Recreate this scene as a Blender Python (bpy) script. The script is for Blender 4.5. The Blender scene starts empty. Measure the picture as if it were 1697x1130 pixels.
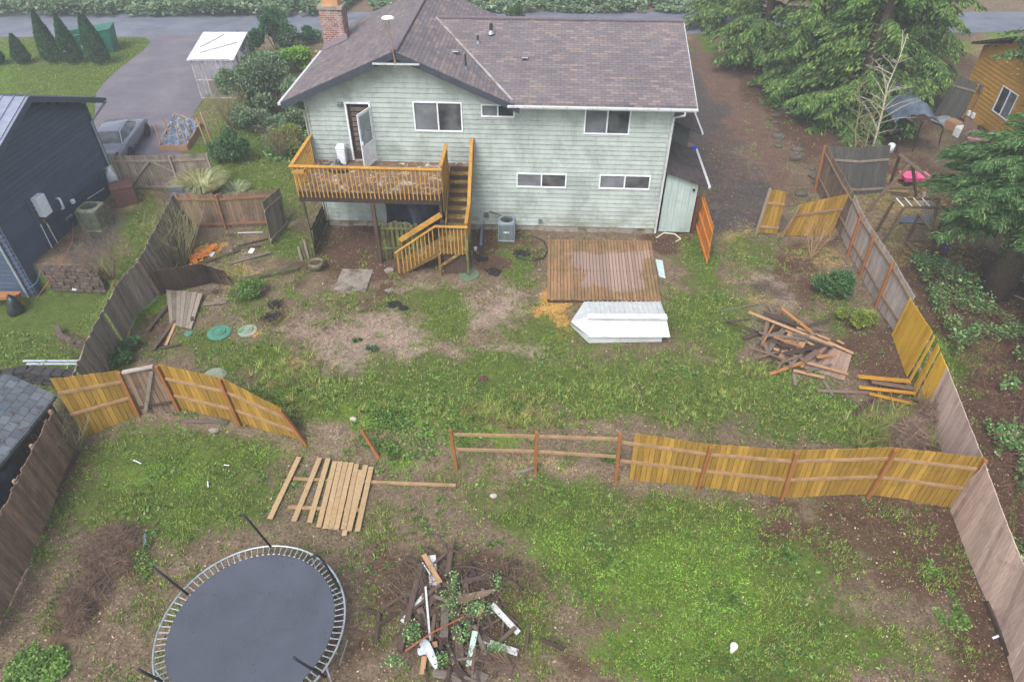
import bpy, math, random
import numpy as np
from mathutils import Vector, Matrix, Euler
random.seed(7); RNG = np.random.default_rng(11)
SC = bpy.context.scene; COL = SC.collection
R = math.radians; PI = math.pi
# ---------------------------------------------------------------- camera (known first: measurements are read off it)
H, PITCH, F, CX, CY = 15.3, R(40.5), 1131.3, 848.5, 565.0
cam = bpy.data.cameras.new('camera'); co = bpy.data.objects.new('camera', cam); COL.objects.link(co)
cam.sensor_width = 36; cam.lens = F*36/1697; cam.clip_end = 2000; cam.clip_start = 0.1
co.location = (0, 0, H); co.rotation_euler = (PI/2-PITCH, 0, 0); SC.camera = co
sP, cP = math.sin(PITCH), math.cos(PITCH)
def ray(px, py):
    a = (px-CX)/F; b = (CY-py)/F
    return Vector((a, cP+b*sP, -sP+b*cP))
def P(px, py, z=0.0):
    d = ray(px, py); t = (z-H)/d.z
    return Vector((d.x*t, d.y*t, z))
def PV(px, py, Y):                      # point of the vertical plane y = Y
    d = ray(px, py); t = Y/d.y
    return Vector((d.x*t, Y, H+d.z*t))
def proj(p):
    x, y, z = p[0], p[1], p[2]-H
    dep = y*cP - z*sP; up = y*sP + z*cP
    return (CX+F*x/dep, CY-F*up/dep)
def zat(base, py):                      # height above z=0 of the pixel row py over the ground point base
    f = PITCH+math.atan((py-CY)/F)
    return H-math.hypot(0, base[1])*math.tan(f)
# ---------------------------------------------------------------- noise
def _h(ix, iy, s):
    n = (ix*374761393 + iy*668265263 + s*1442695041) & 0xffffffff
    n = ((n ^ (n >> 13))*1274126177) & 0xffffffff
    return ((n ^ (n >> 16)) & 0xffff)/65535.0
def vnoise(x, y, s=0):
    x = np.asarray(x, float); y = np.asarray(y, float)
    ix = np.floor(x).astype(np.int64); iy = np.floor(y).astype(np.int64)
    fx = x-ix; fy = y-iy; fx = fx*fx*(3-2*fx); fy = fy*fy*(3-2*fy)
    a = _h(ix, iy, s); b = _h(ix+1, iy, s); c = _h(ix, iy+1, s); d = _h(ix+1, iy+1, s)
    return (a*(1-fx)+b*fx)*(1-fy)+(c*(1-fx)+d*fx)*fy
def fbm(x, y, s=0, o=4):
    t = 0; a = .5; k = 1.0
    for i in range(o):
        t = t+a*vnoise(np.asarray(x)*k, np.asarray(y)*k, s+i*17); a *= .5; k *= 2.03
    return t/(1-.5**o)
def sst(a, b, x):
    t = np.clip((x-a)/(b-a), 0, 1); return t*t*(3-2*t)
# ---------------------------------------------------------------- terrain height
LAWN_L = [P(-90, 470, -.7), P(150, 470, -.7), P(250, 455, -.7), P(140, 610, -.7), P(0, 1000, -.7), P(-200, 1000, -.7)]
def hz(x, y):
    x = np.asarray(x, float); y = np.asarray(y, float)
    yc = 13.2-.09*x
    z = -.55*(1-sst(-1.0, 1.0, y-yc))
    amp = (1-sst(29, 33, y))*(1-sst(17, 22, np.abs(x)))
    z = z+amp*((fbm(x*.5, y*.5, 3, 3)-.5)*.16+(fbm(x*2.2, y*2.2, 9, 2)-.5)*.08+(vnoise(x*5.5, y*5.5, 19)-.5)*.035)
    # a rough grassy lip above the bank
    z = z+amp*.16*np.exp(-((y-yc-1.6)/1.0)**2)*(fbm(x*.8, y*.8, 41, 2))
    ly = np.where(x < -16.3, 1-sst(22.45, 22.6, y), 1-sst(18.0, 23.6, y)); ly = np.where((x >= -16.3) & (x < -15.6), (1-sst(22.45, 22.6, y))*(-15.6-x)/.7+(1-sst(18.0, 23.6, y))*(x+16.3)/.7, ly)
    z = z-1.2*(1-sst(-15.6, -13.75, x))*ly*sst(12, 14.5, y)
    far = sst(62, 74, y)
    return z+far*3.0
def hz1(x, y): return float(hz(x, y))
def G(px, py, dz=0.0):
    z = 0.0
    for _ in range(12):
        p = P(px, py, z); z = hz1(p.x, p.y)
    p = P(px, py, z); p.z += dz
    return p
def ground(x, y, dz=0.0): return Vector((x, y, hz1(x, y)+dz))
# ---------------------------------------------------------------- mesh builder
def wm(o):                              # true world matrix, parents included, without a depsgraph update
    return (wm(o.parent)@o.matrix_basis) if o.parent is not None else o.matrix_basis.copy()
class MB:
    def __init__(s): s.v = []; s.f = []; s.m = []; s.mi = 0
    def add(s, vs, fs):
        n = len(s.v); s.v += [Vector(v) for v in vs]; s.f += [tuple(i+n for i in f) for f in fs]; s.m += [s.mi]*len(fs)
        return s
    def hexa(s, q):                     # 8 corners: bottom 4 (ccw), top 4
        return s.add(q, [(3,2,1,0), (4,5,6,7), (0,1,5,4), (1,2,6,5), (2,3,7,6), (3,0,4,7)])
    def box(s, a, b, M=None):
        x0, y0, z0 = a; x1, y1, z1 = b
        q = [Vector(t) for t in ((x0,y0,z0),(x1,y0,z0),(x1,y1,z0),(x0,y1,z0),(x0,y0,z1),(x1,y0,z1),(x1,y1,z1),(x0,y1,z1))]
        if M is not None: q = [M@t for t in q]
        return s.hexa(q)
    def beam(s, p, q, w, h, up=(0,0,1), roll=0):  # w across, h along up
        p = Vector(p); q = Vector(q); d = (q-p).normalized(); up = Vector(up)
        if abs(d.dot(up)) > .98: up = Vector((0,1,0))
        a = d.cross(up).normalized(); b = a.cross(d).normalized()
        if roll: 
            c, si = math.cos(roll), math.sin(roll); a, b = a*c+b*si, b*c-a*si
        a = a*w/2; b = b*h/2
        return s.hexa([p-a-b, p+a-b, q+a-b, q-a-b, p-a+b, p+a+b, q+a+b, q-a+b])
    def tube(s, pts, r, n=8, caps=True, closed=False):
        pts = [Vector(p) for p in pts]; rs = r if isinstance(r, (list, tuple)) else [r]*len(pts)
        base = len(s.v); prev = None; k = len(pts)
        for i, p in enumerate(pts):
            if closed: d = pts[(i+1) % k]-pts[i-1]
            else: d = pts[min(i+1, k-1)]-pts[max(i-1, 0)]
            d.normalize()
            if prev is None:
                a = d.cross(Vector((0,0,1)))
                if a.length < .05: a = d.cross(Vector((1,0,0)))
            else: a = prev-d*prev.dot(d)
            a.normalize(); prev = a; b = d.cross(a)
            for j in range(n):
                t = 2*PI*j/n; s.v.append(p+(a*math.cos(t)+b*math.sin(t))*rs[i])
        for i in range(k if closed else k-1):
            for j in range(n):
                i2 = (i+1) % k
                s.f.append((base+i*n+j, base+i*n+(j+1) % n, base+i2*n+(j+1) % n, base+i2*n+j)); s.m.append(s.mi)
        if caps and not closed:
            s.f.append(tuple(base+j for j in range(n))[::-1]); s.m.append(s.mi)
            s.f.append(tuple(base+(k-1)*n+j for j in range(n))); s.m.append(s.mi)
        return s
    def lathe(s, prof, n=24, c=(0,0,0), M=None, caps=True):
        base = len(s.v); c = Vector(c)
        for (r, z) in prof:
            for j in range(n):
                t = 2*PI*j/n; q = Vector((r*math.cos(t), r*math.sin(t), z))
                if M is not None: q = M@q
                s.v.append(c+q)
        for i in range(len(prof)-1):
            for j in range(n):
                s.f.append((base+i*n+j, base+i*n+(j+1) % n, base+(i+1)*n+(j+1) % n, base+(i+1)*n+j)); s.m.append(s.mi)
        if caps:
            s.f.append(tuple(base+j for j in range(n))[::-1]); s.m.append(s.mi)
            s.f.append(tuple(base+(len(prof)-1)*n+j for j in range(n))); s.m.append(s.mi)
        return s
    def prism(s, poly, axis, t):        # poly: list of 3D points, extruded by vector t
        t = Vector(t); poly = [Vector(p) for p in poly]; n = len(poly)
        fs = [tuple(range(n))[::-1], tuple(range(n, 2*n))]+[(i, (i+1) % n, n+(i+1) % n, n+i) for i in range(n)]
        return s.add(poly+[p+t for p in poly], fs)
    def blob(s, c, r, n=10, m=7, amp=.25, seed=0, flat=0):
        c = Vector(c); base = len(s.v); rx, ry, rz = r; rg = random.Random(seed)
        ph = [rg.uniform(0, 6.28) for _ in range(6)]
        for i in range(m+1):
            th = PI*i/m
            for j in range(n):
                a = 2*PI*j/n
                k = 1+amp*(math.sin(2*a+ph[0]+th)*.5+math.sin(3*a+ph[1])*.35*math.sin(th)+math.sin(3*th+ph[2])*.4+rg.uniform(-.2, .2)*math.sin(th))
                z = math.cos(th)
                if z < -flat: z = -flat if flat else z
                s.v.append(c+Vector((rx*k*math.sin(th)*math.cos(a), ry*k*math.sin(th)*math.sin(a), rz*k*z)))
        for i in range(m):
            for j in range(n):
                s.f.append((base+i*n+j, base+(i+1)*n+j, base+(i+1)*n+(j+1) % n, base+i*n+(j+1) % n)); s.m.append(s.mi)
        return s
    def build(s, name, mat, parent=None, smooth=False, bevel=0, origin=None, **kw):
        off = Vector((0,0,0)); M = None
        if parent is not None:
            M = wm(parent).inverted()
        if parent is None and origin is not None: off = Vector(origin)
        me = bpy.data.meshes.new(name)
        vs = s.v if M is None else [M@v for v in s.v]
        me.from_pydata([tuple(v-off) for v in vs], [], s.f)
        for mm in (mat if isinstance(mat, (list, tuple)) else [mat]): me.materials.append(mm)
        if isinstance(mat, (list, tuple)): me.polygons.foreach_set('material_index', s.m)
        if smooth: me.polygons.foreach_set('use_smooth', [True]*len(me.polygons))
        me.update()
        o = bpy.data.objects.new(name, me); COL.objects.link(o)
        if parent is not None: o.parent = parent
        else: o.location = off
        if bevel:
            b = o.modifiers.new('bevel', 'BEVEL'); b.width = bevel; b.segments = 1; b.limit_method = 'ANGLE'
        if kw: tag(o, **kw)
        return o
s_local = {}
def tag(o, label=None, cat=None, group=None, kind=None):
    if label: o['label'] = label
    if cat: o['category'] = cat
    if group: o['group'] = group
    if kind: o['kind'] = kind
    return o
def thing(name, label, cat, loc, rz=0, group=None):
    o = bpy.data.objects.new(name, None); COL.objects.link(o); o.empty_display_size = .2
    o.location = loc; o.rotation_euler = (0, 0, rz)
    o.matrix_world = Matrix.Translation(Vector(loc))@Matrix.Rotation(rz, 4, 'Z')
    return tag(o, label, cat, group)
def npmesh(name, verts, faces, mat, parent=None, origin=None, **kw):   # verts (N,3), faces (M,k)
    verts = np.asarray(verts, np.float32).copy(); faces = np.asarray(faces, np.int32)
    if parent is not None: 
        Mi = np.array(wm(parent).inverted()); verts = verts@Mi[:3,:3].T.astype(np.float32)+Mi[:3,3].astype(np.float32)
    elif origin is not None: verts -= np.array(origin, np.float32)
    me = bpy.data.meshes.new(name); k = faces.shape[1]
    me.vertices.add(len(verts)); me.vertices.foreach_set('co', verts.astype(np.float32).ravel())
    me.loops.add(faces.size); me.loops.foreach_set('vertex_index', faces.ravel())
    me.polygons.add(len(faces)); me.polygons.foreach_set('loop_start', np.arange(len(faces), dtype=np.int32)*k)
    me.polygons.foreach_set('loop_total', np.full(len(faces), k, np.int32))
    me.update(calc_edges=True); me.materials.append(mat)
    o = bpy.data.objects.new(name, me); COL.objects.link(o)
    if parent is not None: o.parent = parent
    elif origin is not None: o.location = origin
    if kw: tag(o, **kw)
    return o
# ---------------------------------------------------------------- materials
def srgb(r, g, b):
    return tuple(((c/255)/12.92 if c/255 <= .04045 else ((c/255+.055)/1.055)**2.4) for c in (r, g, b))+(1,)
def sc(c, k): return (c[0]*k, c[1]*k, c[2]*k, 1)
class NT:
    def __init__(s, name):
        s.m = bpy.data.materials.new(name); s.m.use_nodes = True; s.t = s.m.node_tree; s.t.nodes.clear()
        s.out = s.n('ShaderNodeOutputMaterial'); s.b = s.n('ShaderNodeBsdfPrincipled'); s.l(s.b.outputs[0], s.out.inputs[0])
    def n(s, t, **k):
        n = s.t.nodes.new(t)
        for a, v in k.items(): setattr(n, a, v)
        return n
    def l(s, a, b): s.t.links.new(a, b)
    def obj(s, scale=(1,1,1), rot=(0,0,0), kind='Object'):
        tc = s.n('ShaderNodeTexCoord'); mp = s.n('ShaderNodeMapping'); s.l(tc.outputs[kind], mp.inputs[0])
        mp.inputs['Scale'].default_value = scale; mp.inputs['Rotation'].default_value = rot; return mp.outputs[0]
    def noise(s, vec, scale, detail=4, rough=.6, dist=0):
        n = s.n('ShaderNodeTexNoise'); s.l(vec, n.inputs['Vector']); n.inputs['Scale'].default_value = scale
        n.inputs['Detail'].default_value = detail; n.inputs['Roughness'].default_value = rough; n.inputs['Distortion'].default_value = dist
        return n.outputs['Fac']
    def ramp(s, fac, stops, interp='LINEAR'):
        r = s.n('ShaderNodeValToRGB'); s.l(fac, r.inputs[0]); cr = r.color_ramp; cr.interpolation = interp
        while len(cr.elements) < len(stops): cr.elements.new(.5)
        for e, (p, c) in zip(cr.elements, stops):
            e.position = p; e.color = c if isinstance(c, tuple) else (c, c, c, 1)
        return r.outputs[0]
    def mix(s, fac, a, b, mode='MIX'):
        m = s.n('ShaderNodeMix', data_type='RGBA', blend_type=mode); m.clamp_factor = True
        for i, v in ((0, fac), (6, a), (7, b)):
            if isinstance(v, (int, float)): m.inputs[i].default_value = v if i == 0 else (v, v, v, 1)
            elif isinstance(v, tuple): m.inputs[i].default_value = v
            else: s.l(v, m.inputs[i])
        return m.outputs[2]
    def math(s, op, a, b=0.0, clamp=False):
        m = s.n('ShaderNodeMath', operation=op); m.use_clamp = clamp
        for i, v in ((0, a), (1, b)):
            if isinstance(v, (int, float)): m.inputs[i].default_value = v
            else: s.l(v, m.inputs[i])
        return m.outputs[0]
    def rnd(s, lo, hi, island=True):
        if island: o = s.n('ShaderNodeNewGeometry').outputs['Random Per Island']
        else: o = s.n('ShaderNodeObjectInfo').outputs['Random']
        return s.math('ADD', s.math('MULTIPLY', o, hi-lo), lo)
    def bump(s, hgt, strength=.3, dist=.02):
        b = s.n('ShaderNodeBump'); b.inputs['Strength'].default_value = strength; b.inputs['Distance'].default_value = dist
        s.l(hgt, b.inputs['Height']); s.l(b.outputs[0], s.b.inputs['Normal'])
    def fin(s, col, rough=.8, spec=.3, metal=0):
        if isinstance(col, tuple): s.b.inputs['Base Color'].default_value = col
        else: s.l(col, s.b.inputs['Base Color'])
        if isinstance(rough, (int, float)): s.b.inputs['Roughness'].default_value = rough
        else: s.l(rough, s.b.inputs['Roughness'])
        s.b.inputs['Specular IOR Level'].default_value = spec; s.b.inputs['Metallic'].default_value = metal
        return s.m
_mc = {}
def mat(name, c1, c2=None, scale=(1,1,1), ns=4.0, isl=.12, obr=0, rough=.8, spec=.3, bump=.25, spot=None, spot2=None, metal=0, detail=5):
    """two-tone noise surface; isl / obr = brightness spread per island / object; spot = (colour, scale, threshold, softness)"""
    if name in _mc: return _mc[name]
    t = NT(name); c2 = c2 or sc(c1, .75); v = t.obj(scale)
    f = t.noise(v, ns, detail, .65)
    c = t.mix(t.ramp(f, [(.32, 0.0), (.68, 1.0)]), c1, c2)
    for sp in (spot, spot2):
        if sp:
            g = t.noise(t.obj(sp[4] if len(sp) > 4 else (1,1,1)), sp[1], 5, .65, .3)
            c = t.mix(t.ramp(g, [(sp[2], 0.0), (min(1, sp[2]+sp[3]), 1.0)]), c, sp[0])
    if isl:
        r = t.rnd(1-isl, 1+isl); c = t.mix(1.0, c, t.comb(r), 'MULTIPLY') if hasattr(t, 'comb') else c
    if obr:
        r = t.rnd(1-obr, 1+obr, False); c = t.mix(1.0, c, t.comb(r), 'MULTIPLY')
    if bump: t.bump(f, bump, .02)
    m = t.fin(c, rough, spec, metal); _mc[name] = m; return m
def _comb(s, r):
    n = s.n('ShaderNodeCombineColor')
    for i in range(3): s.l(r, n.inputs[i])
    return n.outputs[0]
NT.comb = _comb
def leafmat(name, c1, c2, c3=None, rough=.55, var=.35, trans=.25):
    if name in _mc: return _mc[name]
    t = NT(name); g = t.n('ShaderNodeNewGeometry').outputs['Random Per Island']
    st = [(0.0, c1), (.6, c2)]+([(1.0, c3)] if c3 else [(1.0, sc(c1, 1.25))])
    c = t.ramp(g, st)
    f = t.noise(t.obj(), 1.1, 3, .6)
    c = t.mix(1.0, c, t.comb(t.math('ADD', t.math('MULTIPLY', f, var*2.2), 1-var*1.1)), 'MULTIPLY')
    f2 = t.noise(t.obj(), 4.2, 3, .65); c = t.mix(1.0, c, t.comb(t.ramp(f2, [(.32, .62), (.68, 1.38)])), 'MULTIPLY')
    m = t.fin(c, rough, .14)
    t.b.inputs['Subsurface Weight'].default_value = 0
    tr = t.n('ShaderNodeBsdfTranslucent'); t.l(c, tr.inputs[0]); mx = t.n('ShaderNodeMixShader'); mx.inputs[0].default_value = trans
    t.l(t.b.outputs[0], mx.inputs[1]); t.l(tr.outputs[0], mx.inputs[2]); t.l(mx.outputs[0], t.out.inputs[0])
    _mc[name] = m; return m
# ---------------------------------------------------------------- light: foggy overcast day
w = bpy.data.worlds.new('World'); SC.world = w; w.use_nodes = True
nt = w.node_tree; bg = nt.nodes['Background']; sky = nt.nodes.new('ShaderNodeTexSky'); sky.sky_type = 'NISHITA'
sky.sun_disc = False; sky.sun_elevation = R(52); sky.sun_rotation = R(206); sky.air_density = 1.0; sky.dust_density = 3.0; sky.ozone_density = 1.0
hs = nt.nodes.new('ShaderNodeHueSaturation'); hs.inputs['Saturation'].default_value = .42; nt.links.new(sky.outputs[0], hs.inputs['Color']); nt.links.new(hs.outputs[0], bg.inputs[0]); bg.inputs[1].default_value = .15
sl = bpy.data.lights.new('sun', 'SUN'); sl.energy = 1.5; sl.angle = R(28); sl.color = (1, .985, .96)
so = bpy.data.objects.new('sun', sl); COL.objects.link(so)
el, az = R(52), R(206)
d = Vector((math.sin(az)*math.cos(el), math.cos(az)*math.cos(el), math.sin(el)))
so.rotation_euler = d.to_track_quat('Z', 'Y').to_euler(); so.location = (0, 0, 40)
SC.view_settings.view_transform = 'Standard'; SC.view_settings.look = 'None'; SC.view_settings.exposure = 1.1; SC.view_settings.gamma = 1
SC.render.engine = 'CYCLES'; SC.cycles.max_bounces = 6; SC.cycles.diffuse_bounces = 3; SC.cycles.glossy_bounces = 3; SC.cycles.transmission_bounces = 6
SC.cycles.volume_bounces = 1; SC.cycles.transparent_max_bounces = 8; SC.cycles.use_denoising = True
HAZE = True
if HAZE:
    hb = MB(); hb.box((-330, -60, -4), (330, 330, 26))
    hm = bpy.data.materials.new('haze_air'); hm.use_nodes = True; hn = hm.node_tree; hn.nodes.clear()
    ho = hn.nodes.new('ShaderNodeOutputMaterial'); pv = hn.nodes.new('ShaderNodeVolumePrincipled')
    pv.inputs['Color'].default_value = (.54, .57, .62, 1); pv.inputs['Density'].default_value = .0029; pv.inputs['Anisotropy'].default_value = .1
    hn.links.new(pv.outputs[0], ho.inputs['Volume'])
    hb.build('haze', hm, kind='stuff', label='pale fog hanging over the street', cat='fog')
# ---------------------------------------------------------------- the sage house, in its own frame: u along the rear wall, v away from the camera
_b0 = P(545, 374); _b1 = P(1085, 389)
HX = (_b1-_b0).normalized(); HV = Vector((-HX.y, HX.x, 0)); HW = (_b1-_b0).length; HRZ = math.atan2(HX.y, HX.x)
def h(u, v, z): return _b0+HX*u+HV*v+Vector((0,0,z))
def hpx(px, py, v=0.0):                 # pixel -> (u, z) on the plane v
    d = ray(px, py); o = Vector((0,0,H)); t = ((_b0+HV*v-o).dot(HV))/d.dot(HV); p = o+d*t-_b0
    return p.dot(HX), p.z
def hz_at(px, py, z):                   # pixel -> (u, v) at height z
    p = P(px, py, z)-_b0; return p.dot(HX), p.dot(HV)
# ---------------------------------------------------------------- ground cover painted by zone (world positions measured off the photo)
KINDS = {k: i for i, k in enumerate('GCDMVRSX')}   # grass, clover, pale dirt, dark mulch, gravel, red-brown needles, straw, yellow sand
SPL = []
def zone(k, w, cx, cy, rx, ry, rot=0): SPL.append((k, w, cx, cy, rx, ry, R(rot)))
Z = '''G 1 620 662 300 42 0|G .9 900 640 320 48 5|G .8 1150 645 260 70 8|G .8 1350 690 240 55 5|G .55 560 500 90 40 0|G .8 730 540 70 40 0|G .7 900 560 110 50 0|G .9 1165 520 90 60 0
G .9 860 440 30 50 0|G .6 660 505 40 22 0|G .9 720 500 50 22 0|G .7 490 480 26 26 0|G .5 420 500 60 60 0|G .6 1240 420 90 40 0|G .8 1160 430 40 60 0|G .7 330 570 70 40 0|G .8 400 600 90 40 0
G .75 1400 700 120 60 0|G .4 760 590 120 40 0|C .8 640 690 110 34 5|C .6 470 640 90 40 0|C .7 790 720 120 30 3|C .5 900 700 120 30 3|C .4 560 620 80 30 0|C .5 1000 740 60 25 0
G .9 1200 560 40 60 0|S .75 470 620 60 50 0|S .5 830 685 110 36 0|S .6 1060 645 80 30 0|S .45 1240 625 120 30 0|S .6 1130 665 90 24 0|S .5 980 610 50 16 0|S .4 720 680 70 30 0|S .6 1480 720 60 50 0|S .5 640 720 60 26 0|S .55 1240 500 50 30 0
X .9 900 520 34 50 0|X 1.1 915 545 44 30 0|X .5 975 520 50 40 0|X .8 345 420 30 14 -25|X .5 428 548 34 12 -30|X .3 320 612 50 10 0
D .75 620 565 180 60 0|D .7 800 520 140 60 0|M .45 600 500 160 50 0|M .4 500 560 120 40 0|D .6 640 470 140 40 0|D .7 850 590 70 30 0|D .7 1210 545 70 40 0|D .6 1290 470 100 60 20|D .5 400 440 60 50 0|D .6 380 590 70 40 -20|D .4 1320 580 60 60 0
M .9 600 415 130 60 0|M .6 500 440 50 40 0|M .6 740 440 80 30 0|M .9 820 390 80 40 0|M .8 850 430 60 24 0|M .6 640 440 110 30 0|M .9 1110 400 40 16 0|M .7 1420 570 80 60 20|M .8 1480 620 60 50 20|M .5 1380 400 40 30 0|M .7 455 520 26 34 20|M .8 650 490 20 26 -40|M .6 1340 480 60 60 0|M .6 240 540 60 60 0|M .5 1290 530 60 40 0
M .7 1320 440 70 40 0|S .5 1360 430 80 30 0|G .5 1310 510 30 30 0|G .6 1390 520 40 50 30|M 1 1320 905 150 60 5|M 1 1560 930 150 60 10|M .9 1650 1040 90 130 20|M 1 1500 860 190 50 6|M .5 1000 1080 60 50 0|M .6 960 1100 60 40 0
G .8 300 760 230 60 0|G 1 260 830 180 70 0|G .7 420 830 90 60 0|C .7 250 790 140 50 0|C .5 170 870 90 50 0|C .5 320 850 90 60 0|C .6 660 760 60 40 0|G .6 860 820 150 60 0|G .9 960 850 150 60 0|G .9 1120 870 160 60 0|G .9 1180 960 240 90 0|G .9 1250 1060 260 90 0|G .8 1000 930 120 70 0|G .5 880 1040 60 90 0
C 1 1130 940 140 70 -15|C 1.1 1180 1000 110 90 0|C .9 1080 1080 110 80 0|C .6 1290 990 70 60 0|C .6 1420 1090 90 40 0|C .7 930 900 90 60 0|C .4 760 880 90 50 0|G .5 620 880 70 60 0|G .4 1400 990 120 90 0|G .5 1480 1080 100 60 0|C .5 80 1090 110 50 0|C .4 100 960 90 60 0|G .5 60 900 50 60 0|C .45 420 740 60 20 0|S .45 1000 800 120 26 0|S .5 900 770 110 20 0|S .4 1130 830 140 20 0
M .7 200 920 90 80 0|M .6 140 1020 70 80 0|M .7 780 1010 150 110 0|M .6 640 960 90 90 0|M .4 560 820 150 50 0|M .5 610 1080 60 60 0|M .6 380 730 170 20 10|D .35 860 930 90 60 0|M .7 95 820 40 120 25|S .4 150 860 60 40 0|S .35 820 1000 140 120 0|D .5 560 730 60 26 0|M .4 720 1090 180 60 0
G .8 1560 600 60 60 30|M 1.2 1600 560 130 120 30|M 1.2 1660 700 110 160 20|M 1.1 1650 880 80 120 10|M .9 1560 460 120 70 10|S .5 1540 420 140 60 10|S .6 1500 340 120 60 10|M .7 1500 300 160 60 10|M .6 1620 440 120 60 0|S .6 1230 400 50 40 0|M .4 1330 400 60 20 0
G 1.3 60 560 150 90 0|G 1.2 90 520 120 50 0|G 1.1 -60 560 150 120 0|C .8 260 500 70 30 -20|G .9 160 500 60 40 0|S .5 180 480 60 30 0|G .8 230 380 60 60 -60|S .8 225 330 40 40 0|G .7 200 440 60 60 0|V .9 160 410 60 30 -50|V .7 215 350 50 24 -40|M .5 120 400 60 60 0
G 1.2 420 270 90 90 0|C .5 330 200 60 60 0|G .8 380 320 100 40 0|S .9 430 300 70 40 0|S .6 400 350 60 30 0|G .7 470 400 60 40 0|G .5 440 360 60 50 0|S .6 400 460 60 30 0|M .5 320 430 60 40 0
G 1.4 80 120 190 60 0|G 1.3 120 160 200 60 0|C .7 -100 130 200 120 0|G 1.2 190 100 60 34 0|S .8 240 66 80 14 0|S .7 100 62 200 8 0|S .5 220 90 40 16 0|X .0 0 0 1 1 0
S .8 1650 70 90 16 0|C 1 1640 66 80 14 0|G .9 1200 30 60 20 0|S .7 1150 62 40 20 0|G 1 1160 70 30 16 0|V .6 1650 48 120 8 0|D .8 1600 36 160 6 0
R .9 1185 110 40 80 -26|R .9 1235 200 34 60 -30|R .9 1280 270 36 60 -24|R .5 1160 80 60 40 0|V .75 1190 250 60 90 0|V .75 1235 330 70 60 0|R .5 1200 250 60 120 -20|R .45 1240 350 60 50 0|V 1.2 1160 170 34 100 0|R .6 1325 320 34 40 0|V .9 1220 370 70 30 0|V .7 1200 180 40 70 0|M .9 1400 200 160 90 0|M .9 1300 140 90 90 0|M .9 1480 100 160 80 0'''
for ln in Z.replace('\n', '|').split('|'):
    p = ln.split()
    if len(p) == 7 and float(p[1]) > 0: zone(p[0], *map(float, p[1:]))
def zones(x, y, z):
    """weights (N, 8) of each ground cover at world points"""
    dep = y*cP-(z-H)*sP; up = y*sP+(z-H)*cP; ok = dep > 1
    dep = np.maximum(dep, 1); px = CX+F*x/dep; py = CY-F*up/dep
    W = np.zeros((len(x), 8)); n1 = fbm(x*1.1, y*1.1, 71, 4)-.5; n2 = fbm(x*1.1, y*1.1, 171, 4)-.5
    sx = px+n1*70; sy = py+n2*50
    for (k, w, cx, cy, rx, ry, ro) in SPL:
        dx = sx-cx; dy = sy-cy; c, s_ = math.cos(ro), math.sin(ro)
        a = (dx*c+dy*s_)/rx; b = (-dx*s_+dy*c)/ry; q = a*a+b*b
        i = KINDS[k]; W[:, i] = np.maximum(W[:, i], w*np.exp(-np.minimum(q, 30)*.8))
    base = np.zeros_like(W); 
    lowyard = (py > 730) & (px > 20) & (px < 1600); W[lowyard, 0] = np.maximum(W[lowyard, 0], .30*(.5+fbm(x[lowyard]*.7, y[lowyard]*.7, 511, 3)))
    W[:, 0] *= (.62+.76*fbm(x*.9, y*.9, 521, 4)); W[:, 2] *= (.6+.8*fbm(x*1.2, y*1.2, 531, 4)); W[:, 3] *= (.6+.8*fbm(x*1.2, y*1.2, 541, 4))
    outside = (~ok) | (px < -150) | (px > 1850) | (py > 1250) | (py < -20)
    W[outside] = 0; W[outside, 0] = .8; 
    return W
def axis(lo, hi, st, far_lo, far_hi):
    a = list(np.arange(lo, hi+1e-6, st)); s = st
    while a[-1] < far_hi: s *= 1.25; a.append(a[-1]+s)
    s = st; b = []; q = lo
    while q > far_lo: s *= 1.25; q -= s; b.append(q)
    return np.array(b[::-1]+a)
XS = axis(-22, 24, .11, -320, 320); YS = axis(3, 34, .11, -50, 320)
gx, gy = np.meshgrid(XS, YS); gx = gx.ravel(); gy = gy.ravel(); gzv = hz(gx, gy)
nx, ny = len(XS), len(YS)
ii, jj = np.meshgrid(np.arange(nx-1), np.arange(ny-1)); q0 = (jj*nx+ii).ravel()
GF = np.stack([q0, q0+1, q0+nx+1, q0+nx], 1)
W8 = zones(gx, gy, gzv)
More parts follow.
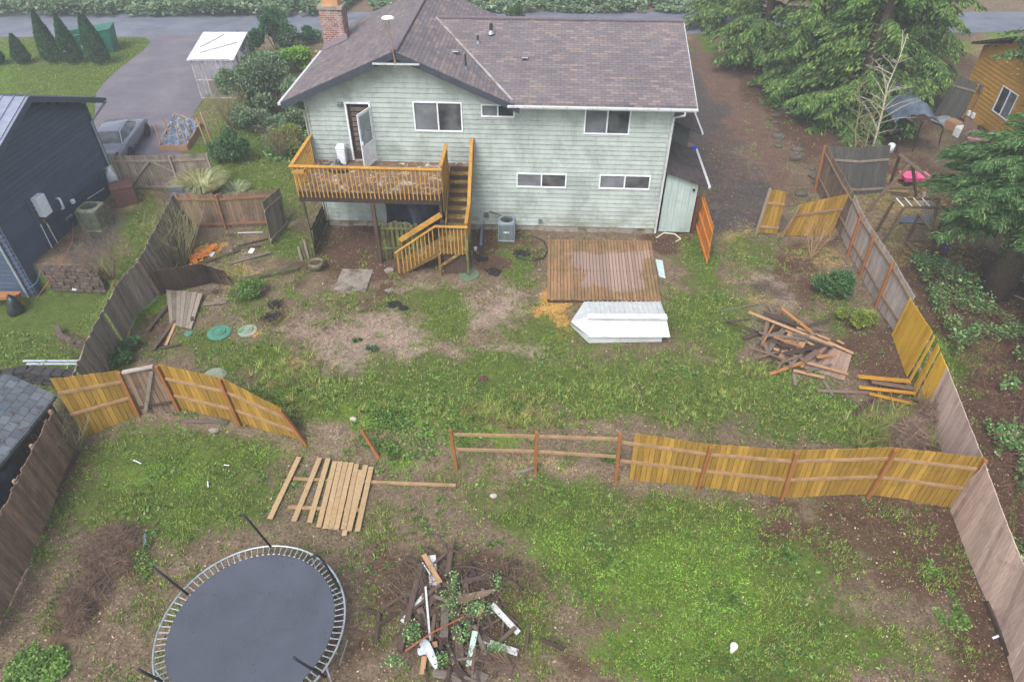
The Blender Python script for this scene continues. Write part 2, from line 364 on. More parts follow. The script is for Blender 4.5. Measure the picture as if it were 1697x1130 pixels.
def ground_mat():
    t = NT('yard_ground'); A = t.n('ShaderNodeVertexColor', layer_name='zone_a'); B = t.n('ShaderNodeVertexColor', layer_name='zone_b')
    sa = t.n('ShaderNodeSeparateColor'); t.l(A.outputs[0], sa.inputs[0]); sb = t.n('ShaderNodeSeparateColor'); t.l(B.outputs[0], sb.inputs[0])
    v = t.obj(); n0 = t.noise(v, 1.6, 6, .7, .3); n1 = t.noise(v, 5, 6, .75); n2 = t.noise(v, 19, 4, .7); n3 = t.noise(v, 60, 3, .7)
    mixn = t.math('ADD', t.math('MULTIPLY', n1, .55), t.math('MULTIPLY', n2, .45))
    soil = t.mix(t.ramp(mixn, [(.35, 0.0), (.65, 1.0)]), srgb(98,82,66), srgb(136,120,100))
    col = soil
    def lay(ch, w, lo, c1, c2, soft=.16, nz=None, cur=None, thr=.5):
        f = nz or mixn
        a = t.math('ADD', ch, t.math('MULTIPLY', t.math('SUBTRACT', f, .5), w))
        fac = t.ramp(a, [(lo, 0.0), (min(1, lo+soft), 1.0)])
        cc = t.mix(t.ramp(n3, [(.35, 0.0), (.65, 1.0)]), c1, c2)
        return t.mix(fac, cur, cc)
    col = lay(A.outputs['Alpha'], 1.5, .42, srgb(132,114,100), srgb(164,146,130), cur=col)     # pale dirt
    col = lay(sb.outputs[0], 1.6, .40, srgb(74,56,46), srgb(104,80,64), cur=col)                # mulch
    col = lay(sb.outputs[1], 1.9, .40, srgb(62,57,56), srgb(100,93,90), cur=col)                # gravel
    col = lay(sb.outputs[2], 1.6, .42, srgb(96,74,64), srgb(120,97,84), cur=col)              # red needles
    col = lay(B.outputs['Alpha'], 2.0, .42, srgb(168,146,96), srgb(140,122,74), cur=col)       # straw
    col = lay(sa.outputs[2], 1.6, .42, srgb(206,160,88), srgb(178,132,66), cur=col)             # sand
    col = lay(sa.outputs[0], 1.9, .42, srgb(96,112,50), srgb(74,90,38), cur=col)               # grass
    col = lay(sa.outputs[1], 1.9, .46, srgb(106,130,50), srgb(80,104,40), cur=col)               # clover
    col = t.mix(1.0, col, t.comb(t.ramp(n2, [(.3, .62), (.7, 1.28)])), 'MULTIPLY')
    col = t.mix(1.0, col, t.comb(t.ramp(n0, [(.3, .76), (.7, 1.16)])), 'MULTIPLY')
    n5 = t.noise(v, 8.5, 5, .8, .6); col = t.mix(1.0, col, t.comb(t.ramp(n5, [(.36, .66), (.62, 1.16)])), 'MULTIPLY')
    # scattered bark chips and pale bits
    vr = t.n('ShaderNodeTexVoronoi'); t.l(v, vr.inputs['Vector']); vr.inputs['Scale'].default_value = 13
    cs = t.n('ShaderNodeSeparateColor'); t.l(vr.outputs['Color'], cs.inputs[0])
    chip = t.math('MULTIPLY', t.ramp(vr.outputs['Distance'], [(.12, 1.0), (.2, 0.0)]), t.ramp(cs.outputs[0], [(.86, 0.0), (.88, 1.0)]))
    col = t.mix(t.math('MULTIPLY', chip, .75), col, srgb(196,180,160))
    chip = t.math('MULTIPLY', t.ramp(vr.outputs['Distance'], [(.2, 1.0), (.3, 0.0)]), t.ramp(cs.outputs[1], [(.8, 0.0), (.82, 1.0)]))
    col = t.mix(t.math('MULTIPLY', chip, .8), col, srgb(62,46,38))
    t.bump(t.math('ADD', mixn, t.math('MULTIPLY', n3, .4)), .9, .06)
    return t.fin(col, .95, .08)
GMAT = ground_mat()
def set_zone(me, idx=None):
    w = W8 if idx is None else W8[idx]
    for nm, ch in (('zone_a', (0,1,7,2)), ('zone_b', (3,4,5,6))):
        a = me.color_attributes.new(nm, 'FLOAT_COLOR', 'POINT'); a.data.foreach_set('color', np.clip(w[:, ch], 0, 1).astype(np.float32).ravel())
go = npmesh('ground', np.stack([gx, gy, gzv], 1), GF, GMAT, kind='structure'); set_zone(go.data)
go.data.polygons.foreach_set('use_smooth', [True]*len(go.data.polygons))
def inpoly(x, y, poly):
    c = np.zeros(len(x), bool); n = len(poly)
    for i in range(n):
        x0, y0 = poly[i][0], poly[i][1]; x1, y1 = poly[i-1][0], poly[i-1][1]
        c ^= ((y0 > y) != (y1 > y)) & (x < (x1-x0)*(y-y0)/((y1-y0) or 1e-9)+x0)
    return c
def ptsheet(name, poly, m, dz=.004, **kw):   # flat polygon sheet
    mb = MB(); mb.add([Vector((p[0], p[1], dz)) for p in poly], [tuple(range(len(poly)))])
    o = mb.build(name, m, kind='structure'); return o
def asphalt(name, c1, c2, c3):
    t = NT(name); v = t.obj(); f = t.noise(v, .5, 5, .65, .5); g = t.noise(t.obj((.25,1,1)), 1.2, 4, .6)
    col = t.mix(t.ramp(f, [(.35, 0.0), (.7, 1.0)]), c1, c2); col = t.mix(t.ramp(g, [(.5, 0.0), (.75, .6)]), col, c3)
    n = t.noise(v, 30, 3, .7); col = t.mix(1.0, col, t.comb(t.ramp(n, [(.3, .85), (.7, 1.15)])), 'MULTIPLY')
    rr = t.noise(v, .9, 3); col = t.mix(t.ramp(rr, [(.64, 0.0), (.7, .5)]), col, srgb(112,86,82)); t.bump(n, .2, .01)
    return t.fin(col, .75, .3)
ASPH = asphalt('wet_asphalt', srgb(88,92,104), srgb(112,116,126), srgb(76,80,92))
DRIVE = asphalt('driveway_asphalt', srgb(92,88,98), srgb(112,106,112), srgb(84,80,88))
y0r, y1r = P(848, 62).y, P(848, 30).y
ptsheet('road', [(-320, y0r+.5), (-12, y0r), (14, y0r+.8), (320, y0r+5), (320, y1r+8), (60, y1r+4), (30, y1r+2), (-320, y1r-1.5)], ASPH, .005)
dpts = [(160,154),(178,132),(205,108),(238,84),(250,70),(235,58),(420,58),(405,120),(340,160),(322,185),(300,262),(150,262)]
ptsheet('driveway', [P(*q) for q in dpts], DRIVE, .009)
# ---------------------------------------------------------------- materials of the buildings
def siding_mat(name, c, dark, moss=None, isl=.045, streak=.75, rough=.65):
    t = NT(name); v = t.obj((1,1,1))
    f = t.noise(v, .8, 5, .7, .4); g = t.noise(t.obj((1.2,1.2,.25)), 2.6, 4, .7); k = t.noise(v, 14, 3, .6)
    col = t.mix(t.ramp(f, [(.42, 0.0), (.78, streak)]), c, dark)
    col = t.mix(t.ramp(g, [(.5, 0.0), (.8, .5)]), col, dark)
    col = t.mix(1.0, col, t.comb(t.rnd(1-isl, 1+isl)), 'MULTIPLY')
    col = t.mix(1.0, col, t.comb(t.ramp(k, [(.3, .93), (.7, 1.04)])), 'MULTIPLY')
    if moss:
        sx = t.n('ShaderNodeSeparateXYZ'); t.l(t.obj(), sx.inputs[0])
        band = t.ramp(t.math('MULTIPLY', sx.outputs[2], .25), [(.04, 1.0), (.3, 0.0)])
        mm = t.math('MULTIPLY', band, t.ramp(t.noise(t.obj((1,1,2)), 1.1, 5, .7, .5), [(.44, 0.0), (.68, 1.0)]))
        col = t.mix(mm, col, moss)
    t.bump(k, .1, .01); return t.fin(col, rough, .3)
SAGE = siding_mat('sage_siding', srgb(162,171,166), srgb(108,116,111), srgb(100,100,52), .045, .9)
NAVY = siding_mat('navy_siding', srgb(60,71,92), srgb(49,59,78), None, .13, .5, .5)
MUST = siding_mat('mustard_siding', srgb(176,134,62), srgb(146,108,48), None, .08, .5)
WHITE = mat('white_paint', srgb(225,228,232), srgb(196,200,205), ns=6, isl=0, bump=0, rough=.5, spot=(srgb(120,120,110), 5, .66, .1))
GUTW = mat('gutter_white', srgb(188,190,194), srgb(170,172,172), ns=3, isl=0, bump=0, rough=.45, spot=(srgb(90,88,80), 7, .58, .12))
TRIM_DK = mat('dark_fascia', srgb(62,66,76), srgb(50,54,64), isl=0, bump=0, rough=.6)
CONC = mat('foundation_concrete', srgb(150,142,134), srgb(112,104,94), ns=3, isl=0, spot=(srgb(88,84,50), 1.7, .52, .14))
GREYMET = mat('grey_metal', srgb(140,144,150), srgb(112,116,122), isl=.05, rough=.4, metal=.6, bump=0)
DKMET = mat('dark_metal', srgb(48,50,54), srgb(36,38,42), isl=0, rough=.45, metal=.4, bump=0)
def glassmat(name, c, c2):
    t = NT(name); f = t.noise(t.obj(), 1.3, 2, .5)
    m = t.fin(t.mix(t.ramp(f, [(.4, 0.0), (.6, 1.0)]), c, c2), .08, .6); return m
GLASS = glassmat('dark_window_glass', srgb(46,48,54), srgb(84,88,90))
SCREEN = glassmat('insect_screen_glass', srgb(92,95,100), srgb(112,115,120))
def shingle_mat(name, cols, su=3.3, sv=7.0, moss=None, dark=.7):
    # brick texture in roof-plane coordinates supplied as UV
    t = NT(name); tc = t.n('ShaderNodeUVMap'); 
    b = t.n('ShaderNodeTexBrick'); t.l(tc.outputs[0], b.inputs['Vector']); b.offset = .5
    b.inputs['Scale'].default_value = 1; b.inputs['Brick Width'].default_value = 1/su; b.inputs['Row Height'].default_value = 1/sv
    b.inputs['Mortar Size'].default_value = .011; b.inputs['Mortar Smooth'].default_value = .6; b.inputs['Bias'].default_value = 0
    b.inputs['Color1'].default_value = (0,0,0,1); b.inputs['Color2'].default_value = (1,1,1,1); b.inputs['Mortar'].default_value = (.5,.5,.5,1)
    sep = t.n('ShaderNodeSeparateColor'); t.l(b.outputs['Color'], sep.inputs[0])
    col = t.ramp(sep.outputs[0], [(i/(len(cols)-1), c) for i, c in enumerate(cols)])
    f = t.noise(t.obj(), .7, 5, .7); col = t.mix(t.ramp(f, [(.35, 0.0), (.75, .5)]), col, sc(cols[0], dark))
    g = t.noise(t.obj(), 40, 3, .7); col = t.mix(1.0, col, t.comb(t.ramp(g, [(.3, .8), (.7, 1.2)])), 'MULTIPLY')
    col = t.mix(t.math('MULTIPLY', b.outputs['Fac'], .75), col, sc(cols[0], .35))
    if moss: col = t.mix(t.ramp(t.noise(t.obj(), 5, 5, .75, .6), [(.56, 0.0), (.62, .9)]), col, moss)
    t.bump(t.math('SUBTRACT', 1.0, b.outputs['Fac']), .5, .02); return t.fin(col, .9, .1)
SHING = shingle_mat('brown_purple_shingles', [srgb(98,92,96), srgb(112,105,108), srgb(106,99,103), srgb(120,111,112), srgb(108,102,105), srgb(136,121,114), srgb(108,100,103)], 3.0, 6.6)
SHING2 = shingle_mat('grey_shingles', [srgb(78,84,92), srgb(98,104,110), srgb(86,92,100), srgb(106,112,118)], 3.4, 4.2, srgb(70,56,44))
SHING3 = shingle_mat('lean_to_shingles', [srgb(62,56,58), srgb(82,74,74), srgb(72,64,64)], 3.3, 6)
RIDGE = mat('ridge_shingles', srgb(112,102,108), srgb(92,84,90), ns=9, isl=0, rough=.9)
def uv_plane(o, fu, fv):                # uv from two functions of the object-space position
    me = o.data; uv = me.uv_layers.new(name='UVMap')
    for l in me.loops:
        c = me.vertices[l.vertex_index].co; uv.data[l.index].uv = (fu(c), fv(c))
def slab(plan, zf, th, name, m, parent, uv=None, tf=h):
    """roof slab from a plan polygon [(u,v)], height zf(u,v)"""
    mb = MB(); top = [tf(u, v, zf(u, v)) for u, v in plan]; bot = [tf(u, v, zf(u, v)-th) for u, v in plan]; n = len(plan)
    mb.add(bot+top, [tuple(range(n))[::-1], tuple(range(n, 2*n))]+[(i, (i+1) % n, n+(i+1) % n, n+i) for i in range(n)])
    o = mb.build(name, m, parent)
    if uv: uv_plane(o, *uv)
    return o
house = thing('sage_house', 'two-storey sage green lap-sided house with brown shingle roof behind the raised deck', 'house', _b0, HRZ)
GP = 7.51; GU = 3.77; GS = .43
def gz(u, v=0): return GP-GS*abs(u-GU)
def wz(u, v): return 5.74+.272*(v+.6) if v < 4.7 else 7.18-.272*(v-4.7)
k1 = 1/math.cos(math.atan(GS)); k2 = 1/math.cos(math.atan(.272))
rf = slab([(GU,-.6),(GU,8.6),(-.67,8.6),(-.67,-.6)][::-1], gz, .13, 'roof', SHING, house, (lambda c: c.y, lambda c: c.x*k1))
slab([(GU,-.6),(8.2,-.6),(8.2,8.6),(GU,8.6)], gz, .13, 'roof', SHING, house, (lambda c: c.y+.13, lambda c: -c.x*k1))
slab([(7.88,-.6),(14.6,-.6),(14.6,4.7),(4.45,4.7)], wz, .13, 'roof', SHING, house, (lambda c: c.x, lambda c: c.y*k2))
slab([(4.45,4.7),(14.6,4.7),(14.6,10),(7.9,10)], wz, .13, 'roof', SHING, house, (lambda c: c.x, lambda c: -c.y*k2))
m = MB(); m.beam(h(GU,-.62,GP+.02), h(GU,8.62,GP+.02), .26, .05)
m.build('ridge_cap', RIDGE, house, bevel=.02); m = MB(); m.beam(h(4.6,4.7,7.2), h(14.62,4.7,7.2), .26, .05); m.build('ridge_cap', RIDGE, house)
# fascias and rake boards
m = MB()
for s in (-1, 1):
    e = -.67 if s < 0 else 8.2
    m.hexa([h(GU,-.64,gz(GU)-.26), h(GU,-.605,gz(GU)-.26), h(e,-.605,gz(e)-.26), h(e,-.64,gz(e)-.26), h(GU,-.64,gz(GU)-.02), h(GU,-.605,gz(GU)-.02), h(e,-.605,gz(e)-.02), h(e,-.64,gz(e)-.02)])
m.build('rake_board', TRIM_DK, house)
m = MB(); m.hexa([h(14.6,-.6,5.5),h(14.63,-.6,5.5),h(14.63,4.7,6.95),h(14.6,4.7,6.95),h(14.6,-.6,5.73),h(14.63,-.6,5.73),h(14.63,4.7,7.17),h(14.6,4.7,7.17)]); m.build('rake_board', GUTW, house)
# soffits
m = MB(); m.box((8.0,-.6,5.52),(14.55,.0,5.545), None); m.v = [h(*q) for q in m.v]; m.build('soffit', WHITE, house)
# valley flashing strip with debris
m = MB(); 
va, vb = (7.93,-.5), (4.52,4.66)
dv = Vector((vb[0]-va[0], vb[1]-va[1])).normalized(); pv_ = Vector((-dv.y, dv.x))*.055
m.add([h(va[0]+pv_.x, va[1]+pv_.y, wz(*va)+.03), h(va[0]-pv_.x, va[1]-pv_.y, wz(*va)+.03), h(vb[0]-pv_.x, vb[1]-pv_.y, wz(*vb)+.03), h(vb[0]+pv_.x, vb[1]+pv_.y, wz(*vb)+.03)], [(0,1,2,3)])
m.build('valley_flashing', mat('flashing', srgb(176,178,184), srgb(130,112,98), ns=2, isl=0, bump=0, rough=.5, metal=.3), house)
# walls: lap siding with real openings
OPEN = [(4.14,6.01,4.33,5.50), (6.72,7.99,4.95,5.45), (10.62,12.35,4.36,5.42), (8.07,10.08,2.06,2.69), (11.38,13.42,2.08,2.71), (1.53,2.53,3.08,5.43), (3.05,4.0,.2,2.1)]
def siding(frame, top, u0, u1, z0, z1, row, openings=(), th=.026, back=.08, slope_end=None, gp=.009):
    m = MB(); rg = random.Random(3); z = z0
    while z < z1:
        zt = min(z+row, z1); zm = (z+zt)/2; a, b = u0, u1
        if top:                          # limit by the gable line
            a, b = top(z, zt) or (0, 0)
            if b-a < .05: z = zt; continue
        segs = [(a, b)]
        for (x0, x1, y0, y1) in openings:
            if y0 < zt-.02 and y1 > z+.02:
                ns = []
                for (p, q) in segs:
                    if x0 > p: ns.append((p, min(q, x0)))
                    if x1 < q: ns.append((max(p, x1), q))
                segs = [t for t in ns if t[1]-t[0] > .01]
                for (ya, yb) in ((z, y0), (y1, zt)):
                    if yb-ya > .015 and yb-ya < zt-z: m.hexa([frame(x0, -th, ya), frame(x1, -th, ya), frame(x1, back, ya), frame(x0, back, ya), frame(x0, -th*.3, yb), frame(x1, -th*.3, yb), frame(x1, back, yb), frame(x0, back, yb)])
        for (p, q) in segs:
            cuts = [p]; c = p+rg.uniform(.6, 4.2)
            while c < q-.5: cuts.append(c); c += rg.uniform(2.4, 4.8)
            cuts.append(q)
            for i in range(len(cuts)-1):
                x0, x1 = cuts[i], cuts[i+1]-(.003 if i < len(cuts)-2 else 0)
                m.hexa([frame(x0, -th, z), frame(x1, -th, z), frame(x1, back, z), frame(x0, back, z), frame(x0, .006, zt-gp), frame(x1, .006, zt-gp), frame(x1, back, zt-gp), frame(x0, back, zt-gp)])
        z = zt
    return m
def gtop(z, zt):
    zz = zt+.14
    a = GU-(GP-zz)/GS; b = GU+(GP-zz)/GS
    if zt > 5.52: return (max(0, a), min(b, 7.9)) if b > a else None
    return (0, 13.92)
siding(h, gtop, 0, 13.92, .3, 7.4, .19, OPEN).build('wall', SAGE, house)
def ew(u, v, z): return h(13.92-v-.02, u, z)
siding(lambda a, v, z: h(13.92-v, a, z), None, .1, 9.4, .3, 5.5, .19).build('wall', SAGE, house)
siding(lambda a, v, z: h(v, a, z), None, .1, 8.1, .3, 5.3, .19).build('wall', SAGE, house)
m = MB(); m.box((.1,7.95,0),(13.8,8.05,5.3)); m.v = [h(*q) for q in m.v]; m.build('wall', SAGE, house)
m = MB(); m.box((.03,.02,-.4),(13.88,7.9,.3)); m.v = [h(*q) for q in m.v]; m.build('foundation', CONC, house)
# dark room behind the openings: floor, back wall of the rooms
ROOM = mat('dim_room_walls', srgb(120,112,104), srgb(100,94,88), isl=0, bump=0)
m = MB(); m.box((.1,1.9,.35),(13.8,2.0,5.4)); m.box((.1,.09,3.0),(13.8,1.9,3.08)); m.box((.1,.09,5.36),(13.8,1.9,5.42)); m.v = [h(*q) for q in m.v]; m.build('room_shell', ROOM, house)
for (a, b) in ((-.012,.075), (13.845,13.932)):
    m = MB(); m.box((a,-.045,.3),(b,.0,5.5)); m.v = [h(*q) for q in m.v]; m.build('corner_trim', SAGE, house)
def window(u0, u1, z0, z1, parent=house, fr=h, label=None, split=.5, t=.055):
    f = MB(); f.mi = 0
    for (a, b, c, d) in ((u0,u1,z0,z0+t), (u0,u1,z1-t,z1), (u0,u0+t,z0+t,z1-t), (u1-t,u1,z0+t,z1-t)):
        f.box((a,-.05,c),(b,.07,d))
    us = u0+(u1-u0)*split; f.box((us-t*.5,-.045,z0+t),(us+t*.5,.06,z1-t))
    f.v = [fr(*q) for q in f.v]; fo = f.build('window', WHITE, parent, bevel=.008)
    if label: fo['label'] = label
    for gi, (a, b) in enumerate(((u0+t, us-t*.5), (us+t*.5, u1-t))):
        g = MB(); g.box((a,.0,z0+t),(b,.012,z1-t)); g.v = [fr(*q) for q in g.v]; g.build('pane', GLASS if gi else SCREEN, fo)
    return fo
W = [window(*OPEN[i]) for i in range(5)]
window(*OPEN[6])
# door: frame, dark opening, open white storm door
DOORW = (1.53, 2.53)
m = MB()
for (a, b, c, d) in ((1.53,1.6,3.08,5.43),(2.46,2.53,3.08,5.43),(1.6,2.46,5.36,5.43)): m.box((a,-.05,c),(b,.12,d))
m.v = [h(*q) for q in m.v]; df = m.build('door_frame', WHITE, house)
m = MB(); m.box((1.6,.06,3.1),(2.46,.1,5.36)); m.v = [h(*q) for q in m.v]
idr = m.build('inner_door', mat('dark_brown_door', srgb(66,50,44), srgb(48,38,36), isl=0, rough=.35, bump=0), house)
m = MB()
for i in range(9): m.box((1.72,.045,3.45+i*.2),(2.34,.062,3.6+i*.2))
m.v = [h(*q) for q in m.v]; m.build('blind', mat('blind_slats', srgb(104,92,84), srgb(84,74,70), isl=.1, bump=0), idr)
# storm door swung open about the right jamb
hin = h(2.5, -.06, 3.12); tip_u, tip_v = 2.22, -.86
D = (h(tip_u, tip_v, 3.12)-hin).normalized(); L = .9
def sd(a, b, z): n = Vector((-D.y, D.x, 0)); return hin+D*a+n*b+Vector((0,0,z))
m = MB()
for (a, b, c, d) in ((0,L,0,.1),(0,L,2.05,2.16),(0,.09,.1,2.05),(L-.09,L,.1,2.05),(.09,L-.09,.82,.9)): m.box((a,-.02,c),(b,.02,d))
m.box((.09,-.012,.1),(L-.09,.012,.82))
m.v = [sd(*q) for q in m.v]; sdo = m.build('storm_door', WHITE, house, bevel=.006)
m = MB(); m.box((.09,-.006,.9),(L-.09,.006,2.05)); m.v = [sd(*q) for q in m.v]; m.build('pane', glassmat('storm_glass', srgb(110,120,122), srgb(130,138,138)), sdo)
m = MB(); m.box((L-.08,.02,.98),(L-.04,.07,1.1)); m.v = [sd(*q) for q in m.v]; m.build('handle', WHITE, sdo)
# wall light above the door
m = MB(); m.box((1.28,-.16,5.3),(1.48,-.03,5.4)); m.v = [h(*q) for q in m.v]; m.build('porch_light', GREYMET, house, bevel=.01)
# gutters and downspouts
m = MB(); m.box((7.75,-.70,5.58),(14.66,-.6,5.67)); m.v = [h(*q) for q in m.v]; m.build('gutter', GUTW, house, bevel=.015)
m = MB(); m.box((-.8,-.62,5.46),(-.68,5.3,5.58)); m.box((-.8,6.3,5.46),(-.68,8.6,5.58)); m.v = [h(*q) for q in m.v]; m.build('gutter', GUTW, house, bevel=.015)
m = MB(); m.tube([h(14.2,-.66,5.56), h(14.2,-.66,5.42), h(13.93,-.1,5.1), h(13.9,-.1,.35), h(13.9,-.14,.16)], .045, 6); m.build('downspout', GUTW, house)
m = MB(); m.tube([h(-.6,-.5,5.5), h(-.3,-.3,5.25), h(-.05,-.08,5.1), h(-.03,-.08,3.3), h(-.03,-.08,.3)], .04, 6); m.build('downspout', mat('tan_downspout', srgb(150,146,136), isl=0, bump=0), house)
# gable vent louvre
m = MB(); m.add([h(GU-.95,-.012+-.02,6.93),h(GU+.95,-.032,6.93),h(GU,-.032,7.3),h(GU-.95,.02,6.93),h(GU+.95,.02,6.93),h(GU,.02,7.3)], [(0,1,2),(3,5,4),(0,3,4,1),(1,4,5,2),(2,5,3,0)])
m.build('gable_vent', TRIM_DK, house)
# chimney
BRICK = NT('chimney_brick'); _t = BRICK
_b = _t.n('ShaderNodeTexBrick'); _t.l(_t.obj((1,1,1), (PI/2,0,0)), _b.inputs['Vector']); _b.inputs['Scale'].default_value = 1
_b.inputs['Brick Width'].default_value = .22; _b.inputs['Row Height'].default_value = .085; _b.inputs['Mortar Size'].default_value = .012
_b.inputs['Color1'].default_value = srgb(138,92,80); _b.inputs['Color2'].default_value = srgb(96,66,62); _b.inputs['Mortar'].default_value = srgb(150,140,134)
BRICKM = _t.fin(_t.mix(_t.ramp(_t.noise(_t.obj(), 5, 4), [(.45, 0.0), (.7, .6)]), _b.outputs['Color'], srgb(170,160,154)), .9, .2)
m = MB(); m.box((-.55,5.3,3),(.42,6.1,7.25)); m.v = [h(*q) for q in m.v]; ch = m.build('chimney', BRICKM, house)
m = MB(); m.box((-.6,5.25,7.25),(.47,6.15,7.36)); m.v = [h(*q) for q in m.v]; m.build('chimney_cap', CONC, ch)
m = MB(); m.box((-.4,5.42,7.36),(.27,5.98,8.2)); m.v = [h(*q) for q in m.v]; m.build('flue_box', mat('tan_flue', srgb(190,142,104), srgb(160,116,84), isl=0), ch)
m = MB(); m.add([h(-.6,5.02,gz(-.6)+.02),h(.6,5.02,gz(.6)+.02),h(.5,5.3,gz(.5)+.22),h(-.58,5.3,gz(-.58)+.2)], [(0,1,2,3)]); m.build('chimney_flashing', RIDGE, ch)
# roof vents and pipes
def roofpt(u, v): return max(gz(u), wz(u, v)) if 3 < v < 9 or u > 4 else gz(u)
PIPE = mat('vent_pipe', srgb(58,58,64), srgb(44,44,50), isl=0, bump=0, rough=.5)
for (px, py, r, hh, base) in ((814,55,.07,.36,1),(792,72,.04,.3,1),(772,115,.035,.55,1)):
    u, v = 6, 2
    for _ in range(30):
        z = max(gz(u), wz(u, v)); u, v = hz_at(px, py, z)
    c = h(u, v, z); m = MB(); m.lathe([(r,-.05),(r,hh)], 12, c); vp = m.build('vent_pipe', PIPE, house)
    m = MB(); m.lathe([(r*2.4,-.02),(r*1.15,.1),(r*1.15,.12)], 12, c); m.build('pipe_boot', GREYMET, vp)
for (px, py) in ((755,88),(870,98)):
    u, v = 6, 2
    for _ in range(30):
        z = max(gz(u), wz(u, v)); u, v = hz_at(px, py, z)
    m = MB(); m.box((u-.13,v-.12,z-.02),(u+.13,v+.12,z+.09)); m.v = [h(*q) for q in m.v]; rv = m.build('roof_vent', GREYMET, house, bevel=.02)
    m = MB(); m.box((u-.09,v-.13,z+.0),(u+.09,v-.11,z+.05)); m.v = [h(*q) for q in m.v]; m.build('vent_mouth', PIPE, rv)
# mast on the gable
m = MB(); m.tube([h(3.8,-.7,6.95), h(3.72,-.7,8.6)], .022, 6); am = m.build('antenna_mast', mat('rusty_mast', srgb(150,134,124), srgb(116,86,72), isl=0, bump=0), house)
m = MB(); m.tube([h(3.86,-.7,7.0), h(3.6,-.66,8.5)], .012, 5); m.build('mast_stay', mat('rusty_mast', None), am)
m = MB(); m.box((2.98,-.72,7.05),(4.66,-.66,7.1)); m.v = [h(*q) for q in m.v]; m.build('mast_crossbar', GUTW, am)
m = MB(); m.lathe([(.0,8.56),(.2,8.58),(.22,8.61),(.18,8.64),(.0,8.66)], 16, h(3.71,-.7,0)); m.build('dish', WHITE, am)
# debris in the valley
# lean-to sheds on the right side
def l2(u, v): return 3.0-(u-13.9)*.355
def l1(u, v): return 3.82-(u-13.9)*.4
slab([(13.94,-.12),(15.7,-.12),(15.7,3.2),(13.94,3.2)], l2, .1, 'lean_to_roof', SHING3, house, (lambda c: c.y, lambda c: -c.x))
slab([(13.94,3.4),(15.88,3.4),(15.88,7.4),(13.94,7.4)], l1, .1, 'lean_to_roof', SHING3, house, (lambda c: c.y, lambda c: -c.x))
GREENW = mat('pale_green_panel', srgb(166,180,176), srgb(146,160,156), scale=(8,8,.6), ns=2, isl=0, bump=.1, spot=(srgb(128,140,132), 1.5, .5, .3))
m = MB()
for i in range(5):
    a = 14.06+i*.262; b = a+.256
    m.hexa([h(a,.1,.1),h(b,.1,.1),h(b,.16,.1),h(a,.16,.1),h(a,.1,l2(a,0)-.1),h(b,.1,l2(b,0)-.1),h(b,.16,l2(b,0)-.1),h(a,.16,l2(a,0)-.1)])
m.build('lean_to_wall', GREENW, house); m = MB()
for i in range(12):
    a = .16+i*.26; b = a+.256; m.hexa([h(15.33,a,.1),h(15.37,a,.1),h(15.37,b,.1),h(15.33,b,.1),h(15.33,a,2.4),h(15.37,a,2.4),h(15.37,b,2.4),h(15.33,b,2.4)])
m.build('lean_to_wall', GREENW, house)
for bx_ in (((14.0,4.0,0),(15.5,4.06,3.1)), ((15.44,4.06,0),(15.5,7.3,3.0))):
    m = MB(); m.box(*bx_); m.v = [h(*q) for q in m.v]; m.build('lean_to_wall', mat('dim_board', srgb(98,104,100), isl=0), house)
m = MB(); m.box((15.7,-.16,2.28),(15.8,3.3,2.38)); m.box((15.88,3.4,2.95),(15.96,7.4,3.04)); m.v = [h(*q) for q in m.v]; m.build('gutter', GUTW, house, bevel=.01)
m = MB(); m.lathe([(.05,0),(.06,.03),(.05,.06)], 10, h(15.2,.06,2.1), Matrix.Rotation(PI/2, 3, 'X')); m.build('outdoor_lamp', DKMET, house)
m = MB(); m.box((15.5,3.1,2.38),(15.7,3.3,2.48)); m.v = [h(*q) for q in m.v]; m.build('blue_tag', mat('blue_plastic', srgb(30,60,190), isl=0, bump=0), house)
# utility boxes on the wall
m = MB(); m.box((9.0,-.06,.42),(9.16,-.02,.62)); m.v = [h(*q) for q in m.v]; m.build('outlet_box', GREYMET, house)
u, z = hpx(806, 355); m = MB(); m.box((u-.1,-.12,z-.1),(u+.1,-.02,z+.1)); m.v = [h(*q) for q in m.v]; m.build('junction_box', GREYMET, house)
m = MB(); m.tube([h(6.62,-.06,3.15), h(6.62,-.06,4.2)], .03, 6); m.build('wall_conduit', GREYMET, house) if False else None
# ---------------------------------------------------------------- scatter tools
def wsample(x, y):
    i = np.clip(np.searchsorted(XS, x)-1, 0, nx-1); j = np.clip(np.searchsorted(YS, y)-1, 0, ny-1); return W8[j*nx+i]
def frame_pts(n, pxr=(-60, 1757), pyr=(20, 1190), seed=1):
    """random ground points whose density is even over the ground, thinned with distance"""
    rg = np.random.default_rng(seed)
    y = rg.uniform(4.5, 52, n*2); x = rg.uniform(-.9, .9, n*2)*(y*.76+10.5)
    k = rg.uniform(0, 1, n*2) < np.minimum(1, ((y*.76+10.5)/36)*(16/np.maximum(16, y*.76+9))**1.2); x = x[k][:n]; y = y[k][:n]
    return x, y
def blades(P_, nb, hgt, wid, lean, rg, droop=0):
    n = len(P_); tot = n*nb; c = np.repeat(P_, nb, 0); hh = np.repeat(hgt, nb)*rg.uniform(.6, 1.15, tot)
    a = rg.uniform(0, 2*PI, tot); off = rg.uniform(0, .6, tot)*np.repeat(hgt, nb)*.6
    c = c+np.stack([np.cos(a)*off, np.sin(a)*off, np.zeros(tot)], 1)
    ln = rg.uniform(.15, 1, tot)*lean*hh; tip = c+np.stack([np.cos(a)*ln, np.sin(a)*ln, hh], 1)
    s = np.stack([-np.sin(a), np.cos(a), np.zeros(tot)], 1)*(wid*rg.uniform(.6, 1.2, tot))[:, None]
    V = np.stack([c-s, c+s, tip], 1).reshape(-1, 3); return V, np.arange(tot*3).reshape(-1, 3)
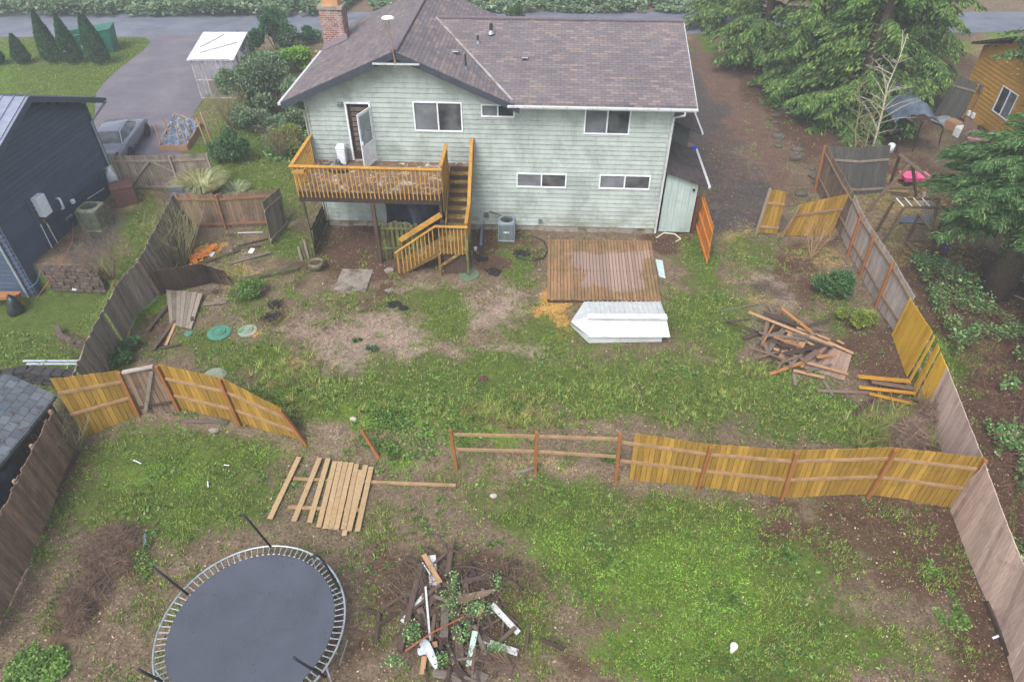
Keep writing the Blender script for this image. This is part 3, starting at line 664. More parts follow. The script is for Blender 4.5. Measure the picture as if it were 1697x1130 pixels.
def quads(C, size, aspect, tilt, rg, up=0.0, dirs=None):
    """leaf rhombs: centre C, half length size"""
    n = len(C); a = rg.uniform(0, 2*PI, n); e = rg.normal(0, tilt, n)+up
    if dirs is None: d = np.stack([np.cos(a)*np.cos(e), np.sin(a)*np.cos(e), np.sin(e)], 1)
    else: d = dirs/np.maximum(1e-6, np.linalg.norm(dirs, axis=1))[:, None]
    r = rg.normal(0, 1, (n, 3)); r[:, 2] *= .35; s = np.cross(d, np.array([0,0,1.0])+r*.45); s /= np.maximum(1e-6, np.linalg.norm(s, axis=1))[:, None]
    L = (size*rg.uniform(.6, 1.25, n))[:, None]; Wd = L*aspect
    V = np.stack([C-d*L, C-s*Wd-d*L*.1, C+d*L, C+s*Wd-d*L*.1], 1).reshape(-1, 3)
    return V, np.arange(n*4).reshape(-1, 4)
def cat(parts):
    V = []; Fc = []; o = 0
    for v, f in parts: V.append(v); Fc.append(f+o); o += len(v)
    return np.concatenate(V), np.concatenate(Fc)
GR1 = leafmat('lawn_grass', srgb(82,106,42), srgb(124,148,64), srgb(168,172,104), .6, .3)
GR2 = leafmat('clover_leaves', srgb(98,138,42), srgb(136,174,64), srgb(76,112,38), .5, .3)
GR3 = leafmat('dry_grass', srgb(158,142,92), srgb(128,120,66), srgb(186,168,120), .7, .25)
WD = leafmat('weed_leaves', srgb(62,94,40), srgb(96,128,56), srgb(132,156,88), .5, .3)
DL = leafmat('dead_leaves', srgb(112,82,56), srgb(146,112,82), srgb(200,186,164), .8, .3, 0)
IVY = leafmat('bramble_leaves', srgb(60,100,54), srgb(98,138,74), srgb(156,180,126), .45, .35)
rg = np.random.default_rng(5)
x, y = frame_pts(430000, seed=2); Wt = wsample(x, y); patch = fbm(x*1.7, y*1.7, 301, 4); p2 = fbm(x*5, y*5, 303, 3)
g = Wt[:, 0]+(patch-.5)*2.6+(p2-.5)*1.3
keep = (rg.uniform(0, 1, len(x)) < sst(.28, .82, g)) & (Wt[:, 4] < .5)
def not_in(x, y):
    k = np.ones(len(x), bool)
    for (cx, cy, r) in ((-6.0, 7.5, 2.0),): k &= (x-cx)**2+(y-cy)**2 > 0
    hu = (x-_b0.x)*HX.x+(y-_b0.y)*HX.y; hv = (x-_b0.x)*HV.x+(y-_b0.y)*HV.y
    k &= ~((hu > -.1) & (hu < 15.4) & (hv > -.1) & (hv < 9.5))
    k &= ~((x < -16.6) & (y > 19.8) & (y < 27.2))
    k &= ~inpoly(x, y, [P(*q) for q in dpts]); k &= (y < y0r-.3)
    return k
keep &= not_in(x, y); gx_, gy_ = x[keep], y[keep]
Pg = np.stack([gx_, gy_, hz(gx_, gy_)-.01], 1); hg = .05+.09*patch[keep]*rg.uniform(.4, 1.3, keep.sum())
V, Fc = blades(Pg, 4, hg, .011, .9, rg); npmesh('grass', V, Fc, GR1, kind='stuff', label='patchy green lawn grass over both yards', cat='grass')
print('grass', len(Fc))
# clover and low bright weeds
x, y = frame_pts(230000, seed=3); Wt = wsample(x, y); patch = fbm(x*1.3, y*1.3, 311, 4); p2 = fbm(x*4.5, y*4.5, 313, 3)
g = Wt[:, 1]+(patch-.5)*1.5+(p2-.5)*1.3+.12*(Wt[:,0]>.4); keep = (rg.uniform(0, 1, len(x)) < sst(.55, 1.0, g)) & not_in(x, y) & (Wt[:, 4] < .5)
C = np.repeat(np.stack([x[keep], y[keep], hz(x[keep], y[keep])], 1), 3, 0); C += rg.normal(0, 1, C.shape)*[.04, .04, .015]+[0,0,.04]
V, Fc = quads(C, .026, .6, .35, rg); npmesh('clover', V, Fc, GR2, kind='stuff', label='bright green clover and low weeds', cat='clover'); print('clover', len(Fc))
# broad-leaved weeds: clumps
x, y = frame_pts(62000, seed=4); Wt = wsample(x, y); patch = fbm(x*.8, y*.8, 321, 4); p2 = fbm(x*3, y*3, 323, 3)
low = y < 16.5
g = np.maximum(Wt[:, 1]*.7, Wt[:, 0]*.55)+(patch-.5)*1.7+(p2-.5)*1.0+.12*low; keep = (rg.uniform(0, 1, len(x)) < sst(.42, 1.0, g)*.75) & not_in(x, y) & (Wt[:, 4] < .5) & (y < 36)
n = keep.sum(); c0 = np.stack([x[keep], y[keep], hz(x[keep], y[keep])+.01], 1); parts = []
k = 7; C = np.repeat(c0, k, 0); a = rg.uniform(0, 2*PI, n*k); s = np.repeat(rg.uniform(.03, .075, n), k); e = rg.uniform(.1, .9, n*k)
D = np.stack([np.cos(a)*np.cos(e), np.sin(a)*np.cos(e), np.sin(e)], 1); C = C+D*s[:, None]*1.2
V, Fc = quads(C, s, .36, 0, rg, dirs=D); npmesh('weeds', V, Fc, WD, kind='stuff', label='broad-leaved green weeds dotted over the lawns', cat='weeds'); print('weeds', len(Fc))
# dry straw-coloured grass
x, y = frame_pts(120000, seed=6); Wt = wsample(x, y); patch = fbm(x*2, y*2, 331, 4)
keep = (rg.uniform(0, 1, len(x)) < sst(.4, 1.0, Wt[:, 6]+(patch-.5)*1.4)*.8+.03*(patch > .5)) & not_in(x, y) & (Wt[:, 4] < .5) 
Pg = np.stack([x[keep], y[keep], hz(x[keep], y[keep])-.01], 1)
V, Fc = blades(Pg, 4, np.full(len(Pg), .1), .011, 1.7, rg); npmesh('dry_grass', V, Fc, GR3, kind='stuff', label='dry straw-coloured grass between the green patches', cat='dry grass')
# long hanging grass on the bank and in rank patches
def rank(cx, cy, rx, ry, n, hh, m=None, seed=0):
    r2 = np.random.default_rng(seed+int(cx)); q = r2.normal(0, .5, (n, 2)); out = []
    for a, b in q:
        g = G(cx+a*rx, cy+b*ry); out.append((g.x, g.y, g.z))
    return np.array(out)
RK = [(820,690,120,24,260,.4),(470,630,70,40,220,.35),(1010,650,90,26,140,.25),(1130,690,60,20,60,.3),(1480,715,60,36,260,.55),(1215,660,60,16,90,.3),(440,690,80,20,100,.3),(540,650,70,20,100,.25),(640,690,60,30,120,.25),(940,700,90,20,70,.25),(1300,690,120,22,60,.2),(1240,610,60,20,90,.25),(555,500,40,10,40,.2),(590,510,30,12,40,.2)]
Vs = []; Vd = []
for i, (a, b, c, d_, n, hh) in enumerate(RK):
    q = rank(a, b, c, d_, n, hh, seed=i); q = q[:int(len(q)*.6)]; hv_ = np.full(len(q), hh*.62)*rg.uniform(.5, 1.2, len(q))
    k = int(len(q)*(.28 if i in (0, 1, 4) else .08)); 
    Vs.append(blades(q[k:], 14, hv_[k:], .014, 1.5, rg)); Vd.append(blades(q[:k], 14, hv_[:k], .014, 1.7, rg))
npmesh('rank_grass', *cat(Vs), GR1, kind='stuff', label='long rank green grass hanging over the bank', cat='long grass')
npmesh('dead_grass', *cat(Vd), GR3, kind='stuff', label='long dead grass matted on the bank', cat='long dry grass')
# fallen leaves and litter
x, y = frame_pts(46000, seed=8); patch = fbm(x*.9, y*.9, 341, 4); Wt = wsample(x, y)
keep = (rg.uniform(0, 1, len(x)) < sst(.4, .7, patch)*.8+.15) & not_in(x, y)
C = np.stack([x[keep], y[keep], hz(x[keep], y[keep])+.02], 1); V, Fc = quads(C, rg.uniform(.012, .035, len(C)), .6, .25, rg)
npmesh('fallen_leaves', V, Fc, DL, kind='stuff', label='brown and pale fallen leaves and chips over the ground', cat='leaf litter')
# crumbs of soil
x, y = frame_pts(150000, seed=19); Wt = wsample(x, y); keep = not_in(x, y) & (y < 34) & (Wt[:, 0]+Wt[:, 1] < .75+.3*(fbm(x*2, y*2, 371, 3)-.5)); C = np.stack([x[keep], y[keep], hz(x[keep], y[keep])+.012], 1)
V, Fc = quads(C, rg.uniform(.012, .034, len(C)), .75, .5, rg); npmesh('soil_crumbs', V, Fc, leafmat('soil_crumb', srgb(84,68,54), srgb(112,92,74), srgb(160,142,120), .95, .2, 0), kind='stuff', label='loose crumbs of soil and bark over the bare ground', cat='soil')
# twigs
x, y = frame_pts(9000, seed=9); keep = not_in(x, y) & (y < 32); C = np.stack([x[keep], y[keep], hz(x[keep], y[keep])+.025], 1)
V, Fc = quads(C, rg.uniform(.05, .22, len(C)), .035, .05, rg); npmesh('twigs', V, Fc, mat('twig_bark', srgb(104,80,64), srgb(150,124,100), isl=.35, bump=0), kind='stuff', label='small dead twigs strewn over the ground', cat='twigs')
# ---------------------------------------------------------------- plants that are things
LEAF_DK = leafmat('shrub_leaves_dark', srgb(46,76,44), srgb(76,112,64), srgb(110,142,92), .5, .3)
LEAF_YG = leafmat('shrub_leaves_yellow', srgb(98,118,44), srgb(132,150,66), srgb(150,150,84), .5, .3)
LEAF_HZ = leafmat('rhododendron_leaves', srgb(70,94,66), srgb(104,128,94), srgb(146,162,124), .5, .3)
LEAF_BL = leafmat('blue_green_needles', srgb(44,76,40), srgb(78,110,62), srgb(126,148,98), .55, .3)
LEAF_CE = leafmat('cedar_sprays', srgb(50,82,40), srgb(86,118,58), srgb(138,154,82), .6, .38)
LEAF_AR = leafmat('arborvitae_sprays', srgb(40,76,50), srgb(64,104,66), srgb(86,122,76), .6, .3)
BARK = mat('bark', srgb(104,88,74), srgb(70,60,52), ns=6, isl=0, bump=.5)
BIRCH = mat('pale_bark', srgb(176,170,154), srgb(140,132,112), ns=6, isl=0)
TWIGM = mat('bare_twigs', srgb(128,110,88), srgb(98,80,62), isl=.2, bump=0)
TWIGG = mat('mossy_twigs', srgb(134,130,92), srgb(104,98,66), isl=.25, bump=0)
def stems(m, base, n, hgt, spread, r0, rnd, fork=3):
    for i in range(n):
        a = rnd.uniform(0, 2*PI); s = rnd.uniform(.2, 1)*spread; hh = hgt*rnd.uniform(.65, 1)
        p = Vector(base)+Vector((math.cos(a), math.sin(a), 0))*.06*spread; q = p+Vector((math.cos(a)*s*.45, math.sin(a)*s*.45, hh*.5)); t = p+Vector((math.cos(a+.3)*s, math.sin(a+.3)*s, hh))
        m.tube([p, q, t], [r0, r0*.7, r0*.3], 4)
        for k in range(fork):
            b = q.lerp(t, rnd.uniform(0, .7)); aa = rnd.uniform(0, 2*PI); e = b+Vector((math.cos(aa)*hh*.22, math.sin(aa)*hh*.22, hh*rnd.uniform(.15, .35)))
            m.tube([b, e], [r0*.45, r0*.15], 3)
            for kk in range(2):
                b2 = b.lerp(e, rnd.uniform(.3, .9)); aa = rnd.uniform(0, 2*PI); m.tube([b2, b2+Vector((math.cos(aa)*hh*.1, math.sin(aa)*hh*.1, hh*rnd.uniform(.08, .2)))], [r0*.3, r0*.1], 3)
def bare_shrub(name, label, base, n, hgt, spread, r0, m_, seed, group=None, fork=4):
    t = thing(name, label, 'shrub', base, 0, group); m = MB(); stems(m, base, n, hgt, spread, r0, random.Random(seed), fork); m.build('branches', m_, t); return t
def shrub(name, label, cat_, c, rx, ry, hgt, leafm, n, size, seed, aspect=.5, group=None, lobes=7, stemm=None, up=.2, base_z=None):
    r2 = np.random.default_rng(seed); c = Vector(c); t = thing(name, label, cat_, c, 0, group)
    L = []                               # lobes
    for i in range(lobes):
        a = r2.uniform(0, 2*PI); k = r2.uniform(.15, .8)
        L.append((math.cos(a)*rx*k, math.sin(a)*ry*k, hgt*r2.uniform(.25, .75), r2.uniform(.26, .56)))
    li = r2.integers(0, lobes, n); L = np.array(L)[li]; d = r2.normal(0, 1, (n, 3)); d /= np.linalg.norm(d, axis=1)[:, None]
    rr = r2.uniform(.25, 1, n)**.35*(1+.18*np.sin(d[:, 0]*5+d[:, 2]*7+seed))
    C = np.stack([L[:, 0]+d[:, 0]*rx*L[:, 3]*rr, L[:, 1]+d[:, 1]*ry*L[:, 3]*rr, L[:, 2]+d[:, 2]*hgt*.5*L[:, 3]*rr*1.1], 1)
    C[:, 2] = np.abs(C[:, 2])+.03
    D = d*.7+r2.normal(0, .5, (n, 3)); D[:, 2] += up
    V, Fc = quads(C+np.array(c), np.full(n, size), aspect, 0, r2, dirs=D)
    npmesh('foliage', V, Fc, leafm, t)
    m = MB(); stems(m, c, 7, hgt*.8, min(rx, ry)*.8, .02*max(1, hgt/1.5), random.Random(seed), 3); m.build('stems', stemm or BARK, t)
    return t
def cone_tree(label, base, hgt, r, n, seed, group, leafm=None, lean=0):
    r2 = np.random.default_rng(seed); t = thing('columnar_evergreen', label, 'tree', base, 0, group)
    u = r2.uniform(0, 1, n)**.8; z = .15+u*(hgt-.15); a = r2.uniform(0, 2*PI, n)
    rad = r*np.minimum(1, (1-u)*1.25+.02)**.8*(.72+.32*r2.uniform(0, 1, n)**.5)*(1+.12*np.sin(a*4+z*3)); rad *= np.minimum(1, .6+z*.8)
    C = np.array(base)+np.stack([np.cos(a)*rad, np.sin(a)*rad, z], 1); D = np.stack([np.cos(a)*.5, np.sin(a)*.5, np.full(n, 1.0)], 1)+r2.normal(0, .3, (n, 3))
    V, Fc = quads(C, np.full(n, .09), .4, 0, r2, dirs=D); npmesh('crown', V, Fc, leafm or LEAF_AR, t)
    m = MB(); m.tube([base, Vector(base)+Vector((0,0,hgt*.8))], [.09, .03], 6); m.build('trunk', BARK, t); return t
def conifer(name, label, base, hgt, r, nb, seed, leafm, size=.13, droop=.45, group=None, z0=.06, per=40, spread=.24, aspect=.3, shape=.75, azlim=None, hang=.6, cap=99):
    """limbs that droop, each carrying flat sprays"""
    r2 = np.random.default_rng(seed); base = Vector(base); t = thing(name, label, 'tree', base, 0, group)
    tr = MB(); tr.tube([base-Vector((0,0,.3)), base+Vector((.05,0,hgt*.5)), base+Vector((0,0,hgt))], [r*.07+.08, r*.045+.04, .03], 9); tr.build('trunk', BARK, t, smooth=True)
    lim = MB(); Cs = []; Ds = []
    for i in range(nb):
        u = z0+(1-z0)*(i+r2.uniform(0, 1))/nb; zt = base.z+u*hgt; a = r2.uniform(0, 2*PI) if azlim is None else r2.uniform(*azlim)
        L = r*max(.05, (1-u))**shape*r2.uniform(.7, 1.12)*(1 if u > .12 else .85); L = min(max(L, .3), cap*r2.uniform(.8,1.05))
        s = np.linspace(0, 1, 9); out = s*L; rise = .22*L*np.sin(s*1.6)*(1 if u > .3 else .6)-droop*L*s**2*.6
        ax = np.array([math.cos(a), math.sin(a), 0]); side = np.array([-ax[1], ax[0], 0]); bend = r2.normal(0, .12)*L
        line = np.array([base.x, base.y, zt])+out[:, None]*ax+(s**2*bend)[:, None]*side+rise[:, None]*np.array([0,0,1])
        lim.tube([Vector(p) for p in line[::2]], [.012+.014*L*(1-k*.22) for k in range(5)], 4, caps=False)
        m_ = int(per*L); 
        if m_ < 3: m_ = 3
        ss = r2.uniform(.12, 1, m_)**.8; idx = ss*8; i0 = np.minimum(idx.astype(int), 7); fr = (idx-i0)[:, None]
        pc = line[i0]*(1-fr)+line[i0+1]*fr; off = r2.normal(0, 1, m_)*spread*L*(1.15-ss)*.8+r2.normal(0, .07, m_)
        sgn = np.sign(off)
        for j in range(4):               # spray: leaflets along a side twig
            f = (j+.6)/4; oo = off*f; C = pc+oo[:, None]*side+(np.abs(oo)*.5)[:, None]*ax+np.stack([np.zeros(m_)]*2+[-hang*np.abs(oo)*f-.03*r2.uniform(0, 1, m_)], 1)+r2.normal(0, .03, (m_, 3))
            Dr = ax*.8+side*sgn[:, None]*.8+np.array([0,0,-hang*.9])+r2.normal(0, .25, (m_, 3)); Cs.append(C); Ds.append(Dr)
    lim.build('limbs', BARK, t)
    C = np.concatenate(Cs); D = np.concatenate(Ds); V, Fc = quads(C, np.full(len(C), size), aspect, 0, r2, dirs=D)
    npmesh('crown', V, Fc, leafm, t); return t, len(Fc)
# ---------------------------------------------------------------- timber
def woodmat(name, c1, c2, streak=(9,9,.7), moss=None, isl=.14, thr=.55, rough=.85, dark=None, obr=0, wthr=.55):
    if name in _mc: return _mc[name]
    t = NT(name); v = t.obj(streak); f = t.noise(v, 2.2, 5, .7, .2); g = t.noise(t.obj((1,1,1)), 1.3, 4, .65)
    c = t.mix(t.ramp(f, [(.3, 0.0), (.7, 1.0)]), c1, c2)
    c = t.mix(t.ramp(g, [(wthr, 0.0), (wthr+.25, .75)]), c, dark or sc(c1, .55))
    if moss: c = t.mix(t.ramp(t.noise(t.obj(), 2.6, 5, .7, .5), [(thr, 0.0), (thr+.14, .85)]), c, moss)
    k = t.noise(t.obj(), 9, 2, .5); c = t.mix(t.ramp(k, [(.68, 0.0), (.74, .5)]), c, sc(c1, .4))      # knots
    if isl:
        rn = t.n('ShaderNodeNewGeometry').outputs['Random Per Island']; c = t.mix(1.0, c, t.comb(t.rnd(1-isl, 1+isl)), 'MULTIPLY')
        wr_ = t.math('FRACT', t.math('MULTIPLY', rn, 7.31)); c = t.mix(t.math('MULTIPLY', t.ramp(wr_, [(.62, 0.0), (.95, 1.0)]), t.ramp(g, [(.35, .75), (.6, .25)])), c, dark or sc(c1, .55))
    if obr: c = t.mix(1.0, c, t.comb(t.rnd(1-obr, 1+obr, False)), 'MULTIPLY')
    t.bump(f, .35, .01); m = t.fin(c, rough, .1); _mc[name] = m; return m
YEL = woodmat('ochre_stained_boards', srgb(162,128,56), srgb(124,96,42), isl=.26, dark=srgb(112,84,28), moss=srgb(112,100,34), thr=.62)
YEL2 = woodmat('bright_ochre_boards', srgb(206,164,58), srgb(182,140,44), isl=.05, dark=srgb(150,112,34))
ORG = woodmat('orange_stained_post', srgb(148,98,58), srgb(116,76,46), isl=.12, dark=srgb(96,64,42))
ORG2 = woodmat('orange_new_boards', srgb(200,128,58), srgb(168,98,42), isl=.14)
RAILM = woodmat('bare_rail', srgb(160,132,100), srgb(128,100,76), streak=(2,2,2), isl=.1, dark=srgb(116,96,74))
GRYF = woodmat('weathered_grey_boards', srgb(144,134,122), srgb(104,94,84), isl=.24, dark=srgb(70,62,55), moss=srgb(92,90,66), thr=.62)
BRNF = woodmat('weathered_brown_boards', srgb(138,116,97), srgb(99,82,68), isl=.24, dark=srgb(66,54,45), moss=srgb(96,88,62), thr=.6)
SILV = woodmat('silver_weathered_boards', srgb(176,166,160), srgb(130,116,108), isl=.16, dark=srgb(108,92,82))
PINK = woodmat('rose_grey_boards', srgb(198,174,162), srgb(168,144,132), isl=.12, dark=srgb(128,106,96))
REDP = woodmat('red_brown_post', srgb(104,58,46), srgb(78,44,36), isl=.1)
PALE = woodmat('new_pale_boards', srgb(168,144,110), srgb(142,118,88), streak=(6,6,6), isl=.08, dark=srgb(150,118,84), obr=.06)
DARKW = woodmat('dark_wet_wood', srgb(84,68,58), srgb(58,48,42), isl=.15, dark=srgb(42,36,32))
MOSSW = woodmat('mossy_green_boards', srgb(98,100,62), srgb(66,66,44), isl=.2, dark=srgb(42,40,30), moss=srgb(116,126,62), thr=.5)
DULLO = woodmat('dull_orange_rail', srgb(140,104,76), srgb(112,82,60), isl=.1, dark=srgb(84,62,48))
def bay(m, A0, B0, A1, B1, bw=.14, th=.02, jit=.012, gap=.013, skip=(), off=0.0, rnd=random, follow=True, drop=()):
    d = (B0-A0); L = Vector((d.x, d.y, 0)).length; n = max(1, round(L/bw)); nn = Vector((-d.y, d.x, 0)).normalized(); k = 0
    for i in range(n):
        if i in skip: continue
        a = (i*L/n+gap/2)/L; b = ((i+1)*L/n-gap/2)/L; j = rnd.uniform(-jit, jit); j2 = rnd.uniform(-.004, .004)
        q = []
        for (s0, s1) in ((A0, B0), (A1, B1)):
            pa = s0.lerp(s1, a); pb = s0.lerp(s1, b)
            if s0 is A0 and follow:
                pa.z = ground(pa.x, pa.y).z+.04; pb.z = ground(pb.x, pb.y).z+.04
            if s0 is A1: pa.z += j; pb.z += j
            q += [pa+nn*(off+j2), pb+nn*(off+j2), pb+nn*(off+j2+th), pa+nn*(off+j2+th)]
        m.hexa(q)
    return nn
def post(base, top, m_, parent, w=.09, name='post'):
    m = MB(); m.beam(base-(top-base).normalized()*.15, top, w, w, up=(0,1,0)); o = m.build(name, m_, parent, bevel=.006); return o
def onfence(A, B, px, py):
    """where the pixel's ray meets the vertical plane through A, B"""
    n = Vector((-(B-A).y, (B-A).x, 0)); d = ray(px, py); o = Vector((0,0,H)); t = (A-o).dot(n)/d.dot(n); return o+d*t
def fence(name, label, posts, boards, rails=RAILM, postm=ORG, side=1, rail_f=(.28, .76), bw=.14, cat_='fence', group=None, skips={}, boards_in=None, th=.02, ph=.0, rail_w=(.045, .09), postskip=(), follow=True, jit=.012, seed=1, railskip=()):
    """posts: list of (base Vector, top Vector); boards on the far side (side=1) or near side (-1) of the rails"""
    rnd = random.Random(seed); t = thing(name, label, cat_, posts[0][0], 0, group)
    for i in range(len(posts)-1):
        (A0, A1), (B0, B1) = posts[i], posts[i+1]; d = B0-A0; nn = Vector((-d.y, d.x, 0)).normalized()*side
        if boards_in is None or i in boards_in:
            m = MB(); bay(m, A0, B0, A1, B1, bw, th, jit, off=.07*side if side > 0 else -.07-th, rnd=rnd, skip=skips.get(i, ()), follow=follow)
            m.build('board_panel', boards[i % len(boards)] if isinstance(boards, list) else boards, t)
        if i not in railskip:
            for f in rail_f:
                m = MB(); m.beam(A0.lerp(A1, f)+nn*.045, B0.lerp(B1, f)+nn*.045, rail_w[0], rail_w[1]); m.build('rail', rails, t)
    for i, (b, tp) in enumerate(posts):
        if i in postskip: continue
        post(b, tp+(tp-b).normalized()*ph, postm, t)
    return t
def ph_(base_px, hgt, lean=(0,0)):      # post from base pixel and height
    b = G(*base_px); return (b, b+Vector((lean[0], lean[1], hgt)))
def pp(bases, tops):                    # posts from base pixels and top pixels, kept in the fence's plane
    B = [G(*q) for q in bases]; out = []
    for i, b in enumerate(B):
        j = min(i, len(B)-2); out.append((b, onfence(B[j], B[j+1], *tops[i])))
    return out
# middle fence
f1 = pp([(757,779),(887,783),(1020,797),(1157,811),(1295,829),(1438,824),(1580,846)], [(746,712),(889,715),(1028,718),(1178,740),(1320,750),(1485,745),(1634,762)])
fa = thing('rail_fence', 'bare two-rail fence of orange posts left without boards', 'fence', f1[0][0])
for (b, tp) in f1[:3]: post(b, tp, ORG, fa)
for i in range(2):
    for f in (.5, .86):
        m = MB(); m.beam(f1[i][0].lerp(f1[i][1], f)+Vector((0,.05,0)), f1[i+1][0].lerp(f1[i+1][1], f)+Vector((0,.05,0)), .05, .085); m.build('rail', RAILM, fa)
e0 = f1[2][0].lerp(f1[3][0], .14); e1 = f1[2][1].lerp(f1[3][1], .14)
fp = [(f1[2][0]+Vector((.08,0,0)), f1[2][1]+Vector((.08,0,0)))]+f1[3:]
fb = fence('board_fence', 'long ochre-stained board fence with orange posts along the bank', fp, YEL, side=1, rail_f=(.42, .8), skips={0: (0, 1)}, postskip=(0,), bw=.15, seed=4)
# leaning lone post
b = G(629, 760); tb = P(599, 712, b.z+1.05); lp = MB(); lp.beam(b-(tb-b)*.1, tb, .09, .09, up=(0,1,0)); lp.build('fence_post', ORG, origin=b, bevel=.006, label='lone orange fence post leaning left on the bank', cat='post')
# left ochre fence, leaning away at its end
f2 = pp([(297,681),(398,706),(507,737)], [(259,607),(363,629),(464,680)])
fence('board_fence', 'ochre board fence leaning downhill beside the old wooden gate', f2, YEL, side=1, rail_f=(.34, .72), bw=.15, seed=5)
f3 = pp([(140,728),(231,690)], [(82,631),(197,617)])
fence('board_fence', 'short ochre fence panel between the gate and the grey shed', f3, YEL, side=1, rail_f=(.42, .78), bw=.15, seed=6, postskip=(0,))
# old gate between them
gt = thing('wooden_gate', 'old weathered gate with a diagonal brace between two ochre fences', 'gate', G(231, 690))
ga, gb = (f3[1][0]+Vector((.1,0,0)), f3[1][1]+Vector((.1,0,.02))), (f2[0][0]-Vector((.1,0,0)), f2[0][1]-Vector((.1,0,-.02)))
m = MB(); bay(m, ga[0], gb[0], ga[1], gb[1], .16, .02, .02, .02, off=.05, rnd=random.Random(9)); m.build('board_panel', BRNF, gt)
m = MB(); m.beam(ga[1]+Vector((0,0,-.02)), gb[1]+Vector((0,0,-.02)), .12, .06); m.build('top_rail', SILV, gt)
m = MB(); m.beam(ga[0]+Vector((.2,-.02,.3)), gb[1]+Vector((-.1,-.02,-.2)), .03, .1); m.build('brace', GRYF, gt)
m = MB(); m.beam(ga[0].lerp(ga[1], .2)+Vector((0,0,0)), gb[0].lerp(gb[1], .2), .03, .1); m.build('rail', DARKW, gt)
# left boundary fences
F4 = [ph_((125,743),1.65,(-.05,0)), ph_((99,800),1.65,(-.08,0)), ph_((76,858),1.65,(-.1,0)), ph_((40,942),1.65,(-.1,0)), ph_((-30,1085),1.65)]
fence('board_fence', 'tall weathered brown board fence beside the dark shed at the left edge', F4, BRNF, rails=BRNF, postm=BRNF, side=1, rail_f=(.9,), bw=.13, jit=.05, seed=8)
m = MB(); a, b = G(129, 752, .06), G(78, 846, .06); m.beam(a, b, .14, .14); m.build('timber_beam', DARKW, origin=a, label='rotting beam along the foot of the brown fence', cat='beam')
F5 = pp([(322,380),(263,488),(221,524),(178,612),(150,690)], [(283,322),(226,430),(190,470),(141,560),(108,640)])
fence('board_fence', 'weathered grey board fence stepping down past the blue house', F5, GRYF, rails=GRYF, postm=REDP, side=1, rail_f=(.93,), bw=.13, jit=.05, seed=10, postskip=(0,1,4), skips={2: (11,), 3: (9,)})
post(F5[1][0]+Vector((.08,-.05,0)), F5[1][1]+Vector((.05,-.05,.05)), BRNF, bpy.data.objects[[o.name for o in COL.objects if o.name.startswith('board_fence')][-1]])
F6 = pp([(306,380),(374,379),(446,375)], [(284,321),(357,323),(432,315)])
F6[2] = (F6[2][0]+Vector((.75,0,0)), F6[2][1]+Vector((.75,0,0)))
fence('board_fence', 'weathered brown fence with an orange rail behind the bare shrub', F6, BRNF, rails=DULLO, postm=DULLO, side=1, rail_f=(.12, .84), bw=.13, jit=.05, seed=12, postskip=(0,2))
F6b = pp([(481,379),(453,409)], [(466,311),(437,335)])
fence('board_fence', 'open weathered fence leaf standing square to the brown fence', F6b, GRYF, rails=GRYF, postm=GRYF, side=-1, rail_f=(.15, .8), bw=.15, jit=.01, seed=13, postskip=(0,1))
# far left gate with Z braces
F7 = [ph_((205,318),1.75), ph_((300,317),1.75), ph_((360,314),1.75)]
g7 = fence('double_gate', 'wide grey driveway gate with diagonal braces beside the blue house', F7, GRYF, rails=GRYF, postm=GRYF, side=1, rail_f=(.12, .85), bw=.13, jit=.01, seed=14, cat_='gate')
for (i, a, b_) in ((0, .15, .82), (0, .82, .15)):
    A0, A1 = F7[i]; B0, B1 = F7[i+1]; md = A0.lerp(B0, .55), A1.lerp(B1, .55)
m = MB(); m.beam(F7[0][0]+Vector((.3,0,.2)), F7[0][0].lerp(F7[1][0], .62)+Vector((0,0,1.5)), .03, .1); m.build('brace', GRYF, g7)
m = MB(); m.beam(F7[0][0].lerp(F7[1][0], .66)+Vector((0,0,1.5)), F7[1][0].lerp(F7[2][0], .6)+Vector((0,0,.3)), .03, .1); m.build('brace', GRYF, g7)
# fallen panels beside the grey fence
def leanpanel(name, label, A0, B0, A1, B1, m_, bw=.13, th=.02, rail=(.15,.8), group=None, railm=None, skip=(), seed=1):
    t = thing(name, label, 'fence panel', A0, 0, group); d = (B0-A0).normalized(); n = d.cross((A1-A0)).normalized()
    m = MB(); L = (B0-A0).length; k = max(1, round(L/bw)); rnd = random.Random(seed)
    for i in range(k):
        if i in skip: continue
        a = (i+.03)/k; b_ = (i+.97)/k; j = rnd.uniform(-.03, .03); q = []
        for (s0, s1) in ((A0, B0), (A1, B1)):
            pa, pb = s0.lerp(s1, a), s0.lerp(s1, b_); e = (A1-A0).normalized()*j
            if s0 is A1: pa += e; pb += e
            q += [pa, pb, pb+n*th, pa+n*th]
        m.hexa(q)
    m.build('board_panel', m_, t)
    for f in rail:
        m = MB(); m.beam(A0.lerp(A1, f)-n*.02, B0.lerp(B1, f)-n*.02, .09, .04, up=n); m.build('rail', railm or m_, t)
    return t
leanpanel('fallen_panel', 'collapsed dark fence panel leaning against the grey fence', G(266,488,.03), G(352,470,.05), P(247,450,1.25), P(333,437,1.2), DARKW, rail=(.12,.6), seed=3)
leanpanel('fallen_panel', 'wedge of dark fence boards tipped on the ground beyond the collapsed panel', G(352,470,.05), G(388,474,.04), P(333,437,1.1), G(376,462,.35), DARKW, rail=(.5,), seed=4)
leanpanel('fallen_panel', 'grey fence boards lying flat below the collapsed panel', G(283,540,.06), G(318,548,.06), G(278,488,.2), G(338,492,.16), GRYF, rail=(.2,), seed=5)
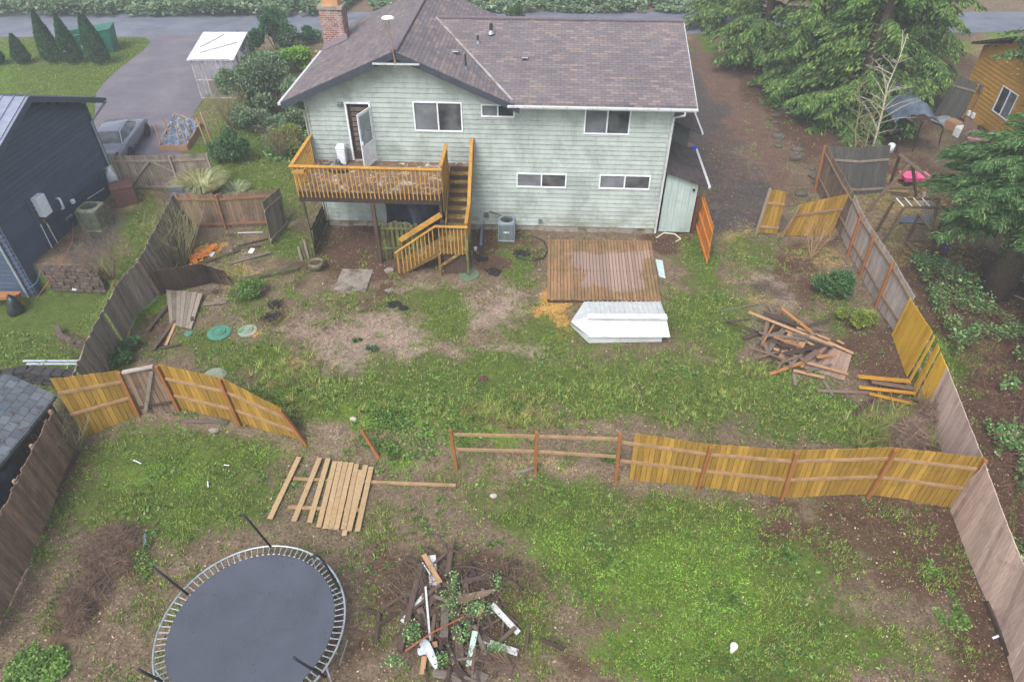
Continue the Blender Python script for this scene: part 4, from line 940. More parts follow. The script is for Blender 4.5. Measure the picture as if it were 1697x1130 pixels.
# right boundary fence
rb = [(1350,316),(1374,366),(1390,392),(1405,424),(1424,461),(1450,511),(1481,556)]; rt = [(1367,241),(1397,296),(1413,323),(1427,356),(1449,390),(1480,435),(1512,492)]
FR = pp(rb, rt)
fence('board_fence', 'silver weathered fence with orange posts climbing along the right side of the yard', FR[1:], SILV, rails=RAILM, postm=ORG, side=-1, rail_f=(.3, .88), bw=.14, jit=.02, seed=21, postskip=(0,5)) if False else None
def side_fence(name, label, posts, boards, rails, postm, nside, **k):
    return fence(name, label, posts, boards, rails=rails, postm=postm, side=nside, **k)
side_fence('board_fence', 'dark old fence between the gravel lane and the swing set yard', FR[:3], BRNF, BRNF, ORG, 1, rail_f=(.3, .85), bw=.14, seed=20, postskip=(1,2))
side_fence('board_fence', 'silver weathered fence with three orange posts on the right side of the yard', FR[2:], SILV, BRNF, ORG, 1, rail_f=(.3, .88), bw=.14, jit=.02, seed=21, postskip=(0,4))
FY = pp([(1481,556),(1507,626)], [(1512,494),(1550,551)])
side_fence('board_fence', 'bright ochre board panel in the right fence beside the brambles', FY, YEL2, RAILM, RAILM, -1, rail_f=(.25, .8), bw=.14, seed=22, postskip=(0,1))
FZ = pp([(1507,626),(1536,684)], [(1550,551),(1574,608)])
side_fence('board_fence', 'gappy ochre and grey boards standing loose in the right fence', FZ, YEL2, RAILM, GRYF, -1, rail_f=(.35, .72), bw=.13, seed=23, skips={0: (0, 2, 3, 6)}, postskip=(0,1))
FP_ = pp([(1536,684),(1580,846),(1618,946),(1656,1037),(1684,1122),(1716,1230)], [(1574,608),(1635,761),(1668,850),(1700,930),(1740,1020),(1790,1120)])
side_fence('board_fence', 'rose grey plank fence at the lower right corner below the brambles', FP_, PINK, PINK, DARKW, -1, rail_f=(.25, .8), bw=.16, seed=24, jit=.008, postskip=(0,1,2,3,4,5))
for i, ((a, b_), lb) in enumerate(((((1588,872),(1622,962)), 'rotting board wedged along the foot of the rose grey fence'), (((1632,1000),(1680,1115)), 'dark edging board lying at the bottom of the rose grey fence'))):
    p, q = G(*a, .07), G(*b_, .07); m = MB(); m.beam(p, q, .05, .16); m.build('edging_board', DARKW, origin=p, label=lb, cat='board')
# ochre gate leaves near the gravel lane
F9 = pp([(1252,389),(1288,391)], [(1275,316),(1305,319)])
t9 = fence('gate_leaf', 'narrow ochre gate leaf with a grey post beside the gravel lane', F9, YEL, RAILM, GRYF, 1, rail_f=(.18, .72), bw=.18, seed=25, cat_='gate', postskip=(1,), ph=.1)
F10 = pp([(1296,393),(1377,394)], [(1325,341),(1409,323)])
fence('board_fence', 'ochre board panel meeting the right fence behind the bare shrub', F10, YEL, BRNF, BRNF, 1, rail_f=(.66,), bw=.15, seed=26, postskip=(1,))
p0, p1 = G(1294, 392), G(1317, 385); m = MB(); m.beam(p0, P(1318, 357, .75), .09, .09, up=(0,1,0)); m.build('fence_stub', ORG, origin=p0, label='short leaning orange stub against the ochre panel', cat='post')
# orange panel edge-on by the lean-to
F11 = pp([(1150,379),(1168,440)], [(1162,320),(1179,376)])
fence('board_fence', 'bright orange fence panel standing edge-on beside the lean-to', F11, ORG2, ORG2, ORG2, 1, rail_f=(.12, .5, .88), bw=.14, seed=27, postskip=(0,1))
post(G(1146,386), G(1146,386)+Vector((0,0,1.7)), REDP, bpy.data.objects[[o.name for o in COL.objects if o.name.startswith('board_fence')][-1]], .12)
# pale panel lying on the lower lawn (corner pixels)
pan = thing('fallen_panel', 'pale new fence panel lying flat on the lower lawn above the trampoline', 'fence panel', G(540, 830))
PLK = [((497,761),(447,862)),((530,763),(488,866)),((545,762),(512,869)),((555,767),(526,877)),((564,768),(541,879)),((573,769),(551,880)),((583,770),(561,881)),((591,772),(570,882)),((598,781),(580,883)),((605,773),(589,883)),((617,776),(592,884))]
PLK = [((497,761),(448,862)),((531,762),(488,867)),((545,763),(514,869)),((556,768),(529,877)),((565,768),(540,879)),((574,769),(549,880)),((583,770),(558,881)),((592,772),(570,880)),((607,774),(579,883)),((616,777),(593,884)),((598,782),(571,891))]
for i, (a, b_) in enumerate(PLK):
    m = MB(); m.beam(G(*a, .10+.012*(i == 0)), G(*b_, .10-.03*(i == 0)), .145 if i < 10 else .13, .022); m.build('board', PALE, pan)
for a, b_ in (((487,795),(756,806)), ((478,842),(600,847))):
    m = MB(); m.beam(G(*a, .05), G(*b_, .05), .1, .045); m.build('rail', RAILM, pan)
# ---------------------------------------------------------------- raised deck with stairs
DK = thing('raised_deck', 'raised ochre-railed wooden deck with stairs down to a landing, attached behind the house', 'deck', h(2.8,-1.3,0), HRZ)
DZ = 3.06
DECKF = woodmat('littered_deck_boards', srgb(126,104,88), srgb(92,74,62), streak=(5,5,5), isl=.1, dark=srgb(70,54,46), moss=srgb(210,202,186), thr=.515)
STAIRW = woodmat('mossy_stair_boards', srgb(124,98,54), srgb(90,70,42), streak=(4,4,4), isl=.15, dark=srgb(58,46,32), moss=srgb(148,138,84), thr=.52)
RAILY = woodmat('ochre_rail', srgb(184,142,72), srgb(154,114,54), streak=(3,3,3), isl=.1, dark=srgb(120,90,48), wthr=.5)
def hb(name, m_, boxes, parent=DK, bevel=0):
    m = MB()
    for (a, b) in boxes: m.box(a, b)
    m.v = [h(*q) for q in m.v]; return m.build(name, m_, parent, bevel=bevel)
m = MB()
for i in range(18):
    v = -2.6+i*.143; m.box((.08,v,DZ-.04),(5.38,v+.138,DZ))
m.v = [h(*q) for q in m.v]; m.build('deck_boards', DECKF, DK)
hb('top_landing', DECKF, [((5.385,-.28,DZ-.05),(6.3,-.02,DZ-.003))])
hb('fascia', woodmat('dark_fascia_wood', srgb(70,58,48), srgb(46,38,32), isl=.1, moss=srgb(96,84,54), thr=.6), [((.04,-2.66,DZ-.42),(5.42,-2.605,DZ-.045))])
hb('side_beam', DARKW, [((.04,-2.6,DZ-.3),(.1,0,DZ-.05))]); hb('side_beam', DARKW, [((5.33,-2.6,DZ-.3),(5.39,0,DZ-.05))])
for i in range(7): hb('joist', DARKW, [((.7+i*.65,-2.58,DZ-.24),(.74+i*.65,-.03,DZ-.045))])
MOSSP = woodmat('mossy_post', srgb(84,82,62), srgb(60,56,44), isl=.1, moss=srgb(104,116,60), thr=.5)
hb('post', MOSSP, [((.06,-2.58,-.15),(.16,-2.48,DZ-.3))], bevel=.005); hb('post', DARKW, [((2.74,-2.74,-.15),(2.88,-2.62,DZ-.42))], bevel=.005)
hb('post', DARKW, [((5.3,-2.6,1.25),(5.39,-2.51,DZ-.3))], bevel=.005)
# front railing
hb('handrail', RAILY, [((-.07,-2.72,DZ+.98),(5.5,-2.58,DZ+1.03))], bevel=.006)
hb('lower_rail', RAILY, [((0,-2.62,DZ+.88),(5.42,-2.585,DZ+.97))])
for i in range(34):
    u = .08+i*(5.26/33); hb('baluster', RAILY, [((u-.02,-2.70,DZ-.22),(u+.02,-2.662,DZ+.975))])
# left railing
hb('handrail', RAILY, [((-.07,-2.575,DZ+.98),(.07,-.05,DZ+1.03))], bevel=.006)
for i in range(15):
    v = -2.48+i*.165; hb('baluster', RAILY, [((-.03,v-.02,DZ-.2),(.008,v+.02,DZ+.975))])
# rail planter on the corner
hb('corner_shelf', RAILY, [((.1,-2.95,DZ+.86),(.55,-2.73,DZ+.9)), ((.1,-2.95,DZ+.9),(.14,-2.73,DZ+.97)), ((.51,-2.95,DZ+.9),(.55,-2.73,DZ+.97)), ((.145,-2.95,DZ+.9),(.505,-2.92,DZ+.97))])
# upper flight
N = 7; z0, z1, v0, v1 = DZ, 1.28, -.28, -2.12
for i in range(1, N+1):
    z = z0+(z1-z0)*i/(N+.6); v = v0+(v1-v0)*(i-.5)/N
    hb('tread', STAIRW, [((5.45,v-.15,z-.045),(6.29,v+.13,z))], bevel=.006)
m = MB()
for i in range(1, N+1):
    z = z0+(z1-z0)*i/(N+.6); v = v0+(v1-v0)*(i-.5)/N; m.box((5.46,v+.12,z),(6.28,v+.14,z+.2))
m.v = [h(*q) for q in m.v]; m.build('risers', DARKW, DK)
for u in (5.4, 6.3): 
    m = MB(); m.hexa([h(u,v0+.1,z0-.35),h(u+.04,v0+.1,z0-.35),h(u+.04,v1-.1,z1-.25),h(u,v1-.1,z1-.25),h(u,v0+.1,z0-.0),h(u+.04,v0+.1,z0-.0),h(u+.04,v1-.1,z1+.15),h(u,v1-.1,z1+.15)]); m.build('stringer', RAILY if u < 6 else STAIRW, DK)
# stair guards: close pickets with a cap rail
def guard(u, pts, m_=RAILY, pick=True, step=.105, low=.0, cap=.13):
    """pts: (v, z_top, z_bottom)"""
    m = MB()
    for a, b in zip(pts[:-1], pts[1:]): m.beam(h(u,a[0],a[1]), h(u,b[0],b[1]), cap, .045)
    m.build('handrail', m_, DK, bevel=.005)
    if pick:
        m = MB()
        for a, b in zip(pts[:-1], pts[1:]):
            n = max(1, int(abs(b[0]-a[0])/step))
            for i in range(n):
                t = (i+.5)/n; v = a[0]+(b[0]-a[0])*t; zt = a[1]+(b[1]-a[1])*t; zb = a[2]+(b[2]-a[2])*t; m.box((u-.02,v-.045,zb),(u+.02,v+.045,zt-.02))
        m.v = [h(*q) for q in m.v]; m.build('pickets', m_, DK)
guard(5.42, [(-.62,4.12,2.9),(-2.36,4.06,2.2)]); guard(6.36, [(.0,4.12,3.0),(-.5,4.1,2.9),(-2.2,2.42,1.3),(-3.3,2.26,1.2)], step=.1)
# landing
m = MB()
for i in range(9):
    u = 5.3+i*.125; m.box((u,-3.38,1.2),(u+.12,-2.12,1.245))
m.v = [h(*q) for q in m.v]; m.build('landing_boards', STAIRW, DK)
hb('landing_rim', STAIRW, [((5.28,-3.42,1.0),(6.42,-3.385,1.235))]); hb('landing_rim', STAIRW, [((5.25,-3.385,1.0),(5.29,-2.1,1.195))])
for (u, v) in ((5.3,-3.47),(6.38,-3.47),(6.38,-2.2)): hb('landing_post', STAIRW if u < 6 else MOSSW, [((u-.045,v,-.2),(u+.045,v+.09,2.2 if u > 6 and v < -3 else 1.0))], bevel=.005)
m = MB(); m.beam(h(5.34,-3.44,.45), h(6.1,-3.44,1.05), .03, .1); m.build('landing_brace', STAIRW, DK)
hb('landing_handrail', RAILY, [((5.2,-3.52,2.18),(6.44,-3.4,2.225))], bevel=.005)
for i in range(8):
    u = 5.36+i*.14; hb('baluster', RAILY, [((u-.018,-3.47,1.0),(u+.018,-3.435,2.18))])
# lower flight, running left
SL = [(5.25,1.24),(3.72,.12)]
NT_ = 5
for i in range(NT_):
    z = 1.24-(i+1)*1.24/(NT_+.8); u = 5.25-(i+.5)*.29; hb('tread', STAIRW, [((u-.16,-3.36,z-.045),(u+.13,-2.6,z))], bevel=.006)
for v in (-3.4,-2.58):
    m = MB(); m.hexa([h(5.27,v,.86),h(3.7,v,-.1),h(3.7,v+.035,-.1),h(5.27,v+.035,.86),h(5.27,v,1.16),h(3.62,v,.16),h(3.62,v+.035,.16),h(5.27,v+.035,1.16)]); m.build('stringer', STAIRW, DK)
for v, lo in ((-3.47, 1), (-2.62, 0)):
    m = MB(); m.beam(h(5.22,v,2.2), h(3.62,v,1.0), .11, .045) if lo else m.beam(h(5.35,v+.0,2.22), h(3.66,v,1.02), .04, .2, up=(0,0,1)); m.build('handrail', RAILY, DK, bevel=.004)
for i in range(10):
    u = 5.12-i*.155; zt = 2.2-(5.22-u)*.75; hb('baluster', RAILY, [((u-.018,-3.47,zt-1.12),(u+.018,-3.44,zt-.03))])
hb('newel', RAILY, [((3.66,-3.47,-.1),(3.74,-3.4,1.0))]); hb('newel', STAIRW, [((3.66,-2.62,-.1),(3.74,-2.55,.95))])
# things on the deck
t = thing('waste_bin', 'white swing bin standing beside the open door on the deck', 'bin', h(1.22,-.35,DZ), HRZ)
m = MB(); m.lathe([(.15,0),(.2,.02),(.24,.66)], 4, h(1.22,-.35,DZ), Matrix.Rotation(PI/4, 3, 'Z')@Matrix.Diagonal((1,1,1))); m.build('bin_body', WHITE, t, bevel=.02)
m = MB(); m.lathe([(.26,.66),(.26,.72),(.2,.8)], 4, h(1.22,-.35,DZ), Matrix.Rotation(PI/4, 3, 'Z')); m.build('lid', WHITE, t, bevel=.02)
BAG = mat('black_bag_plastic', srgb(30,32,36), srgb(46,50,56), ns=9, isl=0, rough=.3, bump=.9, spec=.5)
m = MB(); m.blob(h(1.1,-.95,DZ+.14), (.42,.26,.2), 14, 9, .35, 3); m.blob(h(1.2,-.93,DZ+.32), (.12,.1,.12), 8, 6, .4, 8); m.build('rubbish_bag', BAG, smooth=True, origin=h(1.1,-.95,DZ), label='slumped black plastic bag beside the white bin on the deck', cat='bag')
# litter on the deck
r2 = np.random.default_rng(44); n = 2600; uu = r2.uniform(.15, 5.3, n); vv = r2.uniform(-2.55, -.05, n); k = fbm(uu*1.5, vv*1.5, 91, 3) > .48
C = np.array([list(h(a, b, DZ+.012)) for a, b in zip(uu[k], vv[k])]); V, Fc = quads(C, r2.uniform(.015,.04,len(C)), .6, .2, r2)
npmesh('deck_leaves', V, Fc, DL, kind='stuff', label='dead leaves littering the raised deck', cat='leaf litter')
# ---------------------------------------------------------------- below and around the deck
def hthing(name, label, cat_, u, v, z=0, group=None): return thing(name, label, cat_, h(u,v,z), HRZ, group)
t = thing('picket_screen', 'mossy green picket screen standing under the deck by its middle post', 'fence panel', h(3.3,-2.5,0), HRZ)
m = MB(); rnd = random.Random(6)
for i in range(9):
    u = 2.92+i*.19; m.box((u,-2.5,.05),(u+rnd.uniform(.1,.15),-2.47,1.75+rnd.uniform(-.25,.1)))
m.v = [h(*q) for q in m.v]; m.build('pickets', MOSSW, t)
for z in (.55, 1.45): m = MB(); m.box((2.88,-2.55,z),(4.65,-2.505,z+.08)); m.v = [h(*q) for q in m.v]; m.build('rail', MOSSW, t)
TARP = mat('black_tarp', srgb(28,32,42), srgb(46,52,66), ns=3, isl=0, rough=.45, bump=.9)
m = MB(); NX, NZ = 16, 8
for j in range(NZ+1):
    for i in range(NX+1):
        u = 3.0+i*2.3/NX; z = 1.2+j*.18; m.v.append(h(u, -1.75+.14*math.sin(i*1.3+j*.6)+.07*math.sin(i*2.9+1)+.3*(1-j/NZ)*math.sin(i*.5), z))
for j in range(NZ):
    for i in range(NX): a = j*(NX+1)+i; m.f.append((a, a+1, a+NX+2, a+NX+1)); m.m.append(0)
o = m.build('draped_tarp', TARP, smooth=True, origin=h(3.0,-1.7,0), label='black tarp draped under the deck behind the mossy pickets', cat='tarp'); s = o.modifiers.new('t', 'SOLIDIFY'); s.thickness = .02
# old low fence at the deck's left end
UF = pp([(546,371),(521,424)], [(540,333),(517,381)])
fence('low_fence', 'low dark fence run from the deck post back to the house', UF, MOSSW, rails=DARKW, postm=MOSSP, side=-1, rail_f=(.2,.8), bw=.14, seed=31, jit=.02)
t = thing('picket_stack', 'short mossy pickets bunched by the left deck post', 'fence panel', G(508,425))
for i, (px, w, hh) in enumerate(((500,.1,.9),(505,.13,1.2),(511,.1,1.25),(516,.12,.95),(503,.1,.7))):
    b = G(px, 432-i*1.5); m = MB(); m.beam(b, b+Vector((-.02,.03,hh*.7)), w, .03, up=(0,1,0)); m.build('picket', MOSSW if i % 2 else GRYF, t)
# planter pot
pb = G(526, 447); t = thing('plant_pot', 'round olive plant pot with a dead plant beside the deck post', 'plant pot', pb)
POT = mat('olive_pot', srgb(118,112,86), srgb(84,82,62), ns=7, isl=0, rough=.6)
m = MB(); m.lathe([(.14,0),(.2,.05),(.28,.25),(.29,.38),(.25,.38),(.24,.3),(.0,.3)], 20, pb); m.build('pot', POT, t, smooth=True)
m = MB(); m.lathe([(.0,.315),(.235,.305)], 14, pb, caps=False); m.build('soil', mat('pot_soil', srgb(84,66,52), srgb(60,46,38), ns=20, isl=0), t)
m = MB(); stems(m, pb+Vector((0,0,.3)), 5, .3, .25, .008, random.Random(5), 2); m.build('dead_stems', TWIGM, t)
# long sleeper and stones
for (a, b_, w, hh, lb) in (((398,468),(496,447),.2,.16,'mossy railway sleeper lying left of the plant pot'), ((0,0),(0,0),0,0,'')):
    if not w: continue
    p, q = G(*a, .07), G(*b_, .07); m = MB(); m.beam(p, q, w, hh); m.build('timber_sleeper', MOSSP, origin=p, bevel=.01, label=lb, cat='beam')
def slabobj(name, quad, hh, m_, lb, cat_, seed=0, dz=0):
    ps = [G(*q, dz) for q in quad]; m = MB(); m.hexa(ps+[p+Vector((0,0,hh)) for p in ps]); return m.build(name, m_, origin=ps[0], bevel=.008, label=lb, cat=cat_)
PAV = mat('concrete_pad', srgb(142,132,122), srgb(112,104,96), ns=3, isl=0, spot=(srgb(84,78,70), 2.5, .48, .15))
slabobj('concrete_pad', [(553,481),(606,485),(619,448),(568,447)], .05, PAV, 'square concrete pad half sunk in the dirt in front of the deck', 'slab')
m = MB(); c = G(645, 449); m.lathe([(.2,0),(.2,.04),(.18,.055)], 6, c); m.build('stepping_stone', PAV, origin=c, label='hexagonal stepping stone between the pad and the stairs', cat='stone')
# heat pump by the house
def acunit(c, w, d_, hh, label, m_, rz, rnd_, group=None):
    t = thing('ac_unit', label, 'air conditioner', c, rz); M = t.matrix_world
    def B(boxes): 
        m = MB()
        for a, b in boxes: m.box(a, b, M)
        return m
    k = w/2; e = d_/2
    B([((-k*.96,-e*.96,.05),(k*.96,e*.96,hh-.06))]).build('coil', mat('coil_dark', srgb(78,88,92), srgb(60,68,72), scale=(30,30,2), ns=3, isl=0), t, bevel=.04)
    m = MB(); n = 14
    for i in range(n):
        x = -k+.02+i*(w-.04)/(n-1)
        for y_ in (-e, e): m.box((x-.012,y_-.012,.06),(x+.012,y_+.012,hh-.08), M)
        y = -e+.02+i*(d_-.04)/(n-1)
        for x_ in (-k, k): m.box((x_-.012,y-.012,.06),(x_+.012,y+.012,hh-.08), M)
    m.build('louvers', m_, t)
    B([((-k-.02,-e-.02,0),(k+.02,e+.02,.07))]).build('base_pan', m_, t, bevel=.02)
    m = MB(); r = min(k, e)*.86; m.lathe([(r,hh-.09),(r*1.0,hh+.02),(r*.93,hh+.02),(r*.9,hh-.1)], 26, (0,0,0), caps=False); m.v = [M@v for v in m.v]
    n0 = 26; sq = []
    base = len(m.v)
    for j in range(n0):
        a = 2*PI*j/n0; s_ = 1/max(abs(math.cos(a)), abs(math.sin(a))); s_ = min(s_, 1.28)
        m.v.append(M@Vector(((k+.015)*s_*math.cos(a)*.98, (e+.015)*s_*math.sin(a)*.98, hh-.02)))
        m.v.append(M@Vector(((k+.015)*s_*math.cos(a)*.98, (e+.015)*s_*math.sin(a)*.98, hh-.09)))
    for j in range(n0):
        j2 = (j+1) % n0; m.f += [(n0+j, n0+j2, base+2*j2, base+2*j), (base+2*j, base+2*j2, base+2*j2+1, base+2*j+1)]; m.m += [0, 0]
    m.build('top_shroud', m_, t)
    m = MB(); m.lathe([(0,hh-.1),(.09,hh-.1),(.09,hh-.05),(0,hh-.04)], 12, (0,0,0))
    for i in range(4):
        a = i*PI/2+.4; m.hexa([Vector((math.cos(a+t_)*r_, math.sin(a+t_)*r_, hh-.11+zz)) for zz in (0, .012) for (t_, r_) in ((-.2,.08),(-.32,r*.85),(.32,r*.85),(.2,.08))])
    m.v = [M@v for v in m.v]; m.build('fan', DKMET, t)
    m = MB()
    for kk in range(1, 7): m.tube([M@Vector((math.cos(a)*r*kk/7, math.sin(a)*r*kk/7, hh+.005)) for a in np.linspace(0, 2*PI, 24)[:-1]], .004, 3, closed=True)
    m.build('fan_guard', DKMET, t)
    return t
ACG = mat('grey_green_enamel', srgb(132,146,150), srgb(108,120,124), isl=0, rough=.5, bump=0)
ACO = mat('mossy_enamel', srgb(140,142,122), srgb(104,108,88), ns=6, isl=0, rough=.6, bump=0, spot=(srgb(88,100,58), 5, .5, .14))
c = G(840, 394); ac = acunit(c, .66, .66, .86, 'grey-green cooling unit standing against the sage house wall', ACG, HRZ, 1)
m = MB(); m.box((-.13,-.36,.42),(.13,-.345,.5), ac.matrix_world); m.build('name_plate', mat('plate_silver', srgb(226,228,230), srgb(90,94,98), scale=(26,1,1), ns=1, isl=0, bump=0), ac)
# pipes by the wall
def pipe(name, pts, r, m_, lb, cat_='pipe', n=6): 
    m = MB(); m.tube(pts, r, n); return m.build(name, m_, origin=pts[0], label=lb, cat=cat_)
pipe('hose', [h(6.95,-.1,.95), h(7.3,-.2,.9), h(7.75,-.3,.75)], .02, DKMET, 'black insulated line from the wall box to the cooling unit', 'pipe')
pipe('drain_pipe', [G(797,408,.06), G(799,372,.12), h(6.75,-.2,.5)], .055, mat('blue_grey_pipe', srgb(120,136,156), isl=0, bump=0), 'blue-grey drain pipe lying from the wall across the dirt', 'pipe')
pipe('hose', [G(859,396,.05), G(880,392,.04), G(900,400,.04), G(908,415,.04), G(902,428,.04), G(880,434,.04), G(862,430,.04), G(852,420,.04)], .028, BAG, 'black hose looped on the ground right of the cooling unit', 'hose')
pipe('hose', [G(1088,396,.06), G(1100,388,.06), G(1118,390,.06), G(1128,398,.05), G(1120,402,.05)], .03, mat('beige_pipe', srgb(206,196,178), isl=0, bump=0), 'pale flexible drain hose at the foot of the downspout', 'hose')
m = MB(); c = G(788, 415, 0); m.lathe([(.05,0),(.05,.1),(.07,.1),(.07,.15),(0,.16)], 10, c); m.build('pipe_cap', WHITE, origin=c, label='small white capped pipe beside the landing posts', cat='pipe')
# lattice panel under the landing
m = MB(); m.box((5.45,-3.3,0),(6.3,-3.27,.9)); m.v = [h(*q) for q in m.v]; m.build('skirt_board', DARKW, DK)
# septic lids
LID = mat('green_plastic_lid', srgb(74,128,108), srgb(60,108,92), ns=9, isl=0, rough=.5, bump=0, spot=(srgb(120,116,90), 12, .58, .1))
LID2 = mat('dull_green_lid', srgb(88,110,86), srgb(76,94,74), ns=6, isl=0, spot=(srgb(104,96,76), 6, .5, .15))
LID3 = mat('bluish_lid', srgb(112,142,130), srgb(120,128,112), ns=6, isl=0, spot=(srgb(150,136,108), 5, .5, .12))
def lid(px, py, r, m_, lb, hub=True, hh=.07):
    c = G(px, py); t = thing('septic_lid', lb, 'tank lid', c); m = MB(); m.lathe([(r,-.05),(r*1.03,hh*.4),(r*1.0,hh*.7),(r*.9,hh*.9),(0,hh)], 28, c); m.build('cover', m_, t)
    if hub:
        m = MB(); m.lathe([(r*.55,hh*.93),(r*.55,hh*1.5),(r*.5,hh*1.6),(r*.46,hh*1.3),(r*.3,hh*1.3),(r*.28,hh*1.7),(0,hh*1.75)], 24, c); m.build('raised_ring', m_, t)
lid(364,552,.4,LID,'large green lid with a raised centre, beside the bluish lid in the dirt'); lid(411,549,.33,LID3,'dusty bluish lid by the dark soil heap')
lid(313,554,.14,LID,'small green lid left of the large green one', False); lid(356,624,.38,LID3,'dusty green lid just above the left ochre fence', False); lid(777,455,.4,LID2,'flat dull green lid in the dirt beside the stairs', False, .04)
# heaps of soil, charcoal and stones
def heap(px, py, r, m_, lb, cat_='heap', seed=0, name='soil_heap', n=14, sub=3, hh=.45):
    c = G(px, py, -.03); m = MB(); rnd = random.Random(seed)
    for i in range(sub): m.blob(c+Vector((rnd.uniform(-r*.6, r*.6), rnd.uniform(-r*.5, r*.5), 0)), (r*rnd.uniform(.4,.7), r*rnd.uniform(.35,.6), r*hh*rnd.uniform(.6,1)), n, 8, .35, seed+i)
    for i in range(26*sub):
        a = rnd.uniform(0, 6.28); q = r*rnd.uniform(.1, 1.1); m.blob((c.x+math.cos(a)*q, c.y+math.sin(a)*q*.8, c.z+.04+r*hh*.5*max(0, 1-q/r)), (rnd.uniform(.02,.05),)*3, 5, 4, .4, seed+i)
    return m.build(name, m_, smooth=False, origin=c, label=lb, cat=cat_)
SOIL = mat('black_soil', srgb(46,40,40), srgb(28,25,26), ns=14, isl=.2, bump=.8)
BRSO = mat('brown_soil', srgb(96,70,56), srgb(66,48,40), ns=12, isl=.2, bump=.8)
heap(459,505,.28,SOIL,'dark soil clods spilled beside the bluish lid',seed=1); heap(450,527,.32,SOIL,'larger dark soil heap next to the bluish lid',seed=2); heap(654,505,.26,SOIL,'small charcoal-black heap in the bare dirt',seed=3,hh=.3)
heap(668,511,.16,SOIL,'charcoal clods right of the charcoal-black heap',seed=4,hh=.3); heap(817,450,.26,SOIL,'dark heap right of the dull green lid',seed=5,hh=.35); heap(864,420,.36,SOIL,'dark heap ringed by the black hose',seed=6,hh=.3)
heap(800,628,.14,BRSO,'small brown molehill in the upper lawn',seed=7); heap(800,430,.2,SOIL,'dark clods below the drain pipe',seed=8,hh=.3); heap(646,482,.16,PAV,'grey rubble beside the concrete pad',seed=9,name='rubble_heap')
heap(1108,398,.42,BRSO,'dug brown soil at the foot of the lean-to',seed=10,hh=.25)
m = MB(); rr = random.Random(12)
for i in range(420):
    t_ = rr.random(); g_ = G(318+t_*42+rr.gauss(0,3.5)*(1.2-t_), 434-t_*24+rr.gauss(0,3)*(1.3-t_), .03+rr.random()*.1); m.box((-.05,-.02,-.012),(.05,.02,.012), Matrix.Translation(g_)@Matrix.Rotation(rr.uniform(0,6.3), 4, 'Z')@Matrix.Rotation(rr.uniform(-.5,.5), 4, 'X'))
m.build('orange_peel_heap', mat('orange_pulp', srgb(226,150,72), srgb(206,120,50), ns=8, isl=.15, bump=0), kind='stuff', origin=G(330,425), label='bright orange scraps spilled beside the bare shrub', cat='scraps')
for i, (px, py, r, lb) in enumerate(((1177,0,0,''),(356,714,.14,'flat grey stone under the left ochre fence'),(818,822,.09,'round pale stone on the lower lawn'),(586,694,.09,'grey stone above the left fence end'))):
    if r: m = MB(); c = G(px, py, r*.2); m.blob(c, (r*1.2, r, r*.6), 12, 8, .15, i); m.build('stone', mat('pale_stone', srgb(176,168,156), srgb(150,142,130), ns=5, isl=0) if i != 1 else PAV, smooth=True, origin=c, label=lb, cat='stone')
# ---------------------------------------------------------------- ground-level deck and the fallen white roof
gd = thing('ground_deck', 'weathered ground-level deck platform in front of the house', 'deck', G(1000, 450))
PLAT = woodmat('muddy_platform_boards', srgb(166,130,88), srgb(128,100,70), streak=(3,3,3), isl=.2, dark=srgb(112,96,60), moss=srgb(150,122,112), thr=.47, wthr=.5)
_t = NT('worn_platform'); _s = _t.noise(_t.obj((3,.5,3)), 3, 5, .7); _c = _t.mix(_t.ramp(_s, [(.3,0.0),(.7,1.0)]), srgb(150,114,80), srgb(108,84,58))
_sp = _t.n('ShaderNodeSeparateXYZ'); _t.l(_t.obj(), _sp.inputs[0]); _x = _t.math('ADD', _sp.outputs[0], _t.math('MULTIPLY', _t.math('SUBTRACT', _t.noise(_t.obj(), .9, 5, .7), .5), 3.2)); _y = _t.math('ADD', _sp.outputs[1], _t.math('MULTIPLY', _t.math('SUBTRACT', _t.noise(_t.obj((1,1,1),(0,0,1)), .9, 5, .7), .5), 2.4))
_m = _t.math('MULTIPLY', _t.ramp(_t.math('ABSOLUTE', _t.math('MULTIPLY', _t.math('SUBTRACT', _x, .35), .5)), [(.62,1.0),(.82,0.0)]), _t.ramp(_t.math('ABSOLUTE', _t.math('MULTIPLY', _y, .5)), [(.5,1.0),(.66,0.0)]))
_c = _t.mix(_t.ramp(_x, [(.0,.55),(.0001,0.0)]) if False else .0, _c, srgb(120,110,60)); _c = _t.mix(_t.math('MULTIPLY', _t.ramp(_t.noise(_t.obj(), .8, 5, .7), [(.45,0.0),(.6,.6)]), 1.0), _c, srgb(96,84,54))
_c = _t.mix(_t.math('MULTIPLY', _m, .85), _c, srgb(146,124,114)); _c = _t.mix(1.0, _c, _t.comb(_t.rnd(.82, 1.16)), 'MULTIPLY'); _t.bump(_s, .3, .01); _r = _t.ramp(_m, [(.2,.8),(.9,.35)]); PLAT = _t.fin(_c, _r, .4)
A, B_, C_, D_ = P(908,397,.14), P(1079,399,.14), P(1096,499,.14), P(906,496,.14); m = MB(); n = 33; rnd = random.Random(2)
for i in range(n):
    a, b = (i+.07)/n, (i+.93)/n; p = [D_.lerp(C_, a), D_.lerp(C_, b), A.lerp(B_, b), A.lerp(B_, a)]; dz = rnd.uniform(-.006,.006); ex = Vector((0,rnd.uniform(-.03,.03),0))
    m.hexa([q-Vector((0,0,.035))+(ex if k < 2 else Vector()) for k, q in enumerate(p)]+[q+Vector((0,0,dz))+(ex if k < 2 else Vector()) for k, q in enumerate(p)])
m.build('deck_boards', PLAT, gd)
